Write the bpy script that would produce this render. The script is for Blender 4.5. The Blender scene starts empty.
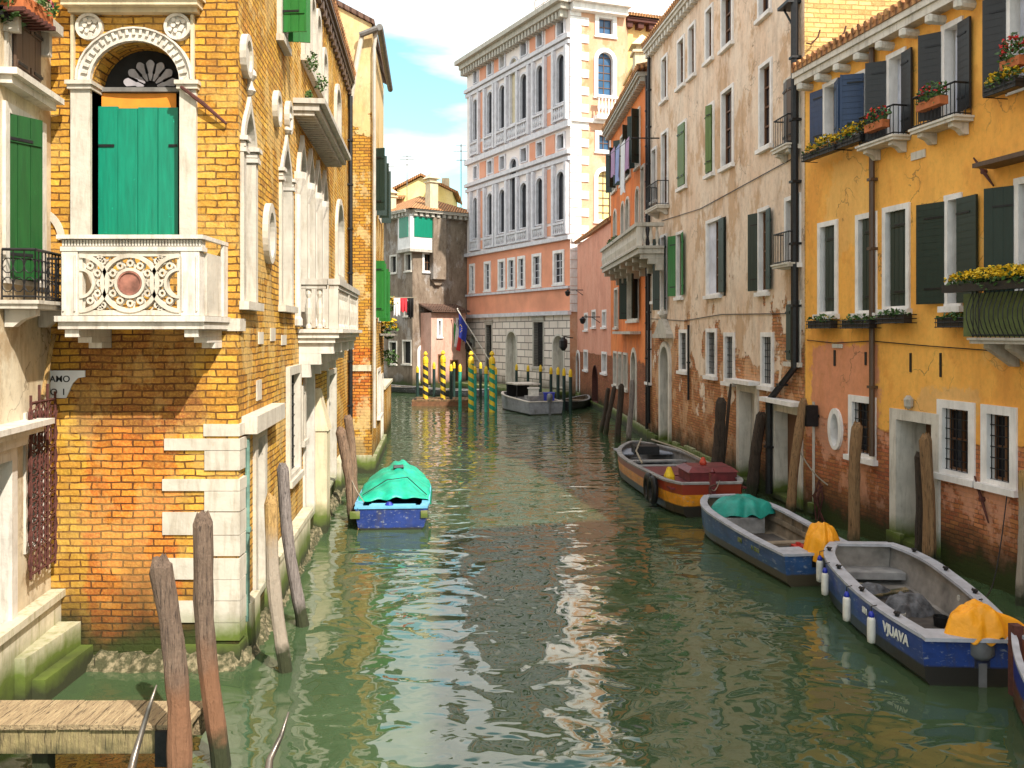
import bpy, math, random
from mathutils import Vector
R = math.radians
rnd = random.Random(7)
S = bpy.context.scene
COL = S.collection
F, HX, HY, CH = 900.0, 512.0, 333.0, 4.6      # focal length in pixels, horizon point, eye height
# ---------------------------------------------------------------- camera
cam = bpy.data.objects.new('camera', bpy.data.cameras.new('camera')); COL.objects.link(cam)
cam.location = (0, 0, CH); cam.rotation_euler = (R(90), 0, 0)
cam.data.sensor_width = 36; cam.data.lens = 36 * F / 1024
cam.data.shift_y = -(384 - HY) / 1024
cam.data.clip_start = .05; cam.data.clip_end = 2000
S.camera = cam
S.render.resolution_x = 1024; S.render.resolution_y = 768
# ---------------------------------------------------------------- sky, sun, exposure
SUN = Vector((.70, -1.0, 1.20)).normalized()
el = math.asin(SUN.z); az = math.atan2(SUN.x, SUN.y)
w = bpy.data.worlds.new('World'); S.world = w; w.use_nodes = True
nt = w.node_tree; N = nt.nodes; Lk = nt.links
bg = N['Background']; bg.inputs[1].default_value = .15
sky = N.new('ShaderNodeTexSky'); sky.sky_type = 'NISHITA'; sky.sun_disc = False
sky.sun_elevation = el; sky.sun_rotation = az; sky.air_density = 1.0; sky.dust_density = .6; sky.ozone_density = 2.0
tc = N.new('ShaderNodeTexCoord'); mp = N.new('ShaderNodeMapping'); mp.inputs['Scale'].default_value = (1.0, .7, 4.2)
mp.inputs['Location'].default_value = (1.30, .2, .52)
no = N.new('ShaderNodeTexNoise'); no.inputs['Scale'].default_value = 1.5; no.inputs['Detail'].default_value = 8
no.inputs['Roughness'].default_value = .52; no.inputs['Distortion'].default_value = .25
rp = N.new('ShaderNodeValToRGB'); rp.color_ramp.elements[0].position = .40; rp.color_ramp.elements[1].position = .50
mx = N.new('ShaderNodeMix'); mx.data_type = 'RGBA'
no2 = N.new('ShaderNodeTexNoise'); no2.inputs['Scale'].default_value = 3.3; no2.inputs['Detail'].default_value = 6
rp2 = N.new('ShaderNodeValToRGB')
rp2.color_ramp.elements[0].position = .3; rp2.color_ramp.elements[0].color = (5.6, 5.6, 5.5, 1)
rp2.color_ramp.elements[1].position = .62; rp2.color_ramp.elements[1].color = (7.6, 7.3, 6.9, 1)
tint = N.new('ShaderNodeMix'); tint.data_type = 'RGBA'; tint.blend_type = 'MULTIPLY'; tint.inputs[0].default_value = 1
tint.inputs[7].default_value = (1.05, 1.32, 1.0, 1)
Lk.new(tc.outputs['Generated'], mp.inputs[0]); Lk.new(mp.outputs[0], no.inputs['Vector']); Lk.new(mp.outputs[0], no2.inputs['Vector'])
Lk.new(no.outputs[0], rp.inputs[0]); Lk.new(no2.outputs[0], rp2.inputs[0])
Lk.new(sky.outputs[0], tint.inputs[6])
Lk.new(rp.outputs[0], mx.inputs[0]); Lk.new(tint.outputs[2], mx.inputs[6]); Lk.new(rp2.outputs[0], mx.inputs[7])
Lk.new(mx.outputs[2], bg.inputs[0])
sl = bpy.data.lights.new('sun', 'SUN'); sl.energy = 4.2; sl.angle = R(.53); sl.color = (1, .93, .82)
so = bpy.data.objects.new('sun', sl); COL.objects.link(so); so.rotation_euler = SUN.to_track_quat('Z', 'Y').to_euler()
so.location = (20, -20, 40)
vs = S.view_settings; vs.view_transform = 'Standard'; vs.look = 'None'; vs.exposure = .8; vs.gamma = 1; vs.use_curve_mapping = False
S.render.engine = 'CYCLES'
S.cycles.max_bounces = 6; S.cycles.diffuse_bounces = 3; S.cycles.glossy_bounces = 3
# ---------------------------------------------------------------- materials
class G:
    def __init__(s, name):
        s.m = bpy.data.materials.new(name); s.m.use_nodes = True; s.t = s.m.node_tree
        s.b = s.t.nodes['Principled BSDF']; s.b.inputs['Roughness'].default_value = .8
        s._g = s._c = None
    def n(s, ty): return s.t.nodes.new('ShaderNode' + ty)
    def pos(s):
        if not s._g: s._g = s.n('NewGeometry')
        return s._g.outputs['Position']
    def coord(s):
        if not s._c: s._c = s.n('TexCoord')
        return s._c
    def put(s, sock, v):
        if v is None: return
        if isinstance(v, bpy.types.NodeSocket): s.t.links.new(v, sock)
        else:
            if isinstance(v, (tuple, list)) and len(v) == 3 and sock.type == 'RGBA': v = (*v, 1)
            sock.default_value = v
    def map(s, vec, sc=(1, 1, 1), loc=(0, 0, 0)):
        m = s.n('Mapping'); s.put(m.inputs[0], vec); m.inputs['Scale'].default_value = sc; m.inputs['Location'].default_value = loc
        return m.outputs[0]
    def noise(s, scale, detail=4, rough=.55, vec=None, sc=None, dist=0, loc=(0, 0, 0)):
        v = s.pos() if vec is None else vec
        if sc: v = s.map(v, sc, loc)
        t = s.n('TexNoise'); t.inputs['Scale'].default_value = scale; t.inputs['Detail'].default_value = detail
        t.inputs['Roughness'].default_value = rough; t.inputs['Distortion'].default_value = dist
        s.put(t.inputs['Vector'], v); return t.outputs[0]
    def ramp(s, f, a, b, ca=(0, 0, 0), cb=(1, 1, 1)):
        r = s.n('ValToRGB'); e = r.color_ramp.elements
        e[0].position = a; e[1].position = b; e[0].color = (*ca, 1); e[1].color = (*cb, 1)
        s.put(r.inputs[0], f); return r.outputs[0]
    def mr(s, v, a, b, c=0., d=1.):
        r = s.n('MapRange'); s.put(r.inputs[0], v)
        for i, q in enumerate((a, b, c, d)): r.inputs[1 + i].default_value = q
        return r.outputs[0]
    def math(s, op, a, b=None, clamp=False):
        r = s.n('Math'); r.operation = op; r.use_clamp = clamp; s.put(r.inputs[0], a)
        if b is not None: s.put(r.inputs[1], b)
        return r.outputs[0]
    def mix(s, f, a, b, mode='MIX'):
        r = s.n('Mix'); r.data_type = 'RGBA'; r.blend_type = mode
        s.put(r.inputs[0], f); s.put(r.inputs[6], a); s.put(r.inputs[7], b); return r.outputs[2]
    def bump(s, h, st=.5, dist=.02, nrm=None):
        r = s.n('Bump'); r.inputs['Strength'].default_value = st; r.inputs['Distance'].default_value = dist
        s.put(r.inputs['Height'], h)
        if nrm is not None: s.put(r.inputs['Normal'], nrm)
        return r.outputs[0]
    def sep(s, v):
        r = s.n('SeparateXYZ'); s.put(r.inputs[0], v); return r.outputs
    def out(s, col=None, rough=None, nrm=None, metal=None, spec=None):
        s.put(s.b.inputs['Base Color'], col); s.put(s.b.inputs['Roughness'], rough); s.put(s.b.inputs['Normal'], nrm)
        s.put(s.b.inputs['Metallic'], metal); s.put(s.b.inputs['Specular IOR Level'], spec); return s.m

def sc(c, k): return tuple(min(1, x * k) for x in c)
def plain(name, c, rough=.6, var=.25, scale=6, bump=.2, metal=0., dist=.01, spec=.5):
    g = G(name); f = g.noise(scale, 5)
    col = g.mix(g.mr(f, .3, .7), sc(c, 1 - var), sc(c, 1 + var))
    return g.out(col, rough, g.bump(g.noise(scale * 4, 4), bump, dist), metal, spec)
def stone(name, c, dirt=(.16, .12, .08), amt=.5, base_z=True):
    g = G(name)
    col = g.mix(g.mr(g.noise(2.5, 6), .3, .7), sc(c, .82), sc(c, 1.08))
    streak = g.ramp(g.noise(3, 6, .65, sc=(3, 3, .45)), .5, .72)
    col = g.mix(g.math('MULTIPLY', streak, amt), col, dirt)
    spots = g.ramp(g.noise(9, 5, .7), .6, .72)
    col = g.mix(g.math('MULTIPLY', spots, amt * .7), col, sc(dirt, 1.8))
    if base_z:
        z = g.sep(g.pos())[2]
        zz = g.math('ADD', z, g.math('MULTIPLY', g.noise(2.2, 4), -.5))
        col = g.mix(g.mr(zz, .5, .12), col, (.10, .14, .02))
        col = g.mix(g.mr(zz, .1, -.12), col, (.03, .035, .012))
    return g.out(col, .75, g.bump(g.noise(14, 5), .35, .02))
def wallmat(name, brick, stuc=None, cover=(3., 1.5), row=.1, bw=.3, mort=(.2, .12, .05), streak=.5, dirt=(.13, .08, .05),
            wet=.7, patches=(), bstr=.9, noise_amt=3.5, crack=True, cmax=1.0, cov_noise=.8, remnant=None, spatch=()):
    """brick wall, with stucco over it above height cover[0] (fading over cover[1]) and peeled by noise"""
    g = G(name); uv = g.coord().outputs['UV']
    # slightly wobbly brick courses
    wob = g.n('VectorMath'); wob.operation = 'MULTIPLY_ADD'
    nz = g.n('TexNoise'); nz.inputs['Scale'].default_value = 3.2; nz.inputs['Detail'].default_value = 3; g.put(nz.inputs['Vector'], uv)
    g.put(wob.inputs[0], nz.outputs[1]); wob.inputs[1].default_value = (.10, .05, 0); g.put(wob.inputs[2], uv)
    bt = g.n('TexBrick'); bt.inputs['Scale'].default_value = 1; bt.inputs['Brick Width'].default_value = bw
    bt.inputs['Row Height'].default_value = row; bt.inputs['Mortar Size'].default_value = row * .125; bt.inputs['Mortar Smooth'].default_value = .35
    bt.inputs['Bias'].default_value = 0; bt.offset = .5
    g.put(bt.inputs['Vector'], wob.outputs[0])
    bt.inputs['Color1'].default_value = (0, 0, 0, 1); bt.inputs['Color2'].default_value = (1, 1, 1, 1); bt.inputs['Mortar'].default_value = (.5, .5, .5, 1)
    big = g.noise(.55, 5, .6); mid = g.noise(3.5, 5, .65)
    c = g.mix(bt.outputs['Color'], brick[0], brick[1])
    c = g.mix(g.mr(big, .38, .62), c, brick[2])
    for (u0, u1, v0, v1, colr, k) in patches:       # areas given another brick colour
        s2 = g.sep(uv); wj = g.math('MULTIPLY', g.math('SUBTRACT', g.noise(1.6, 5, .6), .5), .9)
        uu = g.math('ADD', s2[0], wj); vv = g.math('ADD', s2[1], wj)
        m = g.math('MULTIPLY', g.math('MULTIPLY', g.mr(uu, u0 - .04, u0 + .04), g.mr(uu, u1 + .04, u1 - .04)),
                   g.math('MULTIPLY', g.mr(vv, v0 - .04, v0 + .04), g.mr(vv, v1 + .04, v1 - .04)))
        c2 = g.mix(bt.outputs['Color'], colr[0], colr[1])
        c = g.mix(g.math('MULTIPLY', m, k), c, c2); mort = g.mix(g.math('MULTIPLY', m, k), mort, (.11, .04, .015))
    c = g.mix(g.mr(mid, .35, .75, .0, .45), c, sc(brick[2], .55))
    bcol = g.mr(bt.outputs['Color'], 0, 1)
    hv = g.n('HueSaturation'); g.put(hv.inputs['Value'], g.mr(g.math('FRACT', g.math('MULTIPLY', bcol, 7.31)), 0, 1, .68, 1.12)); g.put(hv.inputs['Color'], c); g.put(hv.inputs['Hue'], g.mr(g.math('FRACT', g.math('MULTIPLY', bcol, 3.7)), 0, 1, .488, .508)); c = hv.outputs[0]
    c = g.mix(g.mr(g.noise(26, 5, .75), .45, .8, 0, .55), c, sc(brick[1], 1.25))
    jf = g.math('MULTIPLY', bt.outputs['Fac'], g.mr(g.noise(2.3, 6, .7, loc=(2, 9, 4), sc=(1, 1, 1)), .34, .5, .6, 1.0))
    c = g.mix(jf, c, mort)
    if remnant:
        rm = g.ramp(g.noise(1.15, 8, .68, sc=(1, 1, .8), loc=(17, 3, 1)), .50, .545)
        c = g.mix(g.math('MULTIPLY', rm, remnant[1]), c, g.mix(g.mr(mid, .3, .7), sc(remnant[0], .75), remnant[0]))
        jf = g.math('MULTIPLY', jf, g.math('SUBTRACT', 1.0, g.math('MULTIPLY', rm, remnant[1])))
    hgt = g.math('SUBTRACT', 1.0, jf)
    hgt = g.math('ADD', hgt, g.math('MULTIPLY', g.noise(22, 4), .55))
    z = g.sep(g.pos())[2]
    nrm_in = hgt
    if stuc:
        cov = g.math('ADD', g.math('DIVIDE', g.math('SUBTRACT', z, cover[0]), cover[1]),
                     g.math('MULTIPLY', g.math('SUBTRACT', g.noise(cov_noise, 7, .62), .5), noise_amt))
        cov = g.mr(cov, -.03, .03, 0, cmax)
        sv = g.mix(g.mr(g.noise(.9, 6, .6, loc=(5, 5, 5), sc=(1, 1, .6)), .34, .66), stuc[0], stuc[1])
        if len(stuc) > 2:
            sv = g.mix(g.ramp(g.noise(.7, 8, .68, sc=(1, 1, .7), loc=(11, 3, 7)), .52, .58), sv, stuc[2])
        sv = g.mix(g.mr(g.noise(7, 5, .7), .45, .8, 0, .5), sv, sc(stuc[1], .6))
        for (u0, u1, v0, v1, colr, k) in spatch:      # worn areas of the coat
            s2 = g.sep(uv); wj = g.math('MULTIPLY', g.math('SUBTRACT', g.noise(.9, 8, .68), .5), 2.2)
            uu = g.math('ADD', s2[0], wj); vv = g.math('ADD', s2[1], wj)
            m = g.math('MULTIPLY', g.math('MULTIPLY', g.mr(uu, u0 - .06, u0 + .06), g.mr(uu, u1 + .06, u1 - .06)), g.math('MULTIPLY', g.mr(vv, v0 - .06, v0 + .06), g.mr(vv, v1 + .06, v1 - .06)))
            sv = g.mix(g.math('MULTIPLY', m, k), sv, g.mix(g.mr(g.noise(4, 6, .7), .3, .7), sc(colr, .75), colr))
        if crack:
            vo = g.n('TexVoronoi'); vo.feature = 'DISTANCE_TO_EDGE'; vo.inputs['Scale'].default_value = .55
            dv = g.n('VectorMath'); dv.operation = 'MULTIPLY_ADD'
            n3 = g.n('TexNoise'); n3.inputs['Scale'].default_value = 1.6; n3.inputs['Detail'].default_value = 6; g.put(n3.inputs['Vector'], g.pos())
            g.put(dv.inputs[0], n3.outputs[1]); dv.inputs[1].default_value = (1.5, 1.5, 1.5); g.put(dv.inputs[2], g.pos())
            g.put(vo.inputs['Vector'], dv.outputs[0])
            ck = g.math('MULTIPLY', g.mr(vo.outputs[0], .012, .0), g.ramp(g.noise(.5, 2), .5, .6))
            sv = g.mix(g.math('MULTIPLY', ck, .75), sv, (.12, .08, .05))
        c = g.mix(cov, c, sv)
        sh = g.math('ADD', 1.9, g.math('MULTIPLY', g.noise(6, 6, .6), .35))
        mh = g.n('Mix'); g.put(mh.inputs[0], cov); g.put(mh.inputs[2], hgt); g.put(mh.inputs[3], sh); nrm_in = mh.outputs[0]
    c = g.mix(g.math('MULTIPLY', g.ramp(g.noise(5.5, 7, .72, sc=(1.4, 1.4, .8), loc=(4, 4, 4)), .58, .68), streak), c, sc(dirt, .8))
    st = g.ramp(g.noise(1.5, 9, .74, sc=(1.7, 1.7, .5)), .48, .66)
    c = g.mix(g.math('MULTIPLY', st, streak), c, dirt)
    zz = g.math('ADD', z, g.math('MULTIPLY', g.noise(1.7, 5, .6), -1.1))
    c = g.mix(g.mr(zz, 1.2, .0, 0, wet * .5), c, (.07, .045, .02))
    c = g.mix(g.mr(zz, .55, -.15, 0, wet), c, (.022, .02, .01))
    c = g.mix(g.mr(zz, .0, -.3, 0, .9), c, (.035, .05, .012))
    return g.out(c, .85, g.bump(nrm_in, bstr, .024), spec=.2)
def wood(name, c, c2, grain=1, bot=None, zt=1.0, axis='z'):
    g = G(name); o = g.coord().outputs['Object']
    if axis == 'y': o = g.map(o, (1, .1, 10))
    f = g.noise(6, 7, .7, vec=o, sc=(5, 5, .5)); col = g.mix(g.mr(f, .3, .7), c, c2)
    col = g.mix(g.ramp(g.noise(12, 4, .6, vec=o, sc=(6, 6, .35)), .55, .66), col, sc(c2, .3))
    z = g.sep(g.pos())[2]; zz = g.math('ADD', z, g.math('MULTIPLY', g.noise(4, 4), -.6))
    if bot: col = g.mix(g.mr(zz, zt + .22, zt - .22), col, bot)
    col = g.mix(g.mr(zz, .12, -.1), col, (.03, .035, .012))
    return g.out(col, .88, g.bump(g.math('ADD', f, g.math('MULTIPLY', g.noise(5, 5, .7, vec=o, sc=(1, 1, .5)), 1.2)), 1.0, .035))
def paintwood(name, c, rough=.5):
    g = G(name); o = g.coord().outputs['Object']
    f = g.noise(3, 6, .65, vec=o, sc=(6, 6, .6)); col = g.mix(g.mr(f, .3, .75), sc(c, 1.15), sc(c, .7))
    col = g.mix(g.ramp(g.noise(10, 6, .7), .66, .74), col, sc(c, 2.2))
    return g.out(col, rough, g.bump(f, .35, .01))

M = {}
M['stone'] = stone('weathered_istrian_stone', (.66, .61, .54), amt=.5)
M['stone_grey'] = stone('grey_stone', (.5, .46, .4), amt=.6)
M['stone_white'] = stone('white_stone', (.58, .53, .45), amt=.5, dirt=(.22, .16, .09))
M['frame_white'] = stone('white_window_stone', (.84, .80, .78), amt=.22)
M['stone_lav'] = stone('pale_facade_stone', (.66, .64, .68), amt=.25, base_z=False)
M['stone_cream'] = stone('cream_stone', (.66, .56, .38), amt=.35)
M['plinth'] = stone('plinth_stone', (.62, .56, .42), dirt=(.2, .19, .04), amt=.7)
M['glass'] = plain('window_glass', (.018, .018, .024), .12, .3, 1, 0, spec=.28)
M['glass_blue'] = plain('sky_glass', (.04, .10, .20), .06, .3, 1, 0)
M['dark'] = plain('dark_interior', (.012, .011, .01), .9, .3)
M['curtain'] = plain('pale_curtain', (.62, .62, .7), .9, .2, 2)
M['frame_wood'] = paintwood('brown_sash', (.16, .07, .03))
M['iron'] = plain('black_iron', (.02, .02, .022), .5, .3, 12, .3, metal=.5)
M['rust'] = plain('rusty_iron', (.085, .025, .018), .85, .4, 20, .6)
M['lead'] = plain('grey_gutter', (.16, .15, .14), .6, .3)
M['sh_green'] = paintwood('green_shutter', (.012, .15, .02))
M['sh_teal'] = paintwood('teal_shutter', (.0, .21, .125), .45)
M['sh_dark'] = paintwood('dark_green_shutter', (.008, .026, .02))
M['sh_black'] = paintwood('black_shutter', (.014, .014, .016))
M['sh_blue'] = paintwood('blue_shutter', (.015, .04, .11))
M['sh_deep'] = paintwood('deep_green_shutter', (.006, .07, .012))
M['sh_brown'] = paintwood('brown_shutter', (.09, .05, .03))
M['sh_lime'] = paintwood('lime_shutter', (.10, .17, .03))
M['orange_blind'] = plain('orange_blind', (.75, .25, .02), .6, .12)
M['cream_blind'] = plain('cream_blind', (.72, .62, .28), .7, .12)
M['pole'] = wood('weathered_pole', (.30, .19, .12), (.14, .085, .06))
M['pole_rust'] = wood('pole_with_orange_foot', (.22, .15, .105), (.09, .06, .045), bot=(.22, .105, .055), zt=.9)
M['pole_tan'] = wood('tan_pole', (.5, .32, .12), (.34, .2, .07), bot=(.34, .28, .22), zt=1.5)
M['pole_grey'] = wood('grey_pole', (.28, .24, .22), (.16, .13, .12))
M['pole_dark'] = wood('dark_pole', (.07, .045, .03), (.035, .025, .018))
M['pole_ochre'] = wood('ochre_pole', (.33, .19, .09), (.2, .11, .05))
M['post_dark'] = plain('dark_green_post', (.012, .035, .03), .5)
M['post_teal'] = plain('turquoise_post', (.03, .30, .22), .5)
M['yellow_paint'] = plain('yellow_paint', (.75, .50, .02), .5, .2)
M['plank'] = wood('old_plank', (.5, .38, .22), (.26, .18, .10), axis='y')
M['plank_x'] = wood('dock_plank', (.50, .38, .22), (.28, .19, .10))
M['plank_moss'] = wood('mossy_beam', (.36, .29, .13), (.2, .15, .08))
M['foliage'] = plain('leaf_green', (.05, .11, .02), .6, .6, 9)
M['flower_y'] = plain('yellow_blossom', (.72, .46, .01), .6, .3, 9)
M['flower_r'] = plain('red_blossom', (.65, .02, .02), .6, .3, 9)
M['flower_p'] = plain('pink_blossom', (.7, .1, .25), .6, .3, 9)
M['terra'] = plain('terracotta_planter', (.45, .13, .04), .8, .2)
M['tile'] = None
g = G('roof_tiles'); uv = g.coord().outputs['UV']
s2 = g.sep(uv); wv = g.math('SINE', g.math('MULTIPLY', s2[0], 2 * math.pi / .22))
rw = g.math('FRACT', g.math('DIVIDE', s2[1], .35))
c = g.mix(g.mr(g.noise(5, 5, .7), .3, .7), (.42, .16, .06), (.62, .34, .14))
c = g.mix(g.math('MULTIPLY', g.mr(wv, -.2, -.9), .8), c, (.09, .04, .02))
M['tile'] = g.out(c, .9, g.bump(g.math('ADD', wv, g.math('MULTIPLY', rw, .7)), 1, .04))
g = G('dark_roof_tiles'); uv = g.coord().outputs['UV']
s2 = g.sep(uv); wv = g.math('SINE', g.math('MULTIPLY', s2[0], 2 * math.pi / .22))
c = g.mix(g.mr(g.noise(5, 5, .7), .3, .7), (.09, .05, .035), (.18, .10, .07))
M['tile_dark'] = g.out(c, .9, g.bump(wv, 1, .04))
# ---------------------------------------------------------------- mesh helpers
def root_of(o):
    while o is not None and o.parent: o = o.parent
    return o
SPLIT = {'side_panel', 'rib', 'stringer', 'canopy_frame', 'quoin', 'pilaster', 'jamb', 'pedestal', 'corbel', 'pier', 'column', 'capital', 'rafter_end', 'wall_clamp', 'vent_slot', 'tie_bar', 'stone_insert', 'stone_band', 'orange_panel', 'balustrade', 'baluster', 'plinth', 'hinge', 'hood', 'thwart', 'transom_patch', 'cleat', 'stern_deck', 'string_course', 'gutter', 'sash', 'drip_hood', 'pole_rail', 'engine_box', 'chimney', 'awning_bar', 'handrail', 'balcony_slab'}
class MB:
    def __init__(s): s.v = []; s.f = []; s.mi = []; s.cur = 0
    def add(s, vs, fs):
        k = len(s.v); s.v += [tuple(p) for p in vs]
        for f in fs: s.f.append(tuple(i + k for i in f)); s.mi.append(s.cur)
    def obox(s, o, ex, ey, ez):
        o, ex, ey, ez = map(Vector, (o, ex, ey, ez))
        if ex.cross(ey).dot(ez) < 0: ex, ey = ey, ex
        p = [o, o + ex, o + ex + ey, o + ey]; q = [a + ez for a in p]
        s.add(p + q, [(3, 2, 1, 0), (4, 5, 6, 7), (0, 1, 5, 4), (1, 2, 6, 5), (2, 3, 7, 6), (3, 0, 4, 7)])
    def box(s, x0, x1, y0, y1, z0, z1): s.obox((x0, y0, z0), (x1 - x0, 0, 0), (0, y1 - y0, 0), (0, 0, z1 - z0))
    def quad(s, a, b, c, d): s.add([a, b, c, d], [(0, 1, 2, 3)])
    def tube(s, pts, rad, n=8, cap=True):
        pts = [Vector(p) for p in pts]; m = len(pts)
        if not isinstance(rad, (list, tuple)): rad = [rad] * m
        vs = []; fs = []; ref = None
        for i, p in enumerate(pts):
            d = (pts[min(i + 1, m - 1)] - pts[max(i - 1, 0)]).normalized()
            if ref is None: ref = Vector((1, 0, 0)) if abs(d.x) < .8 else Vector((0, 1, 0))
            a = (ref - d * ref.dot(d)).normalized(); ref = a; b = d.cross(a)
            for k in range(n):
                t = 2 * math.pi * k / n; vs.append(p + a * math.cos(t) * rad[i] + b * math.sin(t) * rad[i])
        for i in range(m - 1):
            for k in range(n):
                fs.append((i * n + k, i * n + (k + 1) % n, (i + 1) * n + (k + 1) % n, (i + 1) * n + k))
        if cap: fs += [tuple(range(n))[::-1], tuple((m - 1) * n + k for k in range(n))]
        s.add(vs, fs)
    def lathe(s, c, prof, n=12):
        c = Vector(c); vs = []; fs = []; m = len(prof)
        for r, z in prof:
            for k in range(n):
                t = 2 * math.pi * k / n; vs.append(c + Vector((r * math.cos(t), r * math.sin(t), z)))
        for i in range(m - 1):
            for k in range(n): fs.append((i * n + k, i * n + (k + 1) % n, (i + 1) * n + (k + 1) % n, (i + 1) * n + k))
        fs += [tuple(range(n))[::-1], tuple((m - 1) * n + k for k in range(n))]
        s.add(vs, fs)
    def grid(s, rows):
        m = len(rows[0]); vs = [p for r in rows for p in r]
        s.add(vs, [(i * m + j, i * m + j + 1, (i + 1) * m + j + 1, (i + 1) * m + j) for i in range(len(rows) - 1) for j in range(m - 1)])
    def pieces(s):
        """groups of shapes that touch each other"""
        cm = {}
        par = list(range(len(s.v)))
        def fd(a):
            while par[a] != a: par[a] = par[par[a]]; a = par[a]
            return a
        for f in s.f:
            for i in f[1:]: par[fd(i)] = fd(f[0])
        for i, f in enumerate(s.f): cm.setdefault(fd(f[0]), []).append(i)
        bb = []
        for fs in cm.values():
            vs = [s.v[i] for k in fs for i in s.f[k]]
            bb.append([[min(v[j] for v in vs) - .012 for j in range(3)], [max(v[j] for v in vs) + .012 for j in range(3)], fs])
        ch = True
        while ch:
            ch = False; out = []
            for b in bb:
                for o in out:
                    if all(b[0][j] < o[1][j] and o[0][j] < b[1][j] for j in range(3)):
                        for j in range(3): o[0][j] = min(o[0][j], b[0][j]); o[1][j] = max(o[1][j], b[1][j])
                        o[2] += b[2]; ch = True; break
                else: out.append(b)
            bb = out
        return [b[2] for b in bb]
    def build(s, name, mat, parent=None, smooth=False, local=False, loc=None):
        if name in SPLIT and parent is not None:
            ps = s.pieces()
            if 1 < len(ps) <= 100:
                r = None
                for fs in ps:
                    q = MB(); mp = {}
                    for k in sorted(fs):
                        for i in s.f[k]:
                            if i not in mp: mp[i] = len(q.v); q.v.append(s.v[i])
                        q.f.append(tuple(mp[i] for i in s.f[k])); q.mi.append(s.mi[k])
                    o = q._build(name, mat, parent, smooth, local, loc); r = r or o
                return r
        return s._build(name, mat, parent, smooth, local, loc)
    def _build(s, name, mat, parent=None, smooth=False, local=False, loc=None):
        """link as ONE mesh object; vertices are world coordinates unless local"""
        me = bpy.data.meshes.new(name); off = Vector((0, 0, 0))
        if not local:
            if parent: off = Vector(root_of(parent)['_o'])
            elif loc is not None: off = Vector(loc)
        V = [Vector(p) for p in s.v]
        me.from_pydata([p - off for p in V], [], s.f)
        uvl = me.uv_layers.new(name='UVMap')
        for p in me.polygons:
            n = p.normal
            if abs(n.z) > .8: t = Vector((1, 0, 0)); b = Vector((0, 1, 0))
            else:
                t = Vector((-n.y, n.x, 0)).normalized(); b = n.cross(t)
            for li in p.loop_indices:
                q = V[me.loops[li].vertex_index]
                uvl.data[li].uv = (q.dot(t), q.dot(b) if abs(n.z) > .05 else q.z)
        for mm in (mat if isinstance(mat, (list, tuple)) else [mat]): me.materials.append(mm)
        for p, i in zip(me.polygons, s.mi): p.material_index = i
        if smooth:
            for p in me.polygons: p.use_smooth = True
        me.update()
        o = bpy.data.objects.new(name, me); COL.objects.link(o)
        if parent: o.parent = parent
        elif loc is not None: o.location = loc; o['_o'] = tuple(loc)
        else: o['_o'] = (0, 0, 0)
        return o
def tag(o, label, cat, group=None):
    o['label'] = label; o['category'] = cat
    if group: o['group'] = group
    return o
def kind(o, k='structure', label=None, cat=None):
    o['kind'] = k
    if label: o['label'] = label
    if cat: o['category'] = cat
    return o
def thing(name, label, cat, loc=(0, 0, 0), group=None, rz=0):
    o = bpy.data.objects.new(name, None); COL.objects.link(o); o.location = loc; o.rotation_euler = (0, 0, rz)
    o.empty_display_size = .3; o['_o'] = tuple(loc)
    return tag(o, label, cat, group)
def copy_thing(o, loc, rz, label, parent=None):
    c = o.copy(); COL.objects.link(c)
    if parent is None:
        c.location = loc; c.rotation_euler = (0, 0, rz); c['label'] = label
    else: c.parent = parent
    for ch in list(o.children): copy_thing(ch, None, None, None, c)
    return c
def ray(px, py): return Vector(((px - HX) / F, 1, (HY - py) / F))
def at(px, py, Y):
    d = ray(px, py); return Vector((d.x * Y, Y, CH + d.z * Y))
def water_at(px, py):
    Y = CH * F / (py - HY); return Vector(((px - HX) / F * Y, Y, 0))

# paths round an opening, from the lower left over the top to the lower right
def path(u0, u1, v0, v1, k):
    if k == 'rect': return [(u0, v0), (u0, v1), (u1, v1), (u1, v0)]
    r = (u1 - u0) / 2; c = (u0 + u1) / 2; n = 8 if k == 'arch' else 7
    if k == 'arch':
        h = min(r, (v1 - v0) * .95); sp = v1 - h
        return [(u0, v0)] + [(c - r * math.cos(math.pi * i / (2 * n)), sp + h * math.sin(math.pi * i / (2 * n))) for i in range(2 * n + 1)] + [(u1, v0)]
    if k == 'oval':
        h = (v1 - v0) / 2; cv = (v0 + v1) / 2
        return [(c - r * math.sin(2 * math.pi * i / 28), cv - h * math.cos(2 * math.pi * i / 28)) for i in range(29)]
    h = min(1.7 * r, (v1 - v0) * .6); sp = v1 - h      # gothic: rounded haunches drawn up to a point
    L = [(u0, v0)]; half = []
    for i in range(n + 1):
        t = i / n; half.append((r * (1 - t ** 1.9) if t < .55 else r * (1 - .55 ** 1.9) * ((1 - t) / .45) ** 1.25, sp + h * (t if t > .3 else t)))
    L += [(c - a, b) for a, b in half] + [(c + a, b) for a, b in half[::-1][1:]] + [(u1, v0)]
    return L
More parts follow.
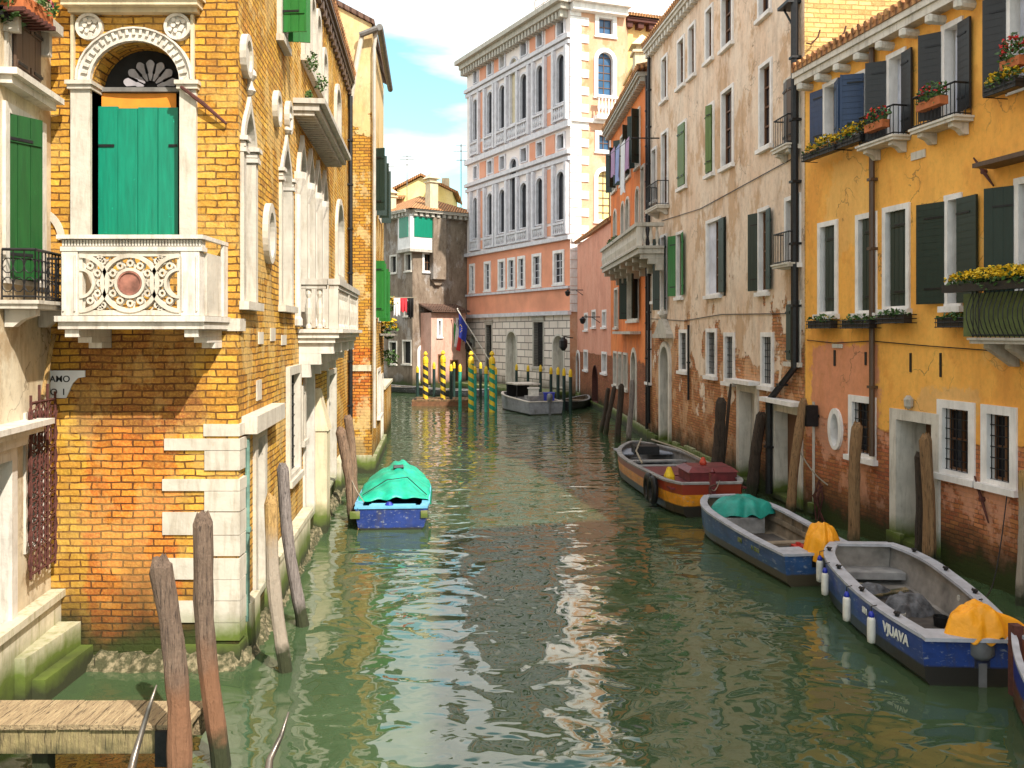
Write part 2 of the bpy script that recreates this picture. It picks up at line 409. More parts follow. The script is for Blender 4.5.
class Wall:
    def __init__(s, a, b, H, root, z0=-.6, ref=(0, 0)):
        s.a = Vector((a[0], a[1], 0)); s.b = Vector((b[0], b[1], 0)); s.H = H; s.z0 = z0; s.root = root
        s.t = (s.b - s.a); s.L = s.t.length; s.t.normalize()
        n = Vector((-s.t.y, s.t.x, 0))
        if n.dot(Vector((ref[0], ref[1], 0)) - s.a) < 0: n = -n
        s.n = n; s.holes = []
    def P(s, u, v, d=0): return s.a + s.t * u + s.n * d + Vector((0, 0, v))
    def hit(s, px, py, d=0):
        D = ray(px, py); C = Vector((0, 0, CH)); k = (d - (C - s.a).dot(s.n)) / D.dot(s.n)
        q = C + D * k; return ((q - s.a).dot(s.t), q.z)
    def rect(s, x0, y0, x1, y1, d=0):
        xm = (x0 + x1) / 2
        return s.hit(x0, y0, d)[0], s.hit(x1, y0, d)[0], s.hit(xm, y1, d)[1], s.hit(xm, y0, d)[1]
    def box(s, mb, u0, u1, v0, v1, d0, d1):
        mb.obox(s.P(u0, v0, d0), s.t * (u1 - u0), s.n * (d1 - d0), (0, 0, v1 - v0))
    def ring(s, mb, inn, out, d0, d1, closed=False):
        n = len(inn); vs = [s.P(u, v, d1) for u, v in inn] + [s.P(u, v, d1) for u, v in out] + \
            [s.P(u, v, d0) for u, v in inn] + [s.P(u, v, d0) for u, v in out]
        fs = []
        for i in range(n - 1):
            fs += [(i, i + 1, n + i + 1, n + i), (2 * n + i, 3 * n + i, 3 * n + i + 1, 2 * n + i + 1),
                   (i, 2 * n + i, 2 * n + i + 1, i + 1), (n + i, n + i + 1, 3 * n + i + 1, 3 * n + i)]
        if not closed:
            for i in (0, n - 1): fs.append((i, n + i, 3 * n + i, 2 * n + i))
        mb.add(vs, fs)
    def slab(s, mb, pts, d0, d1):
        n = len(pts); mb.add([s.P(u, v, d1) for u, v in pts] + [s.P(u, v, d0) for u, v in pts],
               [tuple(range(n)), tuple(range(n, 2 * n))[::-1]] + [(i, (i + 1) % n, n + (i + 1) % n, n + i) for i in range(n)])
    def hole(s, u0, u1, v0, v1, k='rect', dep=.3):
        u0 = max(.02, u0); u1 = min(s.L - .02, u1); v0 = max(s.z0 + .05, v0); v1 = min(s.H - .02, v1)
        s.holes.append((u0, u1, v0, v1, k, dep))
    def faces(s, mb):
        us = sorted({0, s.L} | {h[i] for h in s.holes for i in (0, 1)}); vs = sorted({s.z0, s.H} | {h[i] for h in s.holes for i in (2, 3)})
        for i in range(len(us) - 1):
            for j in range(len(vs) - 1):
                cu = (us[i] + us[i + 1]) / 2; cv = (vs[j] + vs[j + 1]) / 2
                if any(h[0] < cu < h[1] and h[2] < cv < h[3] for h in s.holes): continue
                if us[i + 1] - us[i] < 1e-5 or vs[j + 1] - vs[j] < 1e-5: continue
                mb.quad(s.P(us[i], vs[j]), s.P(us[i + 1], vs[j]), s.P(us[i + 1], vs[j + 1]), s.P(us[i], vs[j + 1]))
        for (u0, u1, v0, v1, k, dep) in s.holes:
            p = path(u0, u1, v0, v1, k)
            for (a, b) in zip(p, p[1:]):
                mb.quad(s.P(*a, 0), s.P(*b, 0), s.P(*b, -dep), s.P(*a, -dep))
            if k != 'oval': mb.quad(s.P(u0, v0, 0), s.P(u1, v0, 0), s.P(u1, v0, -dep), s.P(u0, v0, -dep))
            if k != 'rect':
                c = (u0 + u1) / 2
                for (a, b) in zip(p, p[1:]):
                    if k != 'oval' and (a == p[0] or b == p[-1]): continue
                    va, vb = (v1, v1)
                    if k == 'oval':
                        cv = (v0 + v1) / 2; va = vb = v1 if (a[1] + b[1]) / 2 > cv else v0
                    if abs(a[0] - b[0]) < 1e-6: continue
                    mb.quad(s.P(*a), s.P(*b), s.P(b[0], vb), s.P(a[0], va))
def leaf(mb, o, d, n, w, v0, v1, style='v', th=.035):
    """one shutter leaf: boards with open joints and battens. o hinge point, d direction of the leaf, n its outer normal"""
    o = Vector((o[0], o[1], 0)); h = v1 - v0; Z = Vector((0, 0, 1))
    if style == 'v':
        k = max(2, round(w / .16)); g = .012
        for i in range(k):
            mb.obox(o + d * (w * i / k + g / 2) + Z * v0, d * (w / k - g), n * th, Z * h)
        mb.obox(o + d * .004 + n * .004 + Z * (v0 + .01), d * (w - .008), n * (th - .012), Z * (h - .02))
        for q in (.15, .85): mb.obox(o + d * .03 + n * th + Z * (v0 + h * q - .04), d * (w - .06), n * .02, Z * .08)
    else:
        k = max(4, round(h / .13)); g = .034
        for i in range(k):
            mb.obox(o + d * .05 + Z * (v0 + h * i / k + g / 2), d * (w - .1), n * th, Z * (h / k - g))
        mb.obox(o + d * .05 + n * .004 + Z * v0, d * (w - .1), n * (th - .014), Z * h)
        for a in (0, w - .05): mb.obox(o + d * a + Z * v0, d * .05, n * (th + .01), Z * h)
def strap(mb, o, d, n, w, v0, v1, th):
    mb.cur = 1; o = Vector((o[0], o[1], 0)); h = v1 - v0
    for q in (.15, .85): mb.obox(o + d * .002 + n * th + Vector((0, 0, v0 + h * q - .018)), d * w * .7, n * .008, Vector((0, 0, .036)))
    mb.cur = 0
def shutters(W, par, u0, u1, v0, v1, mat, l=None, r=None, style='v', proud=.06, wl=None, wr=None):
    wd = (u1 - u0) / 2; out = []
    for side, ang in (('l', l), ('r', r)):
        if ang is None: continue
        mb = MB(); a = R(ang)
        ww = (wl if side == 'l' else wr) or wd
        if side == 'l': hp = W.P(u0 + .004, 0, proud); d = W.t * math.cos(a) + W.n * math.sin(a); n = W.n * math.cos(a) - W.t * math.sin(a)
        else: hp = W.P(u1 - .004, 0, proud); d = -W.t * math.cos(a) + W.n * math.sin(a); n = W.n * math.cos(a) + W.t * math.sin(a)
        leaf(mb, hp, d, n, ww, v0, v1, style); strap(mb, hp, d, n, ww, v0, v1, .057 if style == 'v' else .047)
        strap(mb, hp, d, -n, ww, v0, v1, .003)
        out.append(mb.build('shutter', [mat, M['iron']], par))
    return out
def win_uv(W, u0, u1, v0, v1, kind='rect', fw=.12, dep=.28, proud=.04, pane='glass', frame='stone', sash='frame_wood',
           sh=None, sill=True, name='window', sill_mat=None, curtain=None, bars=True, lintel=None, grille=False):
    W.hole(u0, u1, v0, v1, kind, dep)
    fr = MB(); mb = MB()
    iu0, iu1, iv0, iv1 = u0 + fw, u1 - fw, v0 + fw * .6, v1 - fw
    # pane
    pp = path(u0 + fw * .4, u1 - fw * .4, v0 + .01, v1 - fw * .4, kind)
    if kind == 'oval': pp = pp[:-1]
    W.slab(mb, pp, -dep - .03, -dep + .02)
    o = mb.build(name, M[pane], W.root)
    if fw > 0:
        inn = path(iu0, iu1, iv0, iv1, kind); out = path(u0 - .02, u1 + .02, v0 - (.02 if kind == 'oval' else 0), v1 + .02, kind)
        inn2 = path(iu0, iu1, v0 if kind != 'oval' else iv0, iv1, kind)
        W.ring(fr, inn2, out, -dep + .03, proud, kind == 'oval')
        if kind == 'rect' or kind == 'arch': W.box(fr, iu0, iu1, v0, iv0, -dep + .03, proud - .003)
        fr.build('frame', M[frame], o)
    if sash and (iu1 - iu0) > .3 and bars:
        sm = MB(); w = .045
        hi = iv1 - (0 if kind == 'rect' else (iu1 - iu0) * .25)
        for uu in (iu0 + w / 2, (iu0 + iu1) / 2, iu1 - w / 2): W.box(sm, uu - w / 2, uu + w / 2, iv0, hi if uu != (iu0 + iu1) / 2 else iv1 - .02, -dep + .02, -dep + .07)
        nb = max(1, round((iv1 - iv0) / .6))
        for i in range(nb + 1):
            vv = iv0 + w / 2 + (hi - iv0 - w) * i / nb; W.box(sm, iu0 + w, iu1 - w, vv - w / 2, vv + w / 2, -dep + .022, -dep + .066)
        sm.build('sash', M[sash], o)
    if sill:
        sm = MB(); W.box(sm, u0 - .08, u1 + .08, v0 - .12, v0 - .003, -.02, .13); sm.build('sill', M[sill_mat or frame], o)
    if lintel:
        sm = MB(); W.box(sm, u0 - .08, u1 + .08, v1 + .003, v1 + lintel, -.02, .1); W.box(sm, u0 - .14, u1 + .14, v1 + lintel, v1 + lintel + .06, -.02, .17); sm.build('lintel', M[frame], o)
    if curtain:
        sm = MB(); c0, c1 = curtain; rows = []
        for j in range(2):
            rows.append([W.P(iu0 + (iu1 - iu0) * (c0 + (c1 - c0) * i / 16), iv0 + (iv1 - iv0) * j, -dep + .1 + .02 * math.sin(i * 1.9)) for i in range(17)])
        sm.grid(rows); cc = sm.build('curtain', M['curtain'], o); md = cc.modifiers.new('thick', 'SOLIDIFY'); md.thickness = .006
    if grille:
        sm = MB()
        k = max(3, round((iu1 - iu0) / .14))
        for i in range(k + 1):
            uu = iu0 + (iu1 - iu0) * i / k; W.box(sm, uu - .009, uu + .009, iv0, iv1, -.07, -.052)
        k = max(3, round((iv1 - iv0) / .2))
        for i in range(k + 1):
            vv = iv0 + (iv1 - iv0) * i / k; W.box(sm, iu0, iu1, vv - .009, vv + .009, -.052, -.034)
        sm.build('grille', M['iron'], o)
    if sh:
        sh = dict(sh); mt = M[sh.pop('mat')]; shutters(W, o, iu0 if not sh.pop('outer', False) else u0, iu1, iv0, iv1, mt, **{'proud': proud + .012, **sh})
    return o
def win(W, x0, y0, x1, y1, **k): return win_uv(W, *W.rect(x0, y0, x1, y1), **k)
def railing(W, par, u0, u1, v0, v1, d0, d1, mat='iron', bow=0, name='railing', step=.11, curl=False):
    mb = MB(); corners = [W.P(u0, 0, d0), W.P(u0, 0, d1), W.P(u1, 0, d1), W.P(u1, 0, d0)]
    for a, b in zip(corners, corners[1:]):
        L = (b - a).length; d = (b - a) / L; k = max(1, round(L / step)); nn = Vector((d.y, -d.x, 0))
        if nn.dot(W.n) < 0: nn = -nn
        if abs(nn.dot(W.n)) < .5: nn = (b - a).normalized() * 0
        for v, r in ((v1, .02), (v0 + .04, .014)): mb.tube([a + Vector((0, 0, v)), b + Vector((0, 0, v))], r, 6)
        for i in range(k + 1):
            p = a + d * (L * i / k); pts = []
            for q in range(7):
                t = q / 6; pts.append(p + Vector((0, 0, v0 + (v1 - v0) * t)) + nn * bow * math.sin(math.pi * min(1, t * 1.25)) ** 1.0 * (1 if t < .8 else .4))
            if bow == 0: pts = [pts[0], pts[-1]]
            mb.tube(pts, .009, 5, False)
        if curl:
            for i in range(k):
                for hh in (.3, .68):
                    p = a + d * (L * (i + .5) / k) + Vector((0, 0, v0 + (v1 - v0) * hh)); rr = L / k * .48
                    mb.tube([p + d * rr * math.cos(t) + Vector((0, 0, 1)) * rr * 1.5 * math.sin(t) for t in [q * math.pi / 5 for q in range(11)]], .007, 5, False)
    return mb.build(name, M[mat], par)
def sbalcony(W, u0, u1, v, out=.6, th=.12, mat='stone', corb=2, rail=.9, rmat='iron', bow=0, curl=False, name='balcony', cd=.22):
    mb = MB(); W.box(mb, u0, u1, v - th, v, .01, out); W.box(mb, u0 - .03, u1 + .03, v - .04, v + .004, .01, out + .03)
    o = mb.build(name, M[mat], W.root); c = MB()
    for i in range(corb):
        uu = u0 + (u1 - u0) * ((i + .5) / corb if corb > 2 else (.15 + .7 * i))
        pr = [(0, v - th - .003), (out * .8, v - th - .003), (out * .8, v - th - .08), (out * .45, v - th - cd * .6), (.0 + .1, v - th - cd), (0, v - th - cd)]
        vs = [W.P(uu - .07, z, .012 + d) for d, z in pr] + [W.P(uu + .07, z, .012 + d) for d, z in pr]; n = len(pr)
        c.add(vs, [tuple(range(n)), tuple(range(n, 2 * n))[::-1]] + [(i2, (i2 + 1) % n, n + (i2 + 1) % n, n + i2) for i2 in range(n)])
    if corb: c.build('corbel', M[mat], o)
    if rail: railing(W, o, u0 + .04, u1 - .04, v + .01, v + rail, .03, out - .04, rmat, bow, curl=curl)
    return o
def eave(W, u0, u1, v, out=.35, th=.16, mat='stone', step=.5, br=True, bh=.2, name='cornice', tooth=.5):
    mb = MB(); W.box(mb, u0, u1, v, v + th, .004, out); W.box(mb, u0, u1, v + th, v + th + .08, .004, out + .07)
    if br:
        k = int((u1 - u0) / step)
        for i in range(k + 1):
            uu = u0 + .05 + (u1 - u0 - .1 - step * tooth * .5) * i / max(1, k)
            W.box(mb, uu, uu + step * tooth * .5, v - bh, v - .002, .004, out * .8)
    return mb.build(name, M[mat], W.root)
def roof(W, u0, u1, v, out, depth, rise, mat='tile', name='roof'):
    mb = MB(); p = [W.P(u0, v, out), W.P(u1, v, out), W.P(u1, v + rise, -depth), W.P(u0, v + rise, -depth)]
    q = [x + Vector((0, 0, .14)) for x in p]
    mb.add(p + q, [(3, 2, 1, 0), (4, 5, 6, 7), (0, 1, 5, 4), (1, 2, 6, 5), (2, 3, 7, 6), (3, 0, 4, 7)])
    # round cover tiles at the eave
    k = int((u1 - u0) / .24)
    dv = (p[3] - p[0]).normalized()
    for i in range(k):
        a = W.P(u0 + .12 + .24 * i, v + .15, out + .03); mb.tube([a, a + dv * 1.2], .075, 6)
    o = mb.build(name, M[mat], W.root); return o
def body(W, depth, mat, extra=(), top=True, name='wall', back=True):
    """facade W with its openings plus plain end and rear walls, as one wall mesh; extra: other facades of the same building"""
    mb = MB(); W.faces(mb)
    if back:
        a, b = W.P(0, 0), W.P(W.L, 0); c, d = W.P(W.L, 0, -depth), W.P(0, 0, -depth)
        Z0, Z1 = Vector((0, 0, W.z0)), Vector((0, 0, W.H))
        for p, q in ((b, c), (c, d), (d, a)): mb.quad(p + Z0, q + Z0, q + Z1, p + Z1)
        if top: mb.quad(a + Z1, b + Z1, c + Z1, d + Z1)
    return mb.build(name, mat, W.root)
def chimney(W, u, d, v0, h, w=.5, mat=None, par=None, pot=True):
    mb = MB(); W.box(mb, u - w / 2, u + w / 2, v0, v0 + h, d - w / 2, d + w / 2)
    W.box(mb, u - w * .65, u + w * .65, v0 + h, v0 + h + .12, d - w * .65, d + w * .65)
    if pot:
        W.box(mb, u - w * .4, u + w * .4, v0 + h + .12, v0 + h + .35, d - w * .4, d + w * .4)
        c = W.P(u, v0 + h + .35, d); k = w * .75; t = Vector((0, 0, w * .8))
        q = [c + W.t * a * k + W.n * b * k for a, b in ((-1, -1), (1, -1), (1, 1), (-1, 1))]
        mb.add(q + [c + t], [(0, 1, 2, 3), (0, 1, 4), (1, 2, 4), (2, 3, 4), (3, 0, 4)])
    return mb.build('chimney', mat, par or W.root)
def pipe(W, pts, r=.06, mat='iron', d=.1, name='drainpipe'):
    """pts are (u,v) on the wall"""
    mb = MB(); mb.tube([W.P(u, v, d) for u, v in pts], r, 8)
    for (a, b) in zip(pts, pts[1:]):
        L = math.hypot(b[0] - a[0], b[1] - a[1]); k = int(L / 1.6)
        for i in range(1, k + 1):
            t = i / (k + 1); u = a[0] + (b[0] - a[0]) * t; v = a[1] + (b[1] - a[1]) * t
            W.box(mb, u - r - .015, u + r + .015, v - .03, v + .03, 0.004, d + r + .012)
    return mb.build(name, M[mat], W.root)
def plants(c, ex, ey, ez, n, size, mats, root, nf=0, leafpart='foliage', flowerpart='blossoms', fmat=None, fs=None, local=False, up=.3):
    """leaf quads and blossom tufts scattered in an ellipsoid; c centre, ex/ey/ez half axes (vectors)"""
    def blob():
        while True:
            p = [rnd.uniform(-1, 1) for _ in range(3)]
            if sum(x * x for x in p) < 1: return p
    def q(mb, p, s):
        a = Vector((rnd.uniform(-1, 1), rnd.uniform(-1, 1), rnd.uniform(-.4, 1))).normalized()
        b = a.cross(Vector((rnd.uniform(-1, 1), rnd.uniform(-1, 1), rnd.uniform(-1, 1)))).normalized()
        a, b = a * s, b * s * .55; mb.add([p - a, p + b, p + a, p - b], [(0, 1, 2, 3)])
    mb = MB()
    for _ in range(n):
        p = blob(); P = c + ex * p[0] + ey * p[1] + ez * p[2]; q(mb, P, size * rnd.uniform(.6, 1.4))
    o = mb.build(leafpart, mats, root, local=local)
    if nf:
        mb = MB()
        for _ in range(nf):
            p = blob(); p[2] = abs(p[2]) * .9 + up * .3; P = c + ex * p[0] + ey * p[1] + ez * p[2]
            for _k in range(4): q(mb, P + Vector((rnd.uniform(-1, 1), rnd.uniform(-1, 1), rnd.uniform(-1, 1))) * (fs or size) * .6, (fs or size) * rnd.uniform(.6, 1.1))
        mb.build(flowerpart, fmat, root, local=local)
    return o
def text_mesh(name, body_, size, mat, parent, origin, tx, ty, ext=.004, off=Vector((0, 0, 0)), align='LEFT', fat=0):
    cu = bpy.data.curves.new(name, 'FONT'); cu.body = body_; cu.size = size; cu.extrude = ext; cu.align_x = align; cu.offset = fat
    t = bpy.data.objects.new(name, cu); COL.objects.link(t)
    me = bpy.data.meshes.new_from_object(t.evaluated_get(bpy.context.evaluated_depsgraph_get())); bpy.data.objects.remove(t)
    tx = Vector(tx).normalized(); ty = Vector(ty).normalized(); tn = tx.cross(ty); o = Vector(origin)
    for v in me.vertices: v.co = o + tx * v.co.x + ty * v.co.y + tn * v.co.z - off
    me.materials.clear(); me.materials.append(mat); me.name = name
    ob = bpy.data.objects.new(name, me); COL.objects.link(ob); ob.parent = parent; return ob
# ---------------------------------------------------------------- canal water
g = G('canal_water')
n1 = g.noise(.75, 1.2, .45, sc=(1.0, 1.3, 1), dist=.9); n2 = g.noise(2.2, 1.2, .45, sc=(1, 1.3, 1), loc=(3, 7, 0), dist=.6); n3 = g.noise(.18, 2, sc=(1, 1, 1))
h = g.math('ADD', n1, g.math('MULTIPLY', n2, .26))
h = g.math('ADD', h, g.math('MULTIPLY', g.noise(5.5, 1.5, .5, loc=(1, 2, 0)), .012))
col = g.mix(g.mr(n3, .35, .65), (.042, .074, .034), (.058, .096, .043))
g.b.inputs['IOR'].default_value = 1.5
M['water'] = g.out(col, .015, g.bump(h, 1.0, .056), spec=1.0)
mb = MB(); mb.quad((-300, -60, 0), (300, -60, 0), (300, 400, 0), (-300, 400, 0))
kind(mb.build('canal_water', M['water']), label='green rippled canal water reflecting the houses and sky')
mb = MB(); mb.quad((-300, -60, -1.6), (300, -60, -1.6), (300, 400, -1.6), (-300, 400, -1.6))
kind(mb.build('canal_bed', plain('mud', (.08, .08, .05), .9)), label='muddy canal bed')

YB = ((.64, .34, .045), (.80, .46, .08), (.56, .27, .035)); OB = ((.60, .15, .02), (.76, .25, .04))
RB = ((.42, .11, .025), (.55, .19, .04))
# ---------------------------------------------------------------- the yellow brick palace on the left
pal = thing('brick_palace', 'yellow brick corner palace with green arched window, white carved balcony and gothic side windows', 'building', (-5, 14, 0))
AF = Wall((-6.42, 12.5), (-3.8, 12.5), 12.9, pal); AS = Wall((-3.8, 12.5), (-5.37, 29.5), 12.9, pal, ref=(3, 12))
MAF = wallmat('ochre_brick_front', YB, mort=(.13, .06, .018), streak=.5, dirt=(.22, .10, .03), wet=.9, bstr=1.0, row=.098, bw=.29, remnant=((.80, .55, .20), .22),
              patches=((-5.93, -4.62, .35, 3.55, OB, .95), (-6.5, -5.9, .3, 3.4, ((.72, .42, .05), (.66, .35, .05)), .9), (-6.1, -4.35, 3.2, 4.7, ((.22, .07, .025), (.30, .12, .045)), .85)))  # last patch: dark brown area below the balcony
MAS = wallmat('ochre_brick_side', YB, mort=(.15, .07, .02), streak=.4, wet=.85, bstr=1.0, row=.098, bw=.29, remnant=((.80, .58, .24), .5),
              stuc=((.62, .36, .10), (.72, .5, .22)), cover=(14, 6), noise_amt=3.0, crack=False)
# front: arched window over the carved balcony
u0, u1, v0, v1 = AF.rect(92, 42, 181, 236)
AF.hole(u0, u1, v0, v1, 'arch', .38)
wdw = MB(); AF.box(wdw, u0, u1, v0, v1, -.42, -.375); wo = wdw.build('window', M['dark'], pal)
vs_ = AF.hit(137, 84)[1]; vb = AF.hit(137, 102)[1]
mb = MB(); cc = (u0 + u1) / 2; r1 = (u1 - u0) / 2
inn = path(u0, u1, vs_, v1, 'arch')[1:-1]
outp = [(cc + (a - cc) * 1.27, vs_ + (b - vs_) * 1.27) for a, b in inn]
AF.ring(mb, inn, outp, -.3, .07)
outq = [(cc + (a - cc) * 1.31, vs_ + (b - vs_) * 1.31) for a, b in inn]; AF.ring(mb, outp, outq, .0, .11)
for i in range(23):                                     # dentils round the arch
    t = math.pi * (i + .5) / 23
    a = Vector((cc - math.cos(t) * r1 * 1.13, vs_ + math.sin(t) * r1 * 1.13, 0)); rr = r1 * .07
    e = Vector((-math.cos(t), math.sin(t), 0)); f = Vector((e.y, -e.x, 0))
    P0 = AF.P(a.x, a.y, .07) - (AF.t * e.x + Vector((0, 0, e.y))) * rr - (AF.t * f.x + Vector((0, 0, f.y))) * .018
    mb.obox(P0, (AF.t * e.x + Vector((0, 0, e.y))) * rr * 2, (AF.t * f.x + Vector((0, 0, f.y))) * .036, AF.n * .03)
mb.build('arch', M['stone'], wo)
mb = MB()
for s_, e_ in ((AF.hit(72.5, 1)[0], u0), (u1, AF.hit(197.5, 1)[0])):
    AF.box(mb, s_, e_, v0 - .1, vs_ - .09, -.35, .06)
    AF.box(mb, s_ - .03, e_ + .03, vs_ - .09, vs_ - .03, -.35, .1); AF.box(mb, s_ - .05, e_ + .05, vs_ - .03, vs_ + .025, -.3, .13)
mb.build('jamb', M['stone_white'], wo)
mb = MB()                                              # border and hood of the aedicule
for x in (74, 193.5): AF.box(mb, AF.hit(x - 1.5, 1)[0], AF.hit(x + 1.5, 1)[0], vs_ + .03, AF.hit(1, 16)[1], .0, .06)
ua, ub = AF.hit(69, 1)[0], AF.hit(203, 1)[0]; vt = AF.hit(1, 15)[1]
AF.box(mb, ua + .04, ub - .04, vt, vt + .06, 0, .12); AF.box(mb, ua, ub, vt + .06, vt + .16, 0, .24); AF.box(mb, ua - .04, ub + .04, vt + .16, vt + .2, 0, .3)
mb.build('hood', M['stone_cream'], wo)
for x, y in ((91, 28), (179, 28)):
    mb = MB(); uu, vv = AF.hit(x, y); r = .185
    circ = lambda k: [(uu + k * math.cos(2 * math.pi * i / 24), vv + k * math.sin(2 * math.pi * i / 24)) for i in range(25)]
    AF.ring(mb, circ(r * .78), circ(r), 0, .08, True); AF.slab(mb, circ(r * .79)[:-1], 0, .03)
    for i in range(9):
        t = i * .7; AF.slab(mb, [(uu + (.06 + .05 * (i % 2)) * math.cos(t) + .035 * math.cos(q), vv + (.06 + .05 * (i % 2)) * math.sin(t) + .035 * math.sin(q)) for q in [j * math.pi / 3 for j in range(6)]], .03, .06 + .01 * (i % 3))
    mb.build('medallion', M['stone'], pal)
# lunette with fan tracery
mb = MB(); cu = cc + .08
for i in range(7):
    t = math.pi * (i + .5) / 7
    for k, (ra, rb) in enumerate(((.1, .19), (.21, .34))):
        pts = []
        for q in range(13):
            tt = t + (q / 12 - .5) * math.pi / 7 * .8; pts.append((cu - math.cos(tt) * (rb + .05 * math.sin(q / 12 * math.pi)), vs_ + .03 + math.sin(tt) * (rb + .05 * math.sin(q / 12 * math.pi))))
        pts += [(cu - math.cos(t + .12) * ra, vs_ + .03 + math.sin(t + .12) * ra), (cu - math.cos(t - .12) * ra, vs_ + .03 + math.sin(t - .12) * ra)]
        AF.slab(mb, pts, -.3, -.28 + .004 * k)
mb.build('fanlight', plain('leaded_glass', (.30, .28, .30), .3, .5, 3), wo)
mb = MB(); AF.box(mb, u0 + .0, u1, vs_ - .05, vs_ + .01, -.33, -.2); mb.build('transom', M['lead'], wo)
mb = MB()
rows = [[AF.P(u0 + .02 + (u1 - u0 - .18) * i / 12, v, -.22 - .05 * math.cos((i / 12 - .5) * 2)) for i in range(13)] for v in (vb - .02, vs_ - .06)]
mb.grid(rows); o = mb.build('blind', M['orange_blind'], wo); o.modifiers.new('t', 'SOLIDIFY').thickness = .01
mb = MB(); wl = (u1 - u0 - .11)
for k in range(4):
    a = u0 + .01 + wl * k / 4; da = (.0, .03, .03, .0)[k]
    AF.box(mb, a + .004, a + wl / 4 - .004, v0 + .0, vb - .05 + (.03 if k in (0,) else .015 * (k != 1)), -.2 + da * .3, -.16 + da * .3)
AF.box(mb, u0 + .012, u0 + wl, v0 + .01, vb - .09, -.203, -.175)
sho = mb.build('shutter', M['sh_teal'], wo)
mb = MB()
for a, b in ((.0, .22), (wl - .14, wl - .02)): AF.box(mb, u0 + .02 + a, u0 + .02 + b, AF.hit(1, 144.5)[1], AF.hit(1, 142)[1], -.165, -.145)
mb.build('hinge', M['iron'], sho)
# carved balcony
bd = 1.0
bal = MB(); bu = lambda x: AF.hit(x, 1, bd)[0]; bv = lambda y: AF.hit(1, y, bd)[1]
AF.box(bal, bu(58), bu(204), bv(329), bv(322), .005, bd + .0); AF.box(bal, bu(56), bu(206), bv(321.6), bv(316), .005, bd + .05)
bo = bal.build('balcony', M['stone'], pal)
rl = MB(); AF.box(rl, bu(58), bu(204), bv(239), bv(235), bd - .24, bd + .05); AF.box(rl, bu(60), bu(202), bv(251), bv(246.5), bd - .2, bd)
AF.box(rl, bu(61), bu(201), bv(246.3), bv(239.2), bd - .17, bd - .03)
for i in range(46): AF.box(rl, bu(62 + i * 3.04), bu(63.7 + i * 3.04), bv(245.8), bv(240), bd - .03, bd + .0)
for s_ in (58, 199.5):                                   # side rails
    AF.box(rl, bu(s_), bu(s_ + 4.5), bv(239), bv(235), .01, bd - .24); AF.box(rl, bu(s_ + 1), bu(s_ + 4), bv(315.5), bv(239.2), .01, .2)
rl.build('handrail', M['stone'], bo)
sp_ = MB()
for s_ in (61.5, 198):
    x_ = bu(s_); sp_.box(AF.a.x + x_ - .02, AF.a.x + x_ + .04, 12.5 - .78, 12.5 - .21, bv(315.4), bv(251.5))
sp_.build('side_panel', M['stone_white'], bo)
ps = MB()
for a, b in ((61, 77), (180.5, 199)):
    AF.box(ps, bu(a), bu(b), bv(315.6), bv(251.3), bd - .2, bd - .01)
    for x in (a + 1.5, b - 3): AF.box(ps, bu(x), bu(x + 1.5), bv(311), bv(255), bd - .01, bd + .012)
ps.build('pedestal', M['stone'], bo)
cv = MB(); A_, B_ = bu(77.3), bu(180.2); C_, D_ = bv(315.4), bv(251.5)
for a, b, c_, d_ in ((A_, B_, C_, C_ + .07), (A_, B_, D_ - .06, D_), (A_, A_ + .05, C_, D_), (B_ - .05, B_, C_, D_)): AF.box(cv, a, b, c_ + .002, d_ - .002, bd - .12, bd - .03 - .002 * (b - a < .1))
mu, mv = bu(129), bv(283); RR = (D_ - C_) / 2 - .03
def arcring(mb, cu, cv_, r0, r1, d0, d1, t0=0., t1=2 * math.pi, n=36):
    ii = [(cu + r0 * math.cos(t0 + (t1 - t0) * i / n), cv_ + r0 * math.sin(t0 + (t1 - t0) * i / n)) for i in range(n + 1)]
    oo = [(cu + r1 * math.cos(t0 + (t1 - t0) * i / n), cv_ + r1 * math.sin(t0 + (t1 - t0) * i / n)) for i in range(n + 1)]
    AF.ring(mb, ii, oo, d0, d1, abs(t1 - t0) > 6.2)
for cx, t0, t1 in ((mu, 0, 2 * math.pi), (A_ + .02, -math.pi / 2, math.pi / 2), (B_ - .02, math.pi / 2, 3 * math.pi / 2)):
    arcring(cv, cx, mv, RR * .86, RR, bd - .12, bd - .012, t0, t1)
    arcring(cv, cx, mv, RR * .42, RR * .52, bd - .118, bd - .014, t0, t1, 24)
    n = round((t1 - t0) / (2 * math.pi) * 12)
    for i in range(n):
        ta = t0 + (t1 - t0) * (i + .5) / n
        for dt in (-.11, .11):                          # spokes and small trefoils between the rings
            a = (cx + RR * .5 * math.cos(ta), mv + RR * .5 * math.sin(ta)); b = (cx + RR * .88 * math.cos(ta + dt * 1.6), mv + RR * .88 * math.sin(ta + dt * 1.6))
            cv.tube([AF.P(*a, bd - .07), AF.P(*b, bd - .07)], .014, 5)
        tb = ta + (t1 - t0) / n / 2
        if i < n - 1 or t1 - t0 > 6:
            arcring(cv, cx + RR * .68 * math.cos(tb), mv + RR * .68 * math.sin(tb), RR * .06, RR * .13, bd - .11, bd - .03, n=8)
for sx in (-1, 1):                                        # spandrels
    for sy in (-1, 1):
        for k in range(3):
            uu = mu + sx * (RR * (.92 + .10 * k)); vv = mv + sy * RR * (.74 - .0 * k + .08 * (k == 1)); arcring(cv, uu, vv, .022, .045, bd - .11, bd - .03, n=8)
        cv.tube([AF.P(mu + sx * RR * .62, mv + sy * RR * .98, bd - .07), AF.P(mu + sx * RR * 1.0, mv + sy * RR * .55, bd - .07), AF.P(mu + sx * RR * 1.4, mv + sy * RR * .98, bd - .07)], .013, 5)
cv.build('carved_panel', M['stone_white'], bo)
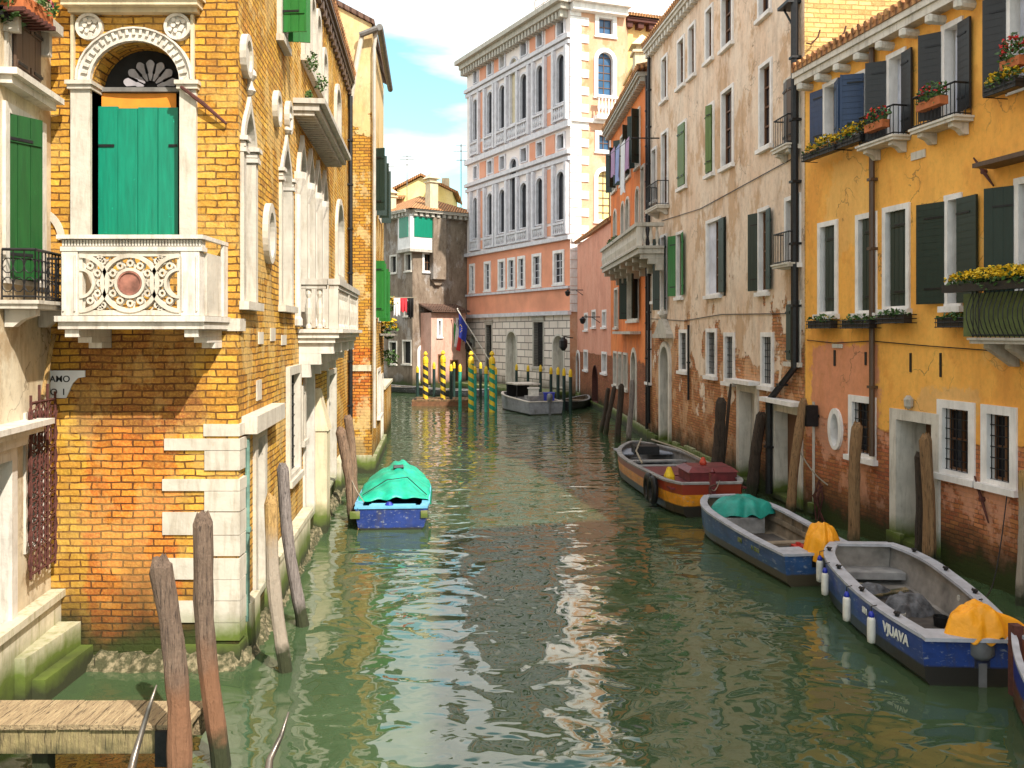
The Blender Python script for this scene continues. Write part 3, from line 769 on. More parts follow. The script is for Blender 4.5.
mb = MB(); arcring(mb, mu, mv, .001, RR * .36, bd - .1, bd - .03); AF.ring(mb, [(mu + RR * .36 * math.cos(t), mv + RR * .36 * math.sin(t)) for t in [i * math.pi / 12 for i in range(25)]], [(mu + RR * .41 * math.cos(t), mv + RR * .41 * math.sin(t)) for t in [i * math.pi / 12 for i in range(25)]], bd - .1, bd - .01, True)
mb.build('porphyry_disc', plain('porphyry', (.26, .11, .08), .5, .5, 8), bo)
cb = MB()
for a, b in ((63, 77), (183, 197)):
    for d0_, d1_, y0_, y1_ in ((.01, .95, 337, 329.5), (.01, .6, 343, 337.2), (.01, .3, 349, 343.2)): AF.box(cb, bu(a), bu(b), bv(y0_), bv(y1_), d0_, d1_)
cb.build('corbel', M['stone'], bo)
# quoins at the corner
mb = MB()
for x0, y0, x1, y1 in ((209, 318.5, 240.6, 331), (204, 424, 241, 436), (165, 438.5, 241, 450), (205, 450.4, 241, 470), (163, 479, 241, 490.5), (205, 491, 241, 511), (163, 512, 241, 534.5), (205, 535.2, 241, 555.5), (168, 558, 241, 579), (203, 579.5, 241, 600), (168, 600.6, 241, 622), (203, 622.5, 241, 640), (175, 644, 241, 668)):
    a, b, c_, d_ = AF.rect(x0, y0, x1, y1)
    pr = .025 + rnd.uniform(0, .012); mb.box(-6.42 + a, -3.8 + pr, 12.5 - pr, 12.5 + (.45 if x0 < 190 else .25), c_, d_)
mb.build('quoin', M['stone_white'], pal)
# stone fragments, tie rod, ledges
mb = MB(); u, v = AF.hit(58, 222)
AF.ring(mb, [(u - .32 + .33 * math.cos(t), v - .25 + .36 * math.sin(t)) for t in [i * .13 for i in range(13)]], [(u - .32 + .42 * math.cos(t), v - .25 + .46 * math.sin(t)) for t in [i * .13 for i in range(13)]], 0, .03)
mb.build('arch_fragment', M['stone_white'], pal)
mb = MB(); mb.tube([AF.P(*AF.hit(184, 89), .12), AF.P(*AF.hit(205, 105), .1), AF.P(*AF.hit(228, 125), .06)], [.022, .03, .018], 6); mb.build('tie_rod', M['rust'], pal)
# rough footing with barnacles
mb = MB(); rows = []
path_xy = [(-6.4, 12.1), (-5.4, 11.95), (-4.4, 11.9), (-3.75, 12.0), (-3.45, 12.3), (-3.5, 13.2), (-3.7, 16), (-4.0, 19), (-4.4, 23), (-4.75, 27), (-4.95, 29.4)]
pin = [(-6.4, 12.6), (-5.4, 12.6), (-4.4, 12.6), (-3.95, 12.6), (-3.9, 12.7), (-3.95, 13.2), (-4.2, 16), (-4.5, 19), (-4.87, 23), (-5.24, 27), (-5.45, 29.4)]
def resam(p, n):
    L = [0]
    for a, b in zip(p, p[1:]): L.append(L[-1] + math.dist(a, b))
    out = []
    for i in range(n):
        s_ = L[-1] * i / (n - 1); k = max(j for j in range(len(p)) if L[j] <= s_ + 1e-9); k = min(k, len(p) - 2); t = (s_ - L[k]) / (L[k + 1] - L[k])
        out.append((p[k][0] + (p[k + 1][0] - p[k][0]) * t, p[k][1] + (p[k + 1][1] - p[k][1]) * t))
    return out
nn = 220; A1 = resam(path_xy, nn); A2 = resam(pin, nn)
for j in range(8):
    t = j / 7; row = []
    for i in range(nn):
        x = A1[i][0] + (A2[i][0] - A1[i][0]) * t; y = A1[i][1] + (A2[i][1] - A1[i][1]) * t
        k = rnd.uniform(-.04, .04); row.append((x + k, y + rnd.uniform(-.04, .04), -.25 + .42 * min(1, t * 1.6) + rnd.uniform(-.05, .05)))
    rows.append(row)
mb.grid(rows)
g = G('barnacles'); f = g.noise(9, 5, .7)
M['barn'] = g.out(g.mix(g.ramp(f, .45, .62), (.05, .05, .02), (.24, .20, .12)), .9, g.bump(g.noise(25, 4), .8, .03))
mb.build('footing', M['barn'], pal)
# side facade -------------------------------------------------------
ZS = lambda px: AS.hit(px, 300)[0]
def gothic(x0, x1, vb_, vt_, nm='lancet_window', cap=True):
    ua, ub = ZS(x0), ZS(x1)
    o = win_uv(AS, ua, ub, vb_, vt_, 'gothic', fw=.16, dep=.30, proud=.05, pane='dark', frame='stone_white', sill=True, name=nm, sash=None)
    mb = MB(); vc = vt_ - (vt_ - vb_) * .30
    for s_ in (ua, ub - .16):
        AS.box(mb, s_ - .03, s_ + .19, vc, vc + .06, -.26, .09); AS.box(mb, s_ - .01, s_ + .17, vc + .08, vc + .14, -.26, .075); AS.box(mb, s_ - .05, s_ + .21, vc + .16, vc + .22, -.26, .11)
    mb.build('capital', M['stone'], o)
    mb = MB(); um = (ua + ub) / 2; mb.lathe(AS.P(um, vt_ + .02, .03), [(.04, 0), (.09, .06), (.05, .14), (.04, .2), (.10, .28), (.09, .34), (.03, .42), (.01, .5)], 12); mb.build('finial', M['stone_white'], o)
    return o
gothic(240.5, 254.5, 5.05, 8.05); gothic(279, 291, 5.1, 8.25)
for px, v in ((234.5, 8.55), (274.8, 8.45), (286.5, 8.6)):
    mb = MB(); uu = ZS(px) if px > 240 else .35; cr = lambda k: [(uu + k * math.cos(2 * math.pi * i / 20), v + k * 1.1 * math.sin(2 * math.pi * i / 20)) for i in range(21)]
    AS.ring(mb, cr(.2), cr(.28), 0, .09, True); AS.slab(mb, cr(.2)[:-1], 0, .05); mb.build('medallion', M['stone_white'], pal)
win_uv(AS, ZS(262.5), ZS(271), 5.75, 6.7, 'oval', fw=.13, dep=.25, proud=.09, pane='dark', frame='stone_white', sash=None, sill=False, name='oculus')
# four-light gothic window with its balcony
q0, q1 = ZS(295.5), ZS(326); n4 = 4; wq = (q1 - q0) / n4
for i in range(n4):
    o = win_uv(AS, q0 + wq * i + .06, q0 + wq * (i + 1) - .06, 4.72, 8.65, 'gothic', fw=.15, dep=.4, proud=.08, pane='dark', frame='stone_white', sill=False, name='balcony_light', sash=None)
    mb = MB(); vc = 7.45
    if i: pass
    mb.lathe(AS.P(q0 + wq * i + .02, 4.75, .02), [(.12, 0), (.12, .12), (.085, .18), (.08, vc - 4.85), (.1, vc - 4.8), (.19, vc - 4.55), (.2, vc - 4.42)], 10); mb.build('column', M['stone'], o)
mb = MB(); AS.box(mb, q0 - .3, q1 + .15, 8.95, 9.07, .0, .5); AS.box(mb, q0 - .35, q1 + .2, 9.08, 9.18, 0, .62)
for i in range(26): AS.box(mb, q0 - .25 + i * (q1 - q0 + .3) / 26, q0 - .25 + (i + .5) * (q1 - q0 + .3) / 26, 8.86, 8.945, 0, .4)
mb.build('drip_hood', M['stone_grey'], pal)
b0, b1 = AS.hit(298, 300)[0], ZS(327); bo = .8
mb = MB(); AS.box(mb, b0 - .05, b1 + .05, 4.5, 4.6, .005, bo + .02); AS.box(mb, b0 - .1, b1 + .1, 4.605, 4.68, .005, bo + .1); AS.box(mb, b0, b1, 4.4, 4.498, .005, bo - .06)
ob = mb.build('balcony', M['stone'], pal)
mb = MB()
def rail3(u0_, u1_, d0_, d1_): AS.box(mb, u0_, u1_, 5.58, 5.7, d0_, d1_); AS.box(mb, u0_ + .03, u1_ - .03, 5.5, 5.578, d0_ + .03, d1_ - .03)
rail3(b0 - .04, b1 + .04, bo - .2, bo + .04); rail3(b0 - .04, b0 + .2, .01, bo - .21); rail3(b1 - .2, b1 + .04, .01, bo - .21)
mb.build('handrail', M['stone_grey'], ob)
mb = MB()
prof = [(.06, 0), (.06, .05), (.035, .1), (.07, .3), (.075, .42), (.035, .62), (.06, .7), (.06, .8)]
for i in range(20): mb.lathe(AS.P(b0 + .25 + (b1 - b0 - .5) * i / 19, 4.69, bo - .08), prof, 8)
for d in (.2, .42): mb.lathe(AS.P(b0 + .08, 4.69, d), prof, 8); mb.lathe(AS.P(b1 - .08, 4.69, d), prof, 8)
mb.build('baluster', M['stone_white'], ob)
mb = MB()
for uu in (b0 + .08, (b0 + b1) / 2, b1 - .08): AS.box(mb, uu - .1, uu + .1, 4.685, 5.498, bo - .18, bo + .0)
mb.build('pier', M['stone_white'], ob)
mb = MB()
for i in range(4):
    uu = b0 + .2 + (b1 - b0 - .4) * i / 3
    for d1_, z0_, z1_ in ((bo - .1, 4.18, 4.397), (bo - .35, 3.96, 4.178), (.24, 3.7, 3.958)): AS.box(mb, uu - .13, uu + .13, z0_, z1_, .006, d1_)
mb.build('corbel', M['stone'], ob)
# upper windows
def topw(x0, x1, v0_, v1_, **k): return win_uv(AS, ZS(x0), ZS(x1), v0_, v1_, fw=.14, dep=.3, proud=.08, pane='dark', frame='stone_white', **k)
topw(277, 284, 9.8, 12.4, sh=dict(mat='sh_green', l=100, r=95, wl=.42, wr=.4))
for a, b in ((301, 307), (308, 313), (314, 319)): topw(a, b, 10.35, 12.2, kind='arch', sash=None)
for a, b in ((320.6, 325.2), (334, 339)): topw(a, b, 9.75, 11.7, kind='arch', sash=None)
topw(335, 342, 6.2, 8.5, kind='arch', sash=None)
topw(286, 297.5, 1.85, 3.95, grille=True)
topw(299, 302.5, 2.4, 3.5, sash=None)
win_uv(AS, ZS(253), ZS(264), .55, 3.15, fw=.16, dep=.5, proud=.05, pane='dark', frame='stone_white', sash=None, sill=False, name='water_door')
mb = MB(); a, b = ZS(243) - .1, ZS(272); AS.box(mb, max(.05, a), b, 3.17, 3.42, .0, .22); mb.build('door_lintel', M['stone_white'], pal)
win_uv(AS, ZS(303), ZS(313), .5, 4.1, kind='arch', fw=.14, dep=.6, proud=.05, pane='dark', frame='stone', sash=None, sill=False, name='water_door')
win_uv(AS, ZS(327), ZS(335), .5, 3.6, fw=.12, dep=.5, proud=.05, pane='dark', frame='stone_white', sash=None, sill=False, name='water_door')
mb = MB(); a = ZS(313.5); AS.box(mb, a, a + .7, -.5, 2.35, .0, .30)
p = [AS.P(a - .03, 2.352, 0), AS.P(a + .73, 2.352, 0), AS.P(a + .73, 2.352, .34), AS.P(a - .03, 2.352, .34)]; q = [AS.P(a + .1, 3.3, 0), AS.P(a + .6, 3.3, 0), AS.P(a + .6, 3.3, .1), AS.P(a + .1, 3.3, .1)]
mb.add(p + q, [(3, 2, 1, 0), (4, 5, 6, 7), (0, 1, 5, 4), (1, 2, 6, 5), (2, 3, 7, 6), (3, 0, 4, 7)])
mb.build('buttress', M['stone_cream'], pal)
mb = MB(); AS.box(mb, .3, ZS(252), -.5, .75, 0, .12)
for a, b, h_ in ((ZS(264.5), ZS(302.5), .85), (ZS(335.5), AS.L - .05, .9)): AS.box(mb, a, b, -.5, h_, 0, .16); AS.box(mb, a, b, h_ + .003, h_ + .1, 0, .22)
mb.build('plinth', M['plinth'], pal)
mb = MB()                                             # white patches of old stone set in the brick
for x, y0, y1 in ((258, 332, 344), (270, 328, 341), (256, 380, 400), (281, 335, 345), (262, 440, 452)):
    a, b, c_, d_ = AS.rect(x, y0, x + 4.5, y1); AS.box(mb, a, b, c_, d_, 0, .02)
mb.build('stone_insert', M['stone_white'], pal)
M['verdigris'] = plain('verdigris_pipe', (.12, .22, .18), .7, .35, 8)
pipe(AS, [(.32, 3.1), (.32, .5)], .035, 'verdigris', .06)
pipe(AS, [(AS.L - .25, 12.3), (AS.L - .25, .8)], .07, 'iron', .1)
eave(AS, .1, AS.L + .02, 12.6, out=.16, th=.14, mat='sh_brown', step=.55, bh=.24, tooth=.9)
roof(AS, -.4, AS.L + .05, 12.85, .24, 6, 1.6)
mb = MB(); AF.faces(mb); mb.build('wall', MAF, pal)
mb = MB(); AS.faces(mb)
mb.quad((-6.42, 12.5, -.5), (-9, 12.5, -.5), (-9, 12.5, 12.9), (-6.42, 12.5, 12.9)); mb.quad((-5.37, 29.5, -.5), (-12, 29.5, -.5), (-12, 29.5, 12.9), (-5.37, 29.5, 12.9)); mb.quad((-12, 29.5, -.5), (-9, 12.5, -.5), (-9, 12.5, 12.9), (-12, 29.5, 12.9))
mb.quad((-9, 12.5, 12.9), (-3.8, 12.5, 12.9), (-5.37, 29.5, 12.9), (-12, 29.5, 12.9))
mb.build('wall', MAS, pal)
# street name plate
sg = thing('street_sign', 'broken white street name plate reading AMO, fixed low on the brick wall', 'sign', (-6.1, 12.44, 3.8))
mb = MB(); pts = [AF.hit(x, y, .02) for x, y in ((40, 398), (66, 398), (73, 383), (78, 378), (85, 377), (85, 370.5), (40, 370.5))]
AF.slab(mb, pts, .004, .025); so_ = mb.build('plate', plain('white_enamel', (.7, .7, .72), .4, .08, 4), sg)
for s_, x, y in (('AMO', 49.5, 382), ('O  I', 50, 395)):
    p = AF.P(*AF.hit(x, y, .03), .027); text_mesh('lettering', s_, .125, M['iron'], sg, p, (1, 0, 0), (0, 0, 1), off=Vector(sg['_o']), fat=.001)
# sill plants on the side wall
for i, (u_, v_, d_, s_) in enumerate(((ZS(302), 10.2, .2, .2), (ZS(312), 10.2, .2, .22), (ZS(294), 9.2, .3, .12), (ZS(297.5), 9.2, .3, .1))):
    t = thing('wall_plant', ['bushy green plant on the near end of the top floor sill', 'bushy green plant on the far end of the top floor sill', 'weed tuft growing on the near end of the drip hood', 'smaller weed tuft behind the first on the drip hood'][i], 'plant', AS.P(u_, v_, d_), 'plants growing high on the brick palace')
    plants(AS.P(u_, v_ + s_ * .3, d_), AS.t * s_ * 1.4, AS.n * s_ * .7, Vector((0, 0, s_)), 110, .04, M['foliage'], t)

# ---------------------------------------------------------------- near left plaster house
lh = thing('plaster_house', 'cream plaster house cut by the left edge, with green shutters and iron balcony', 'building', (-6.2, 10.5, 0))
LW = Wall((-5.62, 6), (-6.4, 12.49), 13, lh, ref=(0, 9))
ML = wallmat('cream_plaster', ((.5, .3, .15), (.6, .4, .2), (.5, .35, .2)), stuc=((.62, .5, .33), (.74, .66, .5), (.50, .38, .24)), cover=(-3, 1), streak=.5, wet=.6, dirt=(.2, .12, .06))
LU = lambda x: LW.hit(x, 300)[0]
zL = lambda x, y: LW.hit(x, y)[1]
win_uv(LW, LU(3), LU(43), zL(20, 285), zL(20, 112), fw=.1, dep=.25, proud=.04, pane='dark', frame='stone', sill=False, sash=None, sh=dict(mat='sh_deep', l=35, r=20, proud=-.05))
win_uv(LW, LU(5), LU(36), zL(20, 82), zL(20, 14), fw=.08, dep=.3, proud=.05, pane='dark', frame='stone_grey', sill=False, sash=None, sh=dict(mat='sh_brown', l=0, r=0))
mb = MB(); v = zL(20, 96)
LW.box(mb, LU(-2), LU(44), v, v + .1, 0, .16); LW.box(mb, LU(-4), LU(46), v + .1, v + .18, 0, .24); mb.build('window_hood', M['stone'], lh)
mb = MB(); v = zL(20, 24)
LW.box(mb, LU(0), LU(40), v + .05, v + .18, 0, .3)
for x in (3, 35): LW.box(mb, LU(x), LU(x + 3), v - .25, v + .048, 0, .18)
mb.build('balcony_slab', M['stone_grey'], lh)
sbalcony(LW, LU(-2), LU(46), zL(20, 302), out=.45, th=.1, mat='stone_grey', corb=2, rail=.62, curl=True)
win_uv(LW, LU(24), LU(44), 1.75, 3.55, fw=.05, dep=.2, proud=.03, pane='dark', frame='stone', sash=None, sill=False, name='grated_window')
mb = MB(); v0_, v1_, a, b = 1.5, 3.7, LU(21), LU(46)
for i in range(4):
    for j in range(7):
        cu_, cv_ = a + (b - a) * (i + .5) / 4, v0_ + (v1_ - v0_) * (j + .5) / 7
        mb.tube([LW.P(cu_ + .17 * math.cos(t), cv_ + .15 * math.sin(t), .12) for t in [q * math.pi / 5 for q in range(11)]], .011, 5, False)
        mb.tube([LW.P(cu_ + .07 * math.cos(t), cv_ + .07 * math.sin(t), .12) for t in [q * math.pi / 4 for q in range(9)]], .010, 5, False)
for i in range(4): mb.tube([LW.P(a + (b - a) * i / 3, v0_ - .06, .12), LW.P(a + (b - a) * i / 3, v1_ + (.1 if i in (0, 3) else .22), .12)], .018, 5)
for v in (v0_, v1_): mb.tube([LW.P(a, v, .12), LW.P(b, v, .12)], .018, 5)
mb.build('window_grate', M['rust'], lh)
mb = MB(); v = zL(15, 434); LW.box(mb, LU(-45), LU(26), v, v + .09, 0, .22); LW.box(mb, LU(-48), LU(29), v + .09, v + .16, 0, .32); LW.box(mb, LU(-42), LU(20), v - .14, v - .002, 0, .12); mb.build('door_hood', M['stone'], lh)
win_uv(LW, LU(-40), LU(12), .6, v - .16, fw=.14, dep=.3, proud=.06, pane='dark', frame='stone', sill=False, sash=None, name='door')
mb = MB(); LW.box(mb, 0, LW.L - .01, -.5, .95, 0, .14); LW.box(mb, 0, LW.L - .01, .955, 1.05, 0, .2); mb.build('plinth', M['plinth'], lh)
mb = MB(); mb.tube([LW.P(LU(38), zL(38, 395), .06), LW.P(LU(44), zL(44, 345), .1), LW.P(LU(47), zL(47, 335), .1)], .03, 6); mb.build('bracket_arm', M['pole_tan'], lh)
body(LW, 5, ML)
roof(LW, 0, LW.L, 13.0, .4, 4, 1)
st = tag(MB.build((lambda m: (m.box(-6.3, -5.95, 11.0, 12.42, -.5, .62), m.box(-5.948, -5.78, 11.15, 12.42, -.5, .3), m)[2])(MB()), 'landing_step', M['plinth'], loc=(-6.1, 11.8, 0)), 'low mossy stone landing block between the plaster house and the brick palace', 'step')
fb = thing('flower_box', 'terracotta trough with pink geraniums and dark hanging leaves, topmost at the upper left corner', 'flower box', (-6.0, 12, 9), 'flower boxes at the windows')
Pc = at(26, 9, 11.2)
mb = MB(); mb.box(Pc.x - .12, Pc.x + .16, Pc.y - .35, Pc.y + .35, Pc.z - .1, Pc.z + .06); mb.build('planter', M['terra'], fb)
mb = MB()
for i in range(8): mb.box(Pc.x - .14, Pc.x + .2, Pc.y - .4 + .1 * i, Pc.y - .36 + .1 * i, Pc.z - .16, Pc.z - .11)
mb.build('rack', M['rust'], fb)
plants(Pc + Vector((.0, 0, .12)), Vector((.3, 0, 0)), Vector((0, .55, 0)), Vector((0, 0, .18)), 350, .045, M['foliage'], fb, 30, fmat=M['flower_p'], fs=.03)
Pd = at(14, 14, 11.0)
fb2 = thing('flower_box', 'dark iron rack of trailing leafy plants beside the terracotta trough', 'flower box', Pd, 'flower boxes at the windows')
mb = MB(); mb.box(Pd.x - .25, Pd.x - .02, Pd.y - .2, Pd.y + .2, Pd.z - .08, Pd.z + .04); mb.build('planter', M['iron'], fb2)
plants(Pd + Vector((-.1, 0, .06)), Vector((.25, 0, 0)), Vector((0, .4, 0)), Vector((0, 0, .2)), 250, .05, M['foliage'], fb2)

# ---------------------------------------------------------------- second left house
ch = thing('tall_brick_house', 'narrow tall ochre brick house behind the palace, with green shutters over the canal', 'building', (-5, 30, 0))
CF = Wall((-9, 29.52), (-4.6, 29.52), 14.6, ch); CS = Wall((-4.6, 29.52), (-5.205, 36.5), 14.6, ch, ref=(3, 30))
MC = wallmat('ochre_brick_far', YB, stuc=((.66, .45, .18), (.75, .58, .33)), cover=(11.2, 1.6), mort=(.16, .08, .03), noise_amt=3.0, remnant=((.74, .55, .26), .7), streak=.35, crack=False, patches=((-5.5, -4.6, 1.9, 4.1, ((.58, .13, .02), (.7, .2, .03)), 1), ))
CZ = lambda px: CS.hit(px, 300)[0]
for x0, x1, a, b in ((373.5, 376, 5.1, 7.1), (378, 380.5, 5.0, 7.0)):
    win_uv(CS, CZ(x0), CZ(x1), a, b, fw=.06, proud=.02, sill=False, pane='dark', frame='stone_grey', sh=dict(mat='sh_green', l=100, r=95, wl=.36, wr=.34))
for x0, x1, a, b in ((373.5, 376, 8.7, 10.9), (378.5, 381, 8.8, 10.9)):
    win_uv(CS, CZ(x0), CZ(x1), a, b, fw=.06, proud=.02, sill=False, pane='dark', frame='stone_grey', sh=dict(mat='sh_dark', l=110, r=100, wl=.38, wr=.36))
win_uv(CS, CZ(377), CZ(380), 1.6, 3.3, fw=.1, pane='dark', frame='stone'); win_uv(CS, CZ(380.8), CZ(382.6), .5, 3.0, fw=.12, pane='dark', frame='stone', sill=False, name='water_door', sash=None)
mb = MB()
a, b, c_, d_ = CF.rect(349, 365, 372, 371); CF.box(mb, a, b, c_, d_, 0, .05)
a, b, c_, d_ = CF.rect(349.5, 455, 372, 476); CF.box(mb, a, b, c_ , d_, 0, .05); CS.box(mb, 0.02, CS.L, -.5, .5, 0, .12)
mb.build('stone_band', M['plinth'], ch)
mb = MB(); CF.faces(mb); CS.faces(mb)
mb.quad((-5.205, 36.5, -.5), (-12, 36.5, -.5), (-12, 36.5, 14.6), (-5.205, 36.5, 14.6)); mb.quad((-12, 36.5, 14.6), (-9, 29.52, 14.6), (-4.6, 29.52, 14.6), (-5.205, 36.5, 14.6)); mb.quad((-9, 29.52, -.5), (-12, 36.5, -.5), (-12, 36.5, 14.6), (-9, 29.52, 14.6))
mb.build('wall', MC, ch)
mb = MB(); a = Vector((-4.5, 29.42, 14.7)); b = Vector((-7.9, 29.42, 16.5)); dd = Vector((-.6, 7.2, 0)); 
mb.add([a, b, b + dd, a + dd, a + Vector((0, 0, .15)), b + Vector((0, 0, .15)), b + dd + Vector((0, 0, .15)), a + dd + Vector((0, 0, .15))], [(3, 2, 1, 0), (4, 5, 6, 7), (0, 1, 5, 4), (1, 2, 6, 5), (2, 3, 7, 6), (3, 0, 4, 7)]); mb.build('roof', M['tile_dark'], ch)
mb = MB(); mb.add([(-4.6, 29.52, 14.6), (-9, 29.52, 14.6), (-9, 29.52, 17), (-4.6, 29.52, 14.72)], [(0, 1, 2, 3)]); mb.build('gable', MC, ch)
mb = MB(); mb.tube([(-4.3, 29.25, 14.55), (-4.95, 36.6, 14.5)], .11, 8); mb.tube([(-4.95, 29.3, 14.3), (-4.35, 29.22, 14.5)], .1, 8); mb.build('gutter', M['lead'], ch)
mb = MB(); mb.tube([(-4.42, 29.38, 14.5), (-4.5, 29.4, 13.9), (-4.5, 29.4, 1.5)], .055, 8); mb.build('drainpipe', M['stone_grey'], ch)
mb = MB(); mb.tube([(-4.9, 29.35, 14.3), (-5.15, 29.4, 13), (-5.3, 29.4, 11.9)], .08, 8); mb.build('drainpipe', M['stone_white'], ch)
mb = MB()
for k in range(3): CS.box(mb, CZ(379), CZ(382), 4.5 + .0 * k, 4.58, 0, .6)
mb.build('balcony_slab', M['stone_grey'], ch)
# ================================================================ right bank
# ---- yellow house
yh = thing('yellow_house', 'yellow plaster house with brick base, flower balconies and dark shutters, nearest on the right', 'building', (9, 16, 0))
Y = Wall((7.4, 22.7), (10.28, 8.44), 11.0, yh)
PU = lambda x: Y.P(*Y.hit(x, 333)).dot(Y.t)
MY = wallmat('yellow_plaster', ((.50, .15, .055), (.64, .26, .11), (.42, .14, .06)), stuc=((.90, .42, .085), (.97, .52, .12), (.84, .38, .08)), cover=(2.55, .8), noise_amt=1.0, row=.085, bw=.26,
             mort=(.2, .1, .06), spatch=((PU(812), PU(877), 2.3, 4.3, (.78, .32, .19), .9), (PU(905), PU(975), 2.3, 3.4, (.84, .50, .20), .7), (PU(985), PU(1060), 4.2, 6.6, (.94, .60, .22), .5), (PU(830), PU(870), 6.5, 8.6, (.93, .58, .2), .5)), streak=.28, remnant=((.80, .40, .26), .75), dirt=(.5, .2, .05), wet=.9, bstr=.7, crack=True, cov_noise=.7,
             patches=())
def px_sh(m, l, r, st='h', **k): return dict(mat=m, l=l, r=r, style=st, **k)
# top row
pass
win(Y, 824, 82, 838, 142, fw=.08, pane='glass', frame='frame_white', curtain=(.3, .95), sh=px_sh('sh_blue', 170, 160, outer=True, wl=.45, wr=.45), sill=False)
win(Y, 855, 72, 868, 135, fw=.08, pane='dark', frame='frame_white', sh=px_sh('sh_blue', 165, 60, outer=True, wl=.5, wr=.5), sill=False)
win(Y, 888, 52, 906, 138, fw=.09, pane='glass', frame='frame_white', curtain=(.0, .5), sh=px_sh('sh_black', 130, 172, outer=True, wl=.42, wr=.4), sill=False)
win(Y, 943, 22, 963, 118, fw=.09, pane='glass', frame='frame_white', curtain=(.1, .9), sh=px_sh('sh_black', 140, 172, outer=True, wl=.42, wr=.4), sill=False)
win(Y, 1008, -16, 1032, 92, fw=.09, pane='glass', frame='frame_white', curtain=(.0, .6), sh=px_sh('sh_black', 145, 172, outer=True, wl=.38, wr=.42), sill=False)
win(Y, 1085, -50, 1112, 60, fw=.09, pane='glass', frame='frame_white', curtain=(.0, .6), sh=px_sh('sh_black', 145, 172, outer=True, wl=.38, wr=.42), sill=False)
for x0, x1, y in ((870, 911, 142), (924, 974, 124)):
    ua, ub = Y.hit(x0, y)[0], Y.hit(x1, y)[0]; sbalcony(Y, ua + .15, ub, Y.hit((x0 + x1) / 2, y)[1], out=.42, th=.1, mat='stone', corb=2, rail=.62)
# middle row
win(Y, 819, 222, 838, 314, fw=.1, frame='frame_white', pane='dark', dep=.2, sh=dict(mat='sh_dark', r=0, style='v', proud=-.06, wr=.5), sash=None)
win(Y, 857, 214, 877, 313, fw=.1, frame='frame_white', pane='dark', sh=dict(mat='sh_dark', r=3, style='v', proud=-.06, wr=.45), sash='frame_wood', curtain=(.5,.62))
win(Y, 884, 206, 910, 309, fw=.1, frame='frame_white', pane='dark', dep=.22, sh=dict(mat='sh_dark', r=0, style='v', proud=-.06, wr=.6), sash=None)
win(Y, 946, 195, 962, 306, fw=.09, frame='frame_white', pane='dark', sh=dict(mat='sh_dark', l=163, r=176, style='h', outer=True, wl=.62, wr=.58), sash=None)
win(Y, 1016, 176, 1050, 318, fw=.1, frame='frame_white', pane='dark', sh=dict(mat='sh_dark', l=150, r=172, style='v', outer=True, wl=.5, wr=.6), sill=False)
win(Y, 1110, 160, 1140, 300, fw=.1, frame='frame_white', pane='dark', sh=dict(mat='sh_dark', l=150, r=172, style='v', outer=True, wl=.5, wr=.6))
# big flower balcony with bulging bars
ua = Y.hit(972, 330, .7)[0]; ub = Y.hit(1075, 330)[0]; vb = Y.hit(1010, 338, .5)[1]
sbalcony(Y, ua, ub, vb, out=.75, th=.1, mat='stone_grey', corb=3, rail=.98, bow=.14, cd=.4)
# ground floor
u0_, u1_, v0_, v1_ = Y.rect(830, 409, 843, 449)
win_uv(Y, u0_, u1_, v0_, v1_, 'oval', fw=.11, dep=.25, proud=.06, pane='dark', frame='frame_white', sash=None, sill=False, name='oval_window')
win(Y, 850, 397, 876, 457, fw=.13, frame='frame_white', pane='glass', grille=True, dep=.2)
win(Y, 939, 402, 975, 476, fw=.14, frame='frame_white', pane='glass', grille=True, dep=.2)
win(Y, 983, 407, 1017, 486, fw=.14, frame='frame_white', pane='glass', grille=True, dep=.2)
win(Y, 1085, 418, 1120, 508, fw=.14, frame='frame_white', pane='glass', grille=True, dep=.2)
ua, ub = Y.hit(892, 480)[0], Y.hit(940, 480)[0]
win_uv(Y, ua, ub, .15, Y.hit(915, 412)[1], fw=.2, dep=.7, proud=.05, frame='stone', pane='frame_wood', sill=False, name='water_door', sash=None)
mb = MB(); Y.box(mb, ua - .1, ub + .1, -.5, .148, 0, .35); Y.box(mb, ua - .06, ua + .42, .151, .4, .0, .1); mb.build('door_step', M['stone_grey'], yh)
ua, ub = Y.hit(1170, 480)[0], Y.hit(1215, 480)[0]
win_uv(Y, ua, ub, .15, 2.9, fw=.2, dep=.7, proud=.05, frame='stone', pane='frame_wood', sill=False, name='water_door', sash=None)
# slots, tie bars, pipe, lamp
mb = MB()
for x, y0, y1 in ((835, 350, 366), (866, 352, 365), (911, 353, 372), (941, 353, 377)):
    a, b, c_, d_ = Y.rect(x - .9, y0, x + .9, y1); Y.box(mb, a, b, c_, d_, .002, .02)
mb.build('vent_slot', M['iron'], yh)
mb = MB(); a, b, c_, d_ = Y.rect(833, 344, 843, 348); Y.box(mb, a, b, c_, d_, .002, .03); a, b, c_, d_ = Y.rect(912, 151, 926, 159); Y.box(mb, a, b, c_, d_, .002, .03); mb.build('stone_insert', M['stone'], yh)
mb = MB()
for p, q in (((976, 158), (996, 186)), ((977, 476), (991, 523))):
    P0, P1 = Y.P(*Y.hit(*p), .05), Y.P(*Y.hit(*q), .05); mb.tube([P0, (P0 + P1) / 2, P1], [.015, .035, .015], 6); mb.tube([(P0 + P1) / 2 - Y.n * .05, (P0 + P1) / 2 + Y.n * .03], .05, 6)
mb.build('tie_bar', M['rust'], yh)
a = Y.hit(876, 300)[0]; pipe(Y, [(a, 11.0), (a, Y.hit(876, 456)[1])], .065, 'sh_brown', .1)
a = Y.hit(804, 300)[0]
mb = MB(); a, b, c_, d_ = Y.rect(994, 157, 1060, 161); Y.box(mb, a, b, c_, c_ + .08, .0, .45); mb.build('awning_bar', M['sh_brown'], yh)
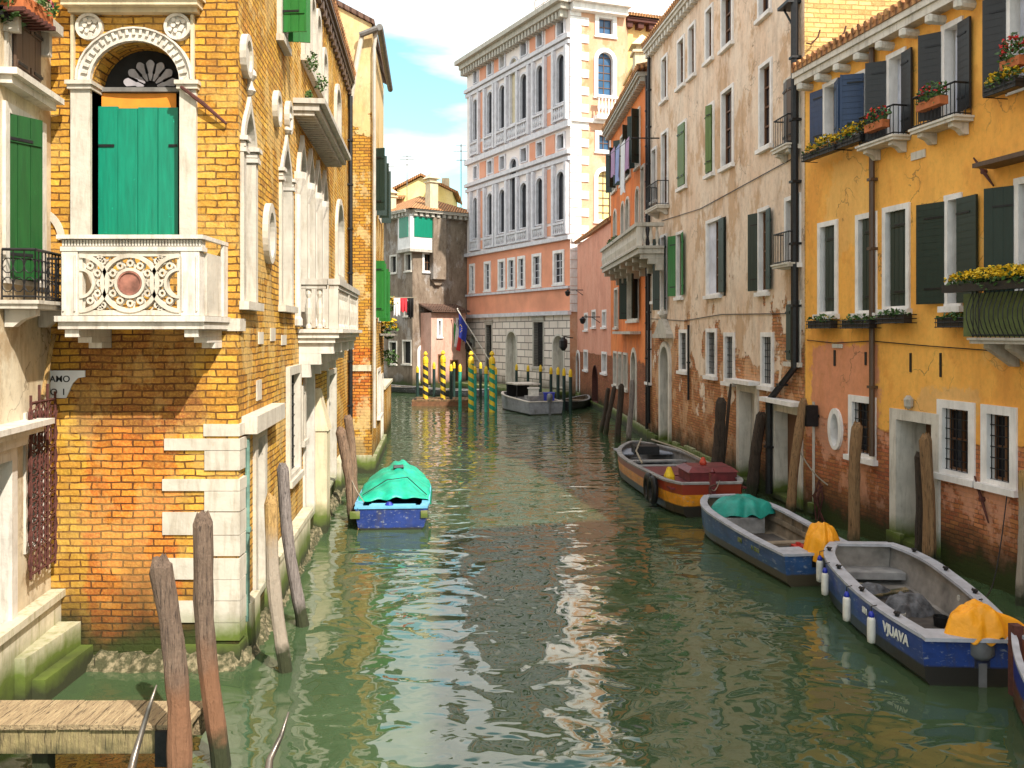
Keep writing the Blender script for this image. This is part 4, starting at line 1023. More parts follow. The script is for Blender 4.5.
mb = MB(); a = Y.hit(814.5, 420)[0]; Y.box(mb, a - .02, a + .02, .4, 2.9, .002, .05); Y.box(mb, a - .12, a + .12, .15, .4, .002, .12); mb.build('conduit', M['stone'], yh)
mb = MB(); a, b, c_, d_ = Y.rect(815, 405, 820, 426); Y.box(mb, a, b, c_, d_, .05, .35); Y.box(mb, a + .02, b - .02, (c_ + d_) / 2 - .03, (c_ + d_) / 2 + .03, 0, .048); mb.build('lamp_box', M['iron'], yh)
mb = MB(); a, b, c_, d_ = Y.rect(909, 401, 915, 409); mb.lathe(Y.P((a + b) / 2, c_, .08), [(.02, 0), (.09, .06), (.1, .2), (.04, .28)], 8); mb.build('door_lamp', M['stone_grey'], yh)
# eave
mb = MB(); Y.box(mb, -.05, Y.L, 10.85, 11.01, .004, .28); Y.box(mb, -.08, Y.L, 11.015, 11.15, .004, .33)
mb.build('cornice', M['stone'], yh)
mb = MB(); k = int(Y.L / .82)
for i in range(k): u = .3 + i * .82; mb.tube([Y.P(u, 10.71, -.05), Y.P(u, 10.71, .3)], [.1, .1], 8); mb.lathe(Y.P(u, 10.61, .3), [(.03, 0), (.1, .04), (.1, .16), (.03, .2)], 8)
mb.build('rafter_end', M['stone'], yh)
roof(Y, -.05, Y.L, 11.15, .36, 7, 1.2)
body(Y, 7.5, MY)
# ---- beige house
bh = thing('beige_house', 'tall peeling beige plaster house with white framed windows and exposed brick below', 'building', (7, 30, 0))
B = Wall((5.84, 38.1), (7.4, 22.76), 16.5, bh)
BRB = ((.55, .20, .07), (.68, .33, .14), (.48, .19, .08))
MB_ = wallmat('peeling_beige_plaster', BRB, stuc=((.78, .57, .42), (.84, .69, .56), (.62, .41, .26)), cover=(4.0, 4.6), noise_amt=3.3, row=.09, streak=.35, remnant=((.78, .50, .30), .6), dirt=(.20, .10, .05), wet=.9, bstr=1.0, cov_noise=.62)
MBE = wallmat('yellow_brick_end', ((.72, .48, .16), (.82, .6, .26), (.55, .33, .1)), mort=(.4, .26, .1), streak=.2, row=.12, bw=.34)
W0 = dict(fw=.09, frame='frame_white', dep=.16, pane='glass', proud=.05)
for r in ((662, 56, 668, 100), (678, 38, 685, 86), (689, 24, 696, 76), (706, 7, 713.5, 60), (722, -8, 733.5, 46), (759, -30, 771.5, 15)): win(B, *r, **W0)
for r in ((652, 148, 657, 201), (722, 88, 734, 166), (760, 62, 772.5, 147)): win(B, *r, **W0)
win(B, 662, 131, 668.5, 205, **W0)
win(B, 679, 122, 687, 187, **W0, sh=dict(mat='sh_lime', l=0, r=0), )
win(B, 707, 104, 714.5, 174, **W0, sh=dict(mat='sh_lime', l=0, r=20))
win(B, 785, 76, 800, 148, fw=.1, frame='stone', dep=.3, pane='dark', sh=dict(mat='sh_brown', l=10, r=10))
sbalcony(B, B.hit(783, 148)[0] + .1, B.hit(800, 148)[0], B.hit(792, 147)[1], out=.35, th=.12, mat='stone', corb=2, rail=.75)
sbalcony(B, B.hit(657, 210)[0], B.hit(669.5, 210)[0], B.hit(663, 208)[1], out=.5, th=.12, mat='stone', corb=2, rail=.95)
sbalcony(B, B.hit(783, 266)[0] + .1, B.hit(801, 266)[0], B.hit(792, 264)[1], out=.35, th=.1, mat='stone', corb=0, rail=.8)
win(B, 653, 243, 657.5, 301, **W0)
win(B, 661, 235, 667, 311, **W0, sh=dict(mat='sh_dark', l=150, r=160, outer=True, wl=.4, wr=.4))
win(B, 677, 232, 683, 297, **W0, sh=dict(mat='sh_green', l=160, r=170, outer=True, wl=.5, wr=.5))
win(B, 707, 219, 721, 295, **W0, sh=dict(mat='sh_dark', r=176, outer=True, wr=.62), curtain=(0, .5))
win(B, 721.5, 217, 726, 296, fw=0, dep=.1, pane='sh_dark', sash=None, sill=False, name='closed_shutter')
win(B, 759, 208, 769, 292, **W0, sh=dict(mat='sh_dark', l=165, r=172, outer=True, wl=.45, wr=.45))
win(B, 786, 196, 801, 264, **W0)
win(B, 789, 301, 801, 362, fw=.08, frame='stone', pane='dark', sh=dict(mat='sh_dark', l=4, r=4, outer=True))
for r in ((647.5, 331, 651.5, 382), (680, 330, 688, 371), (707, 329, 717, 376), (725, 333, 735, 382), (762, 333, 774, 386)): win(B, *r, fw=.11, frame='frame_white', dep=.3, pane='glass', proud=.05, grille=True)
# portal with pediment
ua, ub = B.hit(661, 400)[0], B.hit(671.5, 400)[0]
win_uv(B, ua, ub, .2, B.hit(666, 342)[1], kind='arch', fw=.18, dep=.5, proud=.1, pane='dark', frame='stone', sill=False, name='portal', sash=None)
mb = MB(); vt = B.hit(666, 338)[1]; um = (ua + ub) / 2
B.box(mb, ua - .25, ub + .25, vt, vt + .16, 0, .3); B.slab(mb, [(ua - .2, vt + .163), (ub + .2, vt + .163), (um + .2, vt + .75), (um - .2, vt + .75)], 0, .24); mb.lathe(B.P(um, vt + .75, .1), [(.1, 0), (.2, .15), (.12, .35), (.03, .5)], 8)
mb.build('pediment', M['stone_grey'], bh)
for (x0, x1, y) in ((738, 759, 384), (773, 804, 404)):
    ua, ub = B.hit(x0, 430)[0], min(B.L - .1, B.hit(x1, 430)[0]); vt = B.hit((x0 + x1) / 2, y)[1]
    o = win_uv(B, ua, ub, .1, vt, fw=.24, dep=.35, proud=.05, pane=('stone' if x0 < 750 else 'frame_wood'), frame='stone', sill=False, name='water_door', sash=None)
    mb = MB(); B.box(mb, ua - .15, ub + .08, vt + .003, vt + .12, 0, .35); mb.build('lintel', M['frame_white'], o)
mb = MB()
u = 0.05
while u < B.L - .8:
    L_ = rnd.uniform(.5, 1.1)
    if not any(h[2] < .5 and h[0] - .2 < u + L_ and h[1] + .2 > u for h in B.holes): B.box(mb, u, u + L_ - .02, -.5, rnd.uniform(.38, .52), 0, .1 + rnd.uniform(0, .03))
    u += L_
mb.build('plinth', M['plinth'], bh)
a = B.L - .28; b_ = B.hit(774, 400)[0]
pipe(B, [(a, 16.4), (a, B.hit(804, 368)[1]), (b_, B.hit(772, 400)[1]), (b_, .2)], .1, 'iron', .14)
pipe(B, [(.2, 16.4), (.2, .8)], .07, 'iron', .1)
u, v = B.hit(690, 395); pipe(B, [(u, B.hit(690, 325)[1]), (u, B.hit(690, 400)[1])], .04, 'iron', .06, name='conduit')
u, v = B.hit(659, 248); 
for nm, pts_ in (('cable', [(.3, 5.2), (5, 5.05), (9.2, 5.2), (B.L - .4, 5.1)]), ('cable', [(2.0, 9.1), (7, 8.9), (B.L - .4, 9.15)])):
    mb = MB(); mb.tube([B.P(u, v, .03) for u, v in pts_], .014, 5); mb.build(nm, M['iron'], bh)
mb = MB(); mb.tube([Y.P(*Y.hit(x, y), .03) for x, y in ((808, 340), (835, 343), (873, 341), (930, 346), (985, 350), (1024, 356))], .011, 5); mb.build('cable', M['iron'], yh)
eave(B, 0, B.L, 16.4, out=.28, th=.12, mat='stone', step=.42, bh=.22, tooth=1.0)
roof(B, -.02, B.L + .02, 16.62, .36, 6, 1.4)
body(B, 10, MB_, back=False); mb = MB()
for p, q in (((7.4, 22.76), (16, 23.6)), ((16, 23.6), (15, 39)), ((15, 39), (5.84, 38.1))): mb.quad((*p, -.5), (*q, -.5), (*q, 16.5), (*p, 16.5))
mb.quad((7.4, 22.76, 16.5), (16, 23.6, 16.5), (15, 39, 16.5), (5.84, 38.1, 16.5)); mb.build('end_wall', MBE, bh)
mb = MB()                                              # rusty clamps on the brick end wall
for x, y in ((846, 26), (858, 24), (820, 30), (884, 14)):
    p = at(x, y, 22.6); q = at(x - 9, y + 14, 22.6); mb.tube([p, p + (q - p) * .5 + Vector((.06, 0, 0)), q], .022, 5); mb.tube([q, q + Vector((-.12, 0, .03))], .02, 5)
mb.build('wall_clamp', M['rust'], bh)
mb = MB(); B.box(mb, B.L - .9, B.L - .2, B.hit(790, 12)[1], B.hit(790, 12)[1] + .08, 0, .35); mb.tube([B.P(B.L - .8, B.hit(790, 12)[1], .2), B.P(B.L - .4, B.hit(790, 35)[1], .1)], .03, 6); mb.build('bracket', M['iron'], bh)
# ---- red house
rh = thing('red_house', 'narrow orange red house with grey stone balcony and laundry between beige and pink houses', 'building', (6, 44, 0))
D = Wall((5.55, 50.5), (5.84, 38.16), 15.7, rh)
MD = wallmat('orange_red_plaster', ((.4, .13, .06), (.5, .2, .1), (.3, .1, .05)), stuc=((.74, .19, .05), (.82, .28, .09), (.62, .19, .07)), cover=(3.2, 1.5), noise_amt=1.2, streak=.25, dirt=(.25, .06, .03), crack=False)
MO_ = plain('cream_parapet', (.72, .52, .26), .85, .2, 2)
DW = dict(fw=.1, frame='stone', dep=.16, pane='dark', proud=.06, sash=None)
for x0, x1, a, b in ((613, 617, 12.3, 14.6), (621, 631, 12.2, 14.7), (636, 640.5, 12.2, 14.8)): win_uv(D, D.hit(x0, 1)[0], D.hit(x1, 1)[0], a, b, **DW, sh=dict(mat='sh_dark', l=130, r=115, outer=True, wl=.4, wr=.4))
for x0, x1 in ((614, 617), (621.5, 625), (626, 630), (636, 640)): win_uv(D, D.hit(x0, 1)[0], D.hit(x1, 1)[0], 8.7, 11.3, kind='arch', **DW)
win_uv(D, D.hit(641.5, 1)[0], D.hit(645, 1)[0], 8.6, 12, **DW)
for x0, x1 in ((615, 618.5),): win_uv(D, D.hit(x0, 1)[0], D.hit(x1, 1)[0], 4.9, 7, **DW)
win_uv(D, D.hit(628, 1)[0], D.hit(639, 1)[0], 5.2, 7.4, fw=.12, frame='stone', dep=.3, pane='dark', proud=.06, sash=None, sh=dict(mat='sh_dark', l=120, r=150, outer=True, wl=.4, wr=.7))
for x0, x1 in ((614, 617.5), (619, 622.5), (624, 628)): win_uv(D, D.hit(x0, 1)[0], D.hit(x1, 1)[0], 1.8, 3.6, **DW)
win_uv(D, D.hit(631, 1)[0], D.hit(637, 1)[0], .2, 3.9, kind='arch', fw=.2, frame='stone', dep=.4, pane='dark', sash=None, sill=False, name='portal')
a, b = D.hit(604, 250, .9)[0], D.hit(641, 250, .9)[0]
a = max(.1, a); vv = 8.0
mb = MB(); D.box(mb, a, b, vv - .3, vv - .1, .004, 1.0); D.box(mb, a - .05, b + .05, vv - .098, vv, .004, 1.08); ob = mb.build('balcony', M['stone_grey'], rh)
mb = MB(); n = int((b - a) / .3)
for i in range(n + 1): mb.lathe(D.P(a + .1 + (b - a - .2) * i / n, vv + .002, .96), [(.06, 0), (.04, .1), (.08, .35), (.04, .62), (.06, .75)], 8)
for d in (.25, .5, .75):
    for uu in (a + .1, b - .1): mb.lathe(D.P(uu, vv + .002, d), [(.06, 0), (.04, .1), (.08, .35), (.04, .62), (.06, .75)], 8)
D.box(mb, b - .2, b, vv + .003, vv + .75, .85, 1.05)
mb.build('baluster', M['stone'], ob)
mb = MB(); D.box(mb, a - .05, b + .05, vv + .755, vv + .9, .84, 1.1); D.box(mb, a - .05, a + .18, vv + .755, vv + .9, .01, .835); D.box(mb, b - .18, b + .05, vv + .755, vv + .9, .01, .835); mb.build('handrail', M['stone_grey'], ob)
mb = MB()
for i in range(7):
    u = a + .2 + (b - a - .4) * i / 6
    for d1_, z0_, z1_ in ((.9, vv - .5, vv - .303), (.6, vv - .7, vv - .503), (.3, vv - .95, vv - .703)): D.box(mb, u - .12, u + .12, z0_, z1_, .006, d1_)
mb.build('corbel', M['stone_grey'], ob)
mb = MB(); a2, b2 = D.hit(622, 320)[0], D.hit(641, 320)[0]; D.box(mb, a2, b2, 4.55, 4.68, .004, .5); mb.build('lower_balcony', M['stone_grey'], rh)
mb = MB(); D.box(mb, 0.05, D.L, -.5, .5, 0, .1); mb.build('plinth', M['plinth'], rh)
eave(D, 0, D.L - .4, 15.6, out=.42, th=.12, mat='stone_grey', step=.4, bh=.2, tooth=.9)
roof(D, 0, D.L - .1, 15.85, .5, 5, 1.2)
body(D, 7, MD)
chimney(D, D.L - 5.2, -.55, 15.7, 2.3, .8, M['stone_cream'])
mb = MB(); D.box(mb, 3.2, D.L - 5.8, 15.7, 17.6, -2.4, -.35); D.box(mb, 3.1, D.L - 5.75, 17.603, 17.75, -2.5, -.2); mb.build('roof_parapet', MO_, rh)
pipe(D, [(D.L - .3, 15.6), (D.L - .3, .5)], .06, 'iron', .08)
# ---- pink house
ph = thing('pink_house', 'salmon pink house with low brick base and tiled roof beside the palazzo corner', 'building', (5.2, 57, 0))
K = Wall((4.62, 63.6), (5.55, 50.56), 10.8, ph)
MK = wallmat('pink_plaster', ((.4, .13, .06), (.5, .2, .1), (.3, .1, .05)), stuc=((.72, .32, .22), (.78, .39, .28), (.66, .30, .21)), cover=(3.3, .5), noise_amt=.5, streak=.2, dirt=(.4, .14, .09), crack=False)
for x0, y0, x1, y1 in ((584.5, 313, 588, 330), (592, 310, 596, 327), (602.5, 310, 606.5, 327), (584, 350, 588, 370), (602, 352, 607, 373)): win(K, x0, y0, x1, y1, fw=.13, frame='frame_white', dep=.25, pane='dark', sash=None)
win_uv(K, K.hit(576, 1)[0], K.hit(580, 1)[0], .3, 3.4, kind='arch', fw=.2, frame='frame_white', dep=.3, pane='dark', sill=False, name='portal', sash=None)
win_uv(K, K.hit(592.5, 1)[0], K.hit(598, 1)[0], .3, 2.6, kind='arch', fw=.02, frame='rust', dep=.3, pane='dark', sill=False, name='bricked_arch', sash=None)
mb = MB(); K.box(mb, 0, K.L, -.5, .3, 0, .15); mb.build('plinth', M['plinth'], ph)
roof(K, 0, K.L, 10.85, .2, 4, 2.2); body(K, 6, MK)
for i, (x, y, l, hh) in enumerate(((583, 290, 'black wall lamp on a bracket on the pink wall', 0), (600, 317, 'black bracket lamp on the pink wall, lower and nearer of the two', 0))):
    t = thing('wall_lamp', l, 'lamp', K.P(*K.hit(x, y)))
    mb = MB(); u, v = K.hit(x, y); mb.tube([K.P(u, v, 0), K.P(u, v, 1.1)], .035, 6); mb.tube([K.P(u, v - .35, 0), K.P(u, v, .5)], .025, 6); mb.build('bracket', M['iron'], t)
    mb = MB(); mb.lathe(K.P(u, v - .42, 1.05), [(.06, 0), (.14, .08), (.2, .3), (.05, .4)], 8); mb.build('lantern', M['iron'], t)
# ================================================================ palazzo at the bend
pz = thing('palazzo', 'large Renaissance palazzo of white stone and orange panels at the canal bend', 'building', (2, 70, 0))
P = Wall((-3.96, 79.2), (4.12, 64), 28.0, pz); Q = Wall((4.12, 64), (8.2, 65.48), 28.0, pz)
vP = lambda y: P.hit(561, y)[1]; uP = lambda x: P.hit(x, 300)[0]
ORA = (.66, .27, .16)
g = G('palazzo_facade'); uv = g.coord().outputs['UV']; z = g.sep(g.pos())[2]
bt = g.n('TexBrick'); bt.inputs['Scale'].default_value = 1; bt.inputs['Brick Width'].default_value = 1.25; bt.inputs['Row Height'].default_value = .55; bt.inputs['Mortar Size'].default_value = .035
bt.inputs['Color1'].default_value = (.84, .74, .66, 1); bt.inputs['Color2'].default_value = (.70, .60, .53, 1); bt.inputs['Mortar'].default_value = (.16, .13, .11, 1); g.put(bt.inputs['Vector'], uv)
rust_ = g.mix(g.math('MULTIPLY', g.ramp(g.noise(.7, 6, .65, sc=(1, 1, .4)), .5, .7), .35), bt.outputs['Color'], (.3, .24, .2))
ora = g.mix(g.mr(g.noise(.6, 6, .6), .3, .7), ORA, sc(ORA, 1.35)); whi = g.mix(g.mr(g.noise(1.2, 6, .6), .3, .7), (.78, .67, .64), (.88, .79, .76))
zs, zo = vP(312), vP(241)
c = g.mix(g.mr(z, zs - .01, zs + .01), rust_, ora); c = g.mix(g.mr(z, zo - .01, zo + .01), c, whi)
c = g.mix(g.mr(g.math('ADD', z, g.math('MULTIPLY', g.noise(1, 4), -1)), .9, .1, 0, .8), c, (.08, .07, .04))
MP = g.out(c, .8, g.bump(g.math('MULTIPLY', bt.outputs['Fac'], g.mr(z, zs, zs - .01)), -1, .08))
MQ = wallmat('peach_plaster', ((.5, .25, .12), (.6, .3, .15), (.5, .2, .1)), stuc=((.62, .35, .21), (.68, .43, .30), (.58, .27, .14)), cover=(-2, 1), streak=.25, dirt=(.62, .25, .10), crack=False)
cols = [(474, 478.5), (488, 493.5), (500, 506), (521, 528), (537, 544), (557.5, 565.5)]
PW = dict(fw=.14, frame='stone_lav', dep=.14, proud=.12, sash=None)
for i, (a, b) in enumerate(cols):
    ua, ub = uP(a), uP(b); 
    for (yt, yb) in ((53, 104), (170, 221)):
        win_uv(P, ua - .1, ub + .1, vP(yb), vP(yt), kind='arch', pane='glass', sill=False, name='arched_window', **PW)
    for (yt, yb) in ((19, 36), (133, 150)):
        win_uv(P, ua, ub, vP(yb), vP(yt), pane='dark' if i != 2 or yt > 100 else 'stone_cream', sill=False, **{**PW, 'dep': .3})
ua, ub = uP(511), uP(517.5)
win_uv(P, ua - .15, ub + .15, vP(104), vP(30), kind='arch', pane='stone_cream', name='niche', **{**PW, 'dep': .15})
win_uv(P, ua - .15, ub + .15, vP(221), vP(140), kind='arch', pane='glass', name='arched_window', sill=False, **PW)
for x0, x1 in ((470, 475), (484.5, 491), (498.5, 505.5), (508, 515.5), (518, 525.5), (532.5, 541.5), (553.5, 564.5)):
    win_uv(P, uP(x0), uP(x1), vP(284), vP(250), pane='glass', fw=.2, frame='frame_white', dep=.16, proud=.08, sash='stone_lav')
# ground floor openings
win_uv(P, uP(470), uP(475.5), vP(350), vP(334), kind='arch', pane='dark', fw=.1, frame='stone_grey', dep=.4, sash=None)
win_uv(P, uP(485.5), uP(492.5), 1.4, vP(322), pane='dark', fw=.12, frame='stone_grey', dep=.4, sash=None, grille=True, lintel=.2)
win_uv(P, uP(506), uP(517), .6, vP(330), kind='arch', pane='stone_grey', fw=.12, frame='stone', dep=.5, sash=None, sill=False, name='portal')
win_uv(P, uP(533), uP(544), 2.0, vP(320), pane='dark', fw=.12, frame='stone_grey', dep=.4, sash=None, grille=True, lintel=.25)
win_uv(P, uP(552.5), uP(564.5), .6, vP(334), kind='arch', pane='stone_grey', fw=.12, frame='stone', dep=.5, sash=None, sill=False, name='portal')
# cornices and string courses
mb = MB(); P.box(mb, -.05, P.L + .05, 27.6, 28.0, .01, .8); P.box(mb, -.2, P.L + .3, 28.003, 28.35, .01, 1.15)
k = 34
for i in range(k): P.box(mb, P.L * i / k, P.L * (i + .5) / k, 27.1, 27.597, .01, .65)
mb.build('cornice', M['stone_grey'], pz)
mb = MB()
for y0, y1, d in ((39, 43, .35), (44, 48, .2), (124, 130, .3), (153, 157, .35), (159, 163, .2), (237, 241, .3), (286.5, 289, .2), (311, 315, .3)):
    P.box(mb, .01, P.L + (.2 if d > .25 else .05), vP(y1), vP(y0), .008, d)
mb.build('string_course', M['stone_lav'], pz)
# pilasters, balustrades, panels
mb = MB()
edges = sorted([uP(a) - .34 for a, b in cols] + [uP(b) + .34 for a, b in cols])
for u in edges:
    for yt, yb in ((49, 122), (164, 235)): P.box(mb, u - .14, u + .14, vP(yb), vP(yt), .012, .28)
mb.build('pilaster', M['stone_lav'], pz)
mb = MB()
for (yt, yb) in ((106, 121), (223, 235)):
    va, vb2 = vP(yb), vP(yt)
    for a, b in cols + [(511, 517.5)]:
        ua, ub = uP(a) - .18, uP(b) + .18; P.box(mb, ua, ub, vb2 - .14, vb2, .1, .34); P.box(mb, ua, ub, va, va + .12, .1, .3)
        n = 5
        for i in range(n): mb.lathe(P.P(ua + (ub - ua) * (i + .5) / n, va + .121, .2), [(.08, 0), (.05, .1), (.11, .4), (.05, .8), (.08, vb2 - va - .27)], 6)
mb.build('balustrade', M['stone_lav'], pz)
mb = MB()
for a, b in ((480.5, 484.5), (547.5, 553.2)):
    for yt, yb in ((50, 104), (108, 121), (166, 221), (224, 234)): P.box(mb, uP(a), uP(b), vP(yb), vP(yt), .004, .05)
for a, b in ((480, 486), (494.5, 499.3), (530, 536), (546, 555)):
    for yt, yb in ((18, 37), (132, 151)): P.box(mb, uP(a), uP(b), vP(yb), vP(yt), .004, .05)
g = G('orange_panel'); f = g.noise(.8, 6, .6)
mb.build('orange_panel', g.out(g.mix(g.mr(f, .3, .7), ORA, (.74, .36, .24)), .85, g.bump(g.noise(8, 4), .3, .02)), pz)
# side face
vQ = lambda y: Q.hit(600, y)[1]; uQ = lambda x: Q.hit(x, 300)[0]
QW = dict(fw=.28, frame='frame_white', dep=.3, proud=.1)
win_uv(Q, uQ(595), uQ(616), vQ(36), vQ(14), pane='glass_blue', sash='frame_wood', **QW)
win_uv(Q, uQ(594), uQ(616), vQ(97), vQ(48), kind='arch', pane='glass_blue', sash='frame_wood', name='arched_window', **QW)
win_uv(Q, uQ(595), uQ(614), vQ(152), vQ(131), pane='glass_blue', sash='frame_wood', **QW)
win_uv(Q, uQ(594), uQ(615), vQ(222), vQ(167), kind='arch', pane='cream_blind', sash='frame_wood', name='arched_window', **QW)
a, b, v = uQ(593), uQ(616), vQ(117)
mb = MB(); Q.box(mb, a, b, v - .3, v, .01, .8); ob = mb.build('balcony', M['frame_white'], pz)
mb = MB(); Q.box(mb, a, b, v + 1.2, v + 1.36, .55, .8)
for i in range(7): mb.lathe(Q.P(a + .15 + (b - a - .3) * i / 6, v + .003, .68), [(.09, 0), (.05, .15), (.12, .5), (.05, .95), (.09, 1.19)], 6)
mb.build('baluster', M['frame_white'], ob)
mb = MB(); zt = vQ(312); vv = zt
i = 0
while vv < 27.4:
    L_ = 1.45 if i % 2 else .85
    Q.box(mb, .0, L_, vv, vv + .58, .01, .08)
    vv += .62; i += 1
mb.build('quoin', M['frame_white'], pz)
mb = MB(); Q.box(mb, -.2, Q.L + .1, 28.003, 28.35, .01, 1.0); Q.box(mb, 0, Q.L, 27.5, 27.999, .01, .6)
for y0, y1 in ((120, 124), (239, 243)): Q.box(mb, .1, Q.L, vQ(y1), vQ(y0), .01, .25)
mb.build('string_course', M['frame_white'], pz)
mb = MB(); P.faces(mb); mb.build('wall', MP, pz)
mb = MB(); Q.faces(mb)
p = [(8.2, 65.48), (14, 80), (-3.96, 90), (-3.96, 79.2)]
for a, b in zip(p, p[1:]): mb.quad((*a, -.5), (*b, -.5), (*b, 28), (*a, 28))
mb.quad((-3.96, 79.2, 28), (4.12, 64, 28), (8.2, 65.48, 28), (14, 80, 28)); mb.quad((14, 80, 28), (-3.96, 90, 28), (-3.96, 79.2, 28), (8.2, 65.48, 28.001)); mb.build('wall', MQ, pz)
mb = MB()                                              # roof terrace frame
c0 = P.P(P.L - 7.2, 28.35, -1.2); 
for k in range(4):
    for j in range(2): mb.tube([c0 + P.t * 1.3 * k - P.n * 1.5 * j, c0 + P.t * 1.3 * k - P.n * 1.5 * j + Vector((0, 0, 2.4))], .05, 5)
for j in range(2):
    for h_ in (.6, 1.2, 1.8, 2.4): mb.tube([c0 - P.n * 1.5 * j + Vector((0, 0, h_)), c0 - P.n * 1.5 * j + P.t * 3.9 + Vector((0, 0, h_))], .035, 5)
mb.build('roof_terrace', M['stone_grey'], pz)
mb = MB(); P.box(mb, .2, P.L, -.5, .45, .02, 2.2); kind(mb.build('quay', M['plinth']), label='low stone quay in front of the palazzo')
# orange house further right
oh = thing('orange_house', 'tall plain orange house with red roof brackets behind the chimneys', 'building', (12, 67, 0))
O = Wall((8.3, 66.3), (18, 69.6), 27.6, oh)
MO = wallmat('orange_plaster', ((.5, .25, .12), (.6, .3, .15), (.5, .2, .1)), stuc=((.82, .46, .16), (.88, .56, .24), (.80, .40, .12)), cover=(-2, 1), streak=.12, dirt=(.6, .25, .08), crack=False)
win(O, 655, 90, 664, 110, fw=.2, frame='frame_white', pane='glass_blue'); body(O, 8, MO)
eave(O, -.1, O.L, 27.4, out=.7, th=.2, mat='rust', step=.9, bh=.4, tooth=1); roof(O, -.1, O.L, 27.75, .9, 6, 1.5)
# ================================================================ houses behind the bend
gh = thing('grey_house', 'brown grey corner house with white enclosed bay and green blinds at the far bend', 'building', (-8, 78, 0))
GL = Wall((-13, 82), (-8.4, 76), 14.9, gh); GR = Wall((-8.4, 76), (-2.9, 80.2), 14.9, gh)
MG = wallmat('grey_brown_plaster_shaded', ((.2, .12, .08), (.26, .16, .1), (.2, .1, .06)), stuc=((.20, .15, .11), (.30, .235, .18), (.36, .32, .29)), cover=(-1, 2), noise_amt=1, streak=.65, dirt=(.08, .05, .035), crack=True)  # grey brown plaster, its colour darkened to stand for the palazzo's shade
for x0, y0, x1, y1 in ((390, 255, 397, 273), (405, 253, 411.5, 271), (389, 341, 397, 364), (402.5, 340, 411.5, 364)): win(GL, x0, y0, x1, y1, fw=.12, frame='stone', pane='dark', sash=None)
win(GR, 422.5, 252, 434.5, 272, fw=.18, frame='frame_white', pane='dark'); win_uv(GR, GR.hit(417.5, 1)[0], GR.hit(428, 1)[0], .3, GR.hit(422, 345)[1], kind='arch', fw=.25, frame='frame_white', pane='dark', sill=False, name='portal', sash=None)
win(GL, 404, 300, 409, 316, fw=.1, frame='stone', pane='dark', sash=None)
mb = MB(); v0_, v1_ = 11.7, 14.6; Cn = Vector((-8.4, 76, 0)); dl = -GL.t * 2.2; dr = GR.t * 2.7
on = (GL.n + GR.n).normalized() * .5
pts = [Cn + dl + on, Cn + on * 1.4, Cn + dr + on, Cn + dr - on, Cn - on * 2, Cn + dl - on]
mb.add([p + Vector((0, 0, v0_)) for p in pts] + [p + Vector((0, 0, v1_)) for p in pts], [tuple(range(6))[::-1], tuple(range(6, 12))] + [(i, (i + 1) % 6, 6 + (i + 1) % 6, 6 + i) for i in range(6)])
bay = mb.build('bay', M['frame_white'], gh)
for (p, q) in ((pts[0], pts[1]), (pts[1], pts[2])):
    d = (q - p); L_ = d.length; d.normalize(); n = Vector((d.y, -d.x, 0)); 
    mb = MB(); mb.obox(p + d * .35 + n * .005 + Vector((0, 0, v0_ + 1.0)), d * (L_ - .75), n * .05, (0, 0, 1.7)); mb.build('blind', M['sh_teal'], bay)
mb = MB(); mb.add([p * 1 + (p - Cn).normalized() * .15 + Vector((0, 0, v0_ - .25)) for p in pts] + [p + (p - Cn).normalized() * .15 + Vector((0, 0, v0_ - .003)) for p in pts], [tuple(range(6))[::-1], tuple(range(6, 12))] + [(i, (i + 1) % 6, 6 + (i + 1) % 6, 6 + i) for i in range(6)]); mb.build('bay_ledge', M['stone_grey'], bay)
mb = MB(); GL.faces(mb); GR.faces(mb)
p = [(-2.9, 80.2), (-6, 92), (-16, 92), (-13, 82)]
for a, b in zip(p, p[1:]): mb.quad((*a, -.5), (*b, -.5), (*b, 14.9), (*a, 14.9))
mb.build('wall', MG, gh)
eave(GL, 0, GL.L + .3, 14.75, out=.9, th=.14, mat='stone_grey', step=.6, bh=.3, tooth=1); eave(GR, -.3, GR.L, 14.75, out=.9, th=.14, mat='stone_grey', step=.6, bh=.3, tooth=1)
mb = MB(); ap = Vector((-8.6, 84, 17.4)); e = [GL.P(-.2, 15.0, 1.0), Vector((-8.4, 74.6, 15.0)), GR.P(GR.L + .2, 15.0, 1.0), Vector((-5, 93, 15)), Vector((-16, 93, 15))]
mb.add(e + [ap], [(i, (i + 1) % 5, 5) for i in range(5)]); mb.build('roof', M['tile'], gh)
chimney(GR, 2.1, -.3, 14.5, 3.0, .8, M['stone_cream']); chimney(GL, 3.2, -.4, 14.7, 1.9, .7, M['stone_cream'])
mb = MB(); GR.box(mb, 1.7, 3.0, 9.2, 14.5, .004, .6); GR.slab(mb, [(1.7, 9.197), (3.0, 9.197), (2.6, 8.7), (2.1, 8.7)], .004, .3); mb.build('chimney_breast', MG, gh)
yg = thing('gabled_house', 'pale yellow gable end with tiled roof rising behind the grey corner house', 'building', (-9, 93, 0))
MYG = wallmat('pale_yellow_plaster', ((.7, .5, .2), (.7, .5, .2), (.7, .5, .2)), stuc=((.82, .66, .22), (.88, .76, .36)), cover=(-2, 1), crack=False, streak=.1)
YG = Wall((-13.0, 94), (-6.2, 94), 18.6, yg)
body(YG, 8, MYG)
mb = MB(); YG.slab(mb, [(1.0, 18.602), (6.8, 18.602), (6.8, 19.3), (3.5, 20.9), (1.0, 19.6)], -8, -.003); mb.build('gable', MYG, yg)
mb = MB()
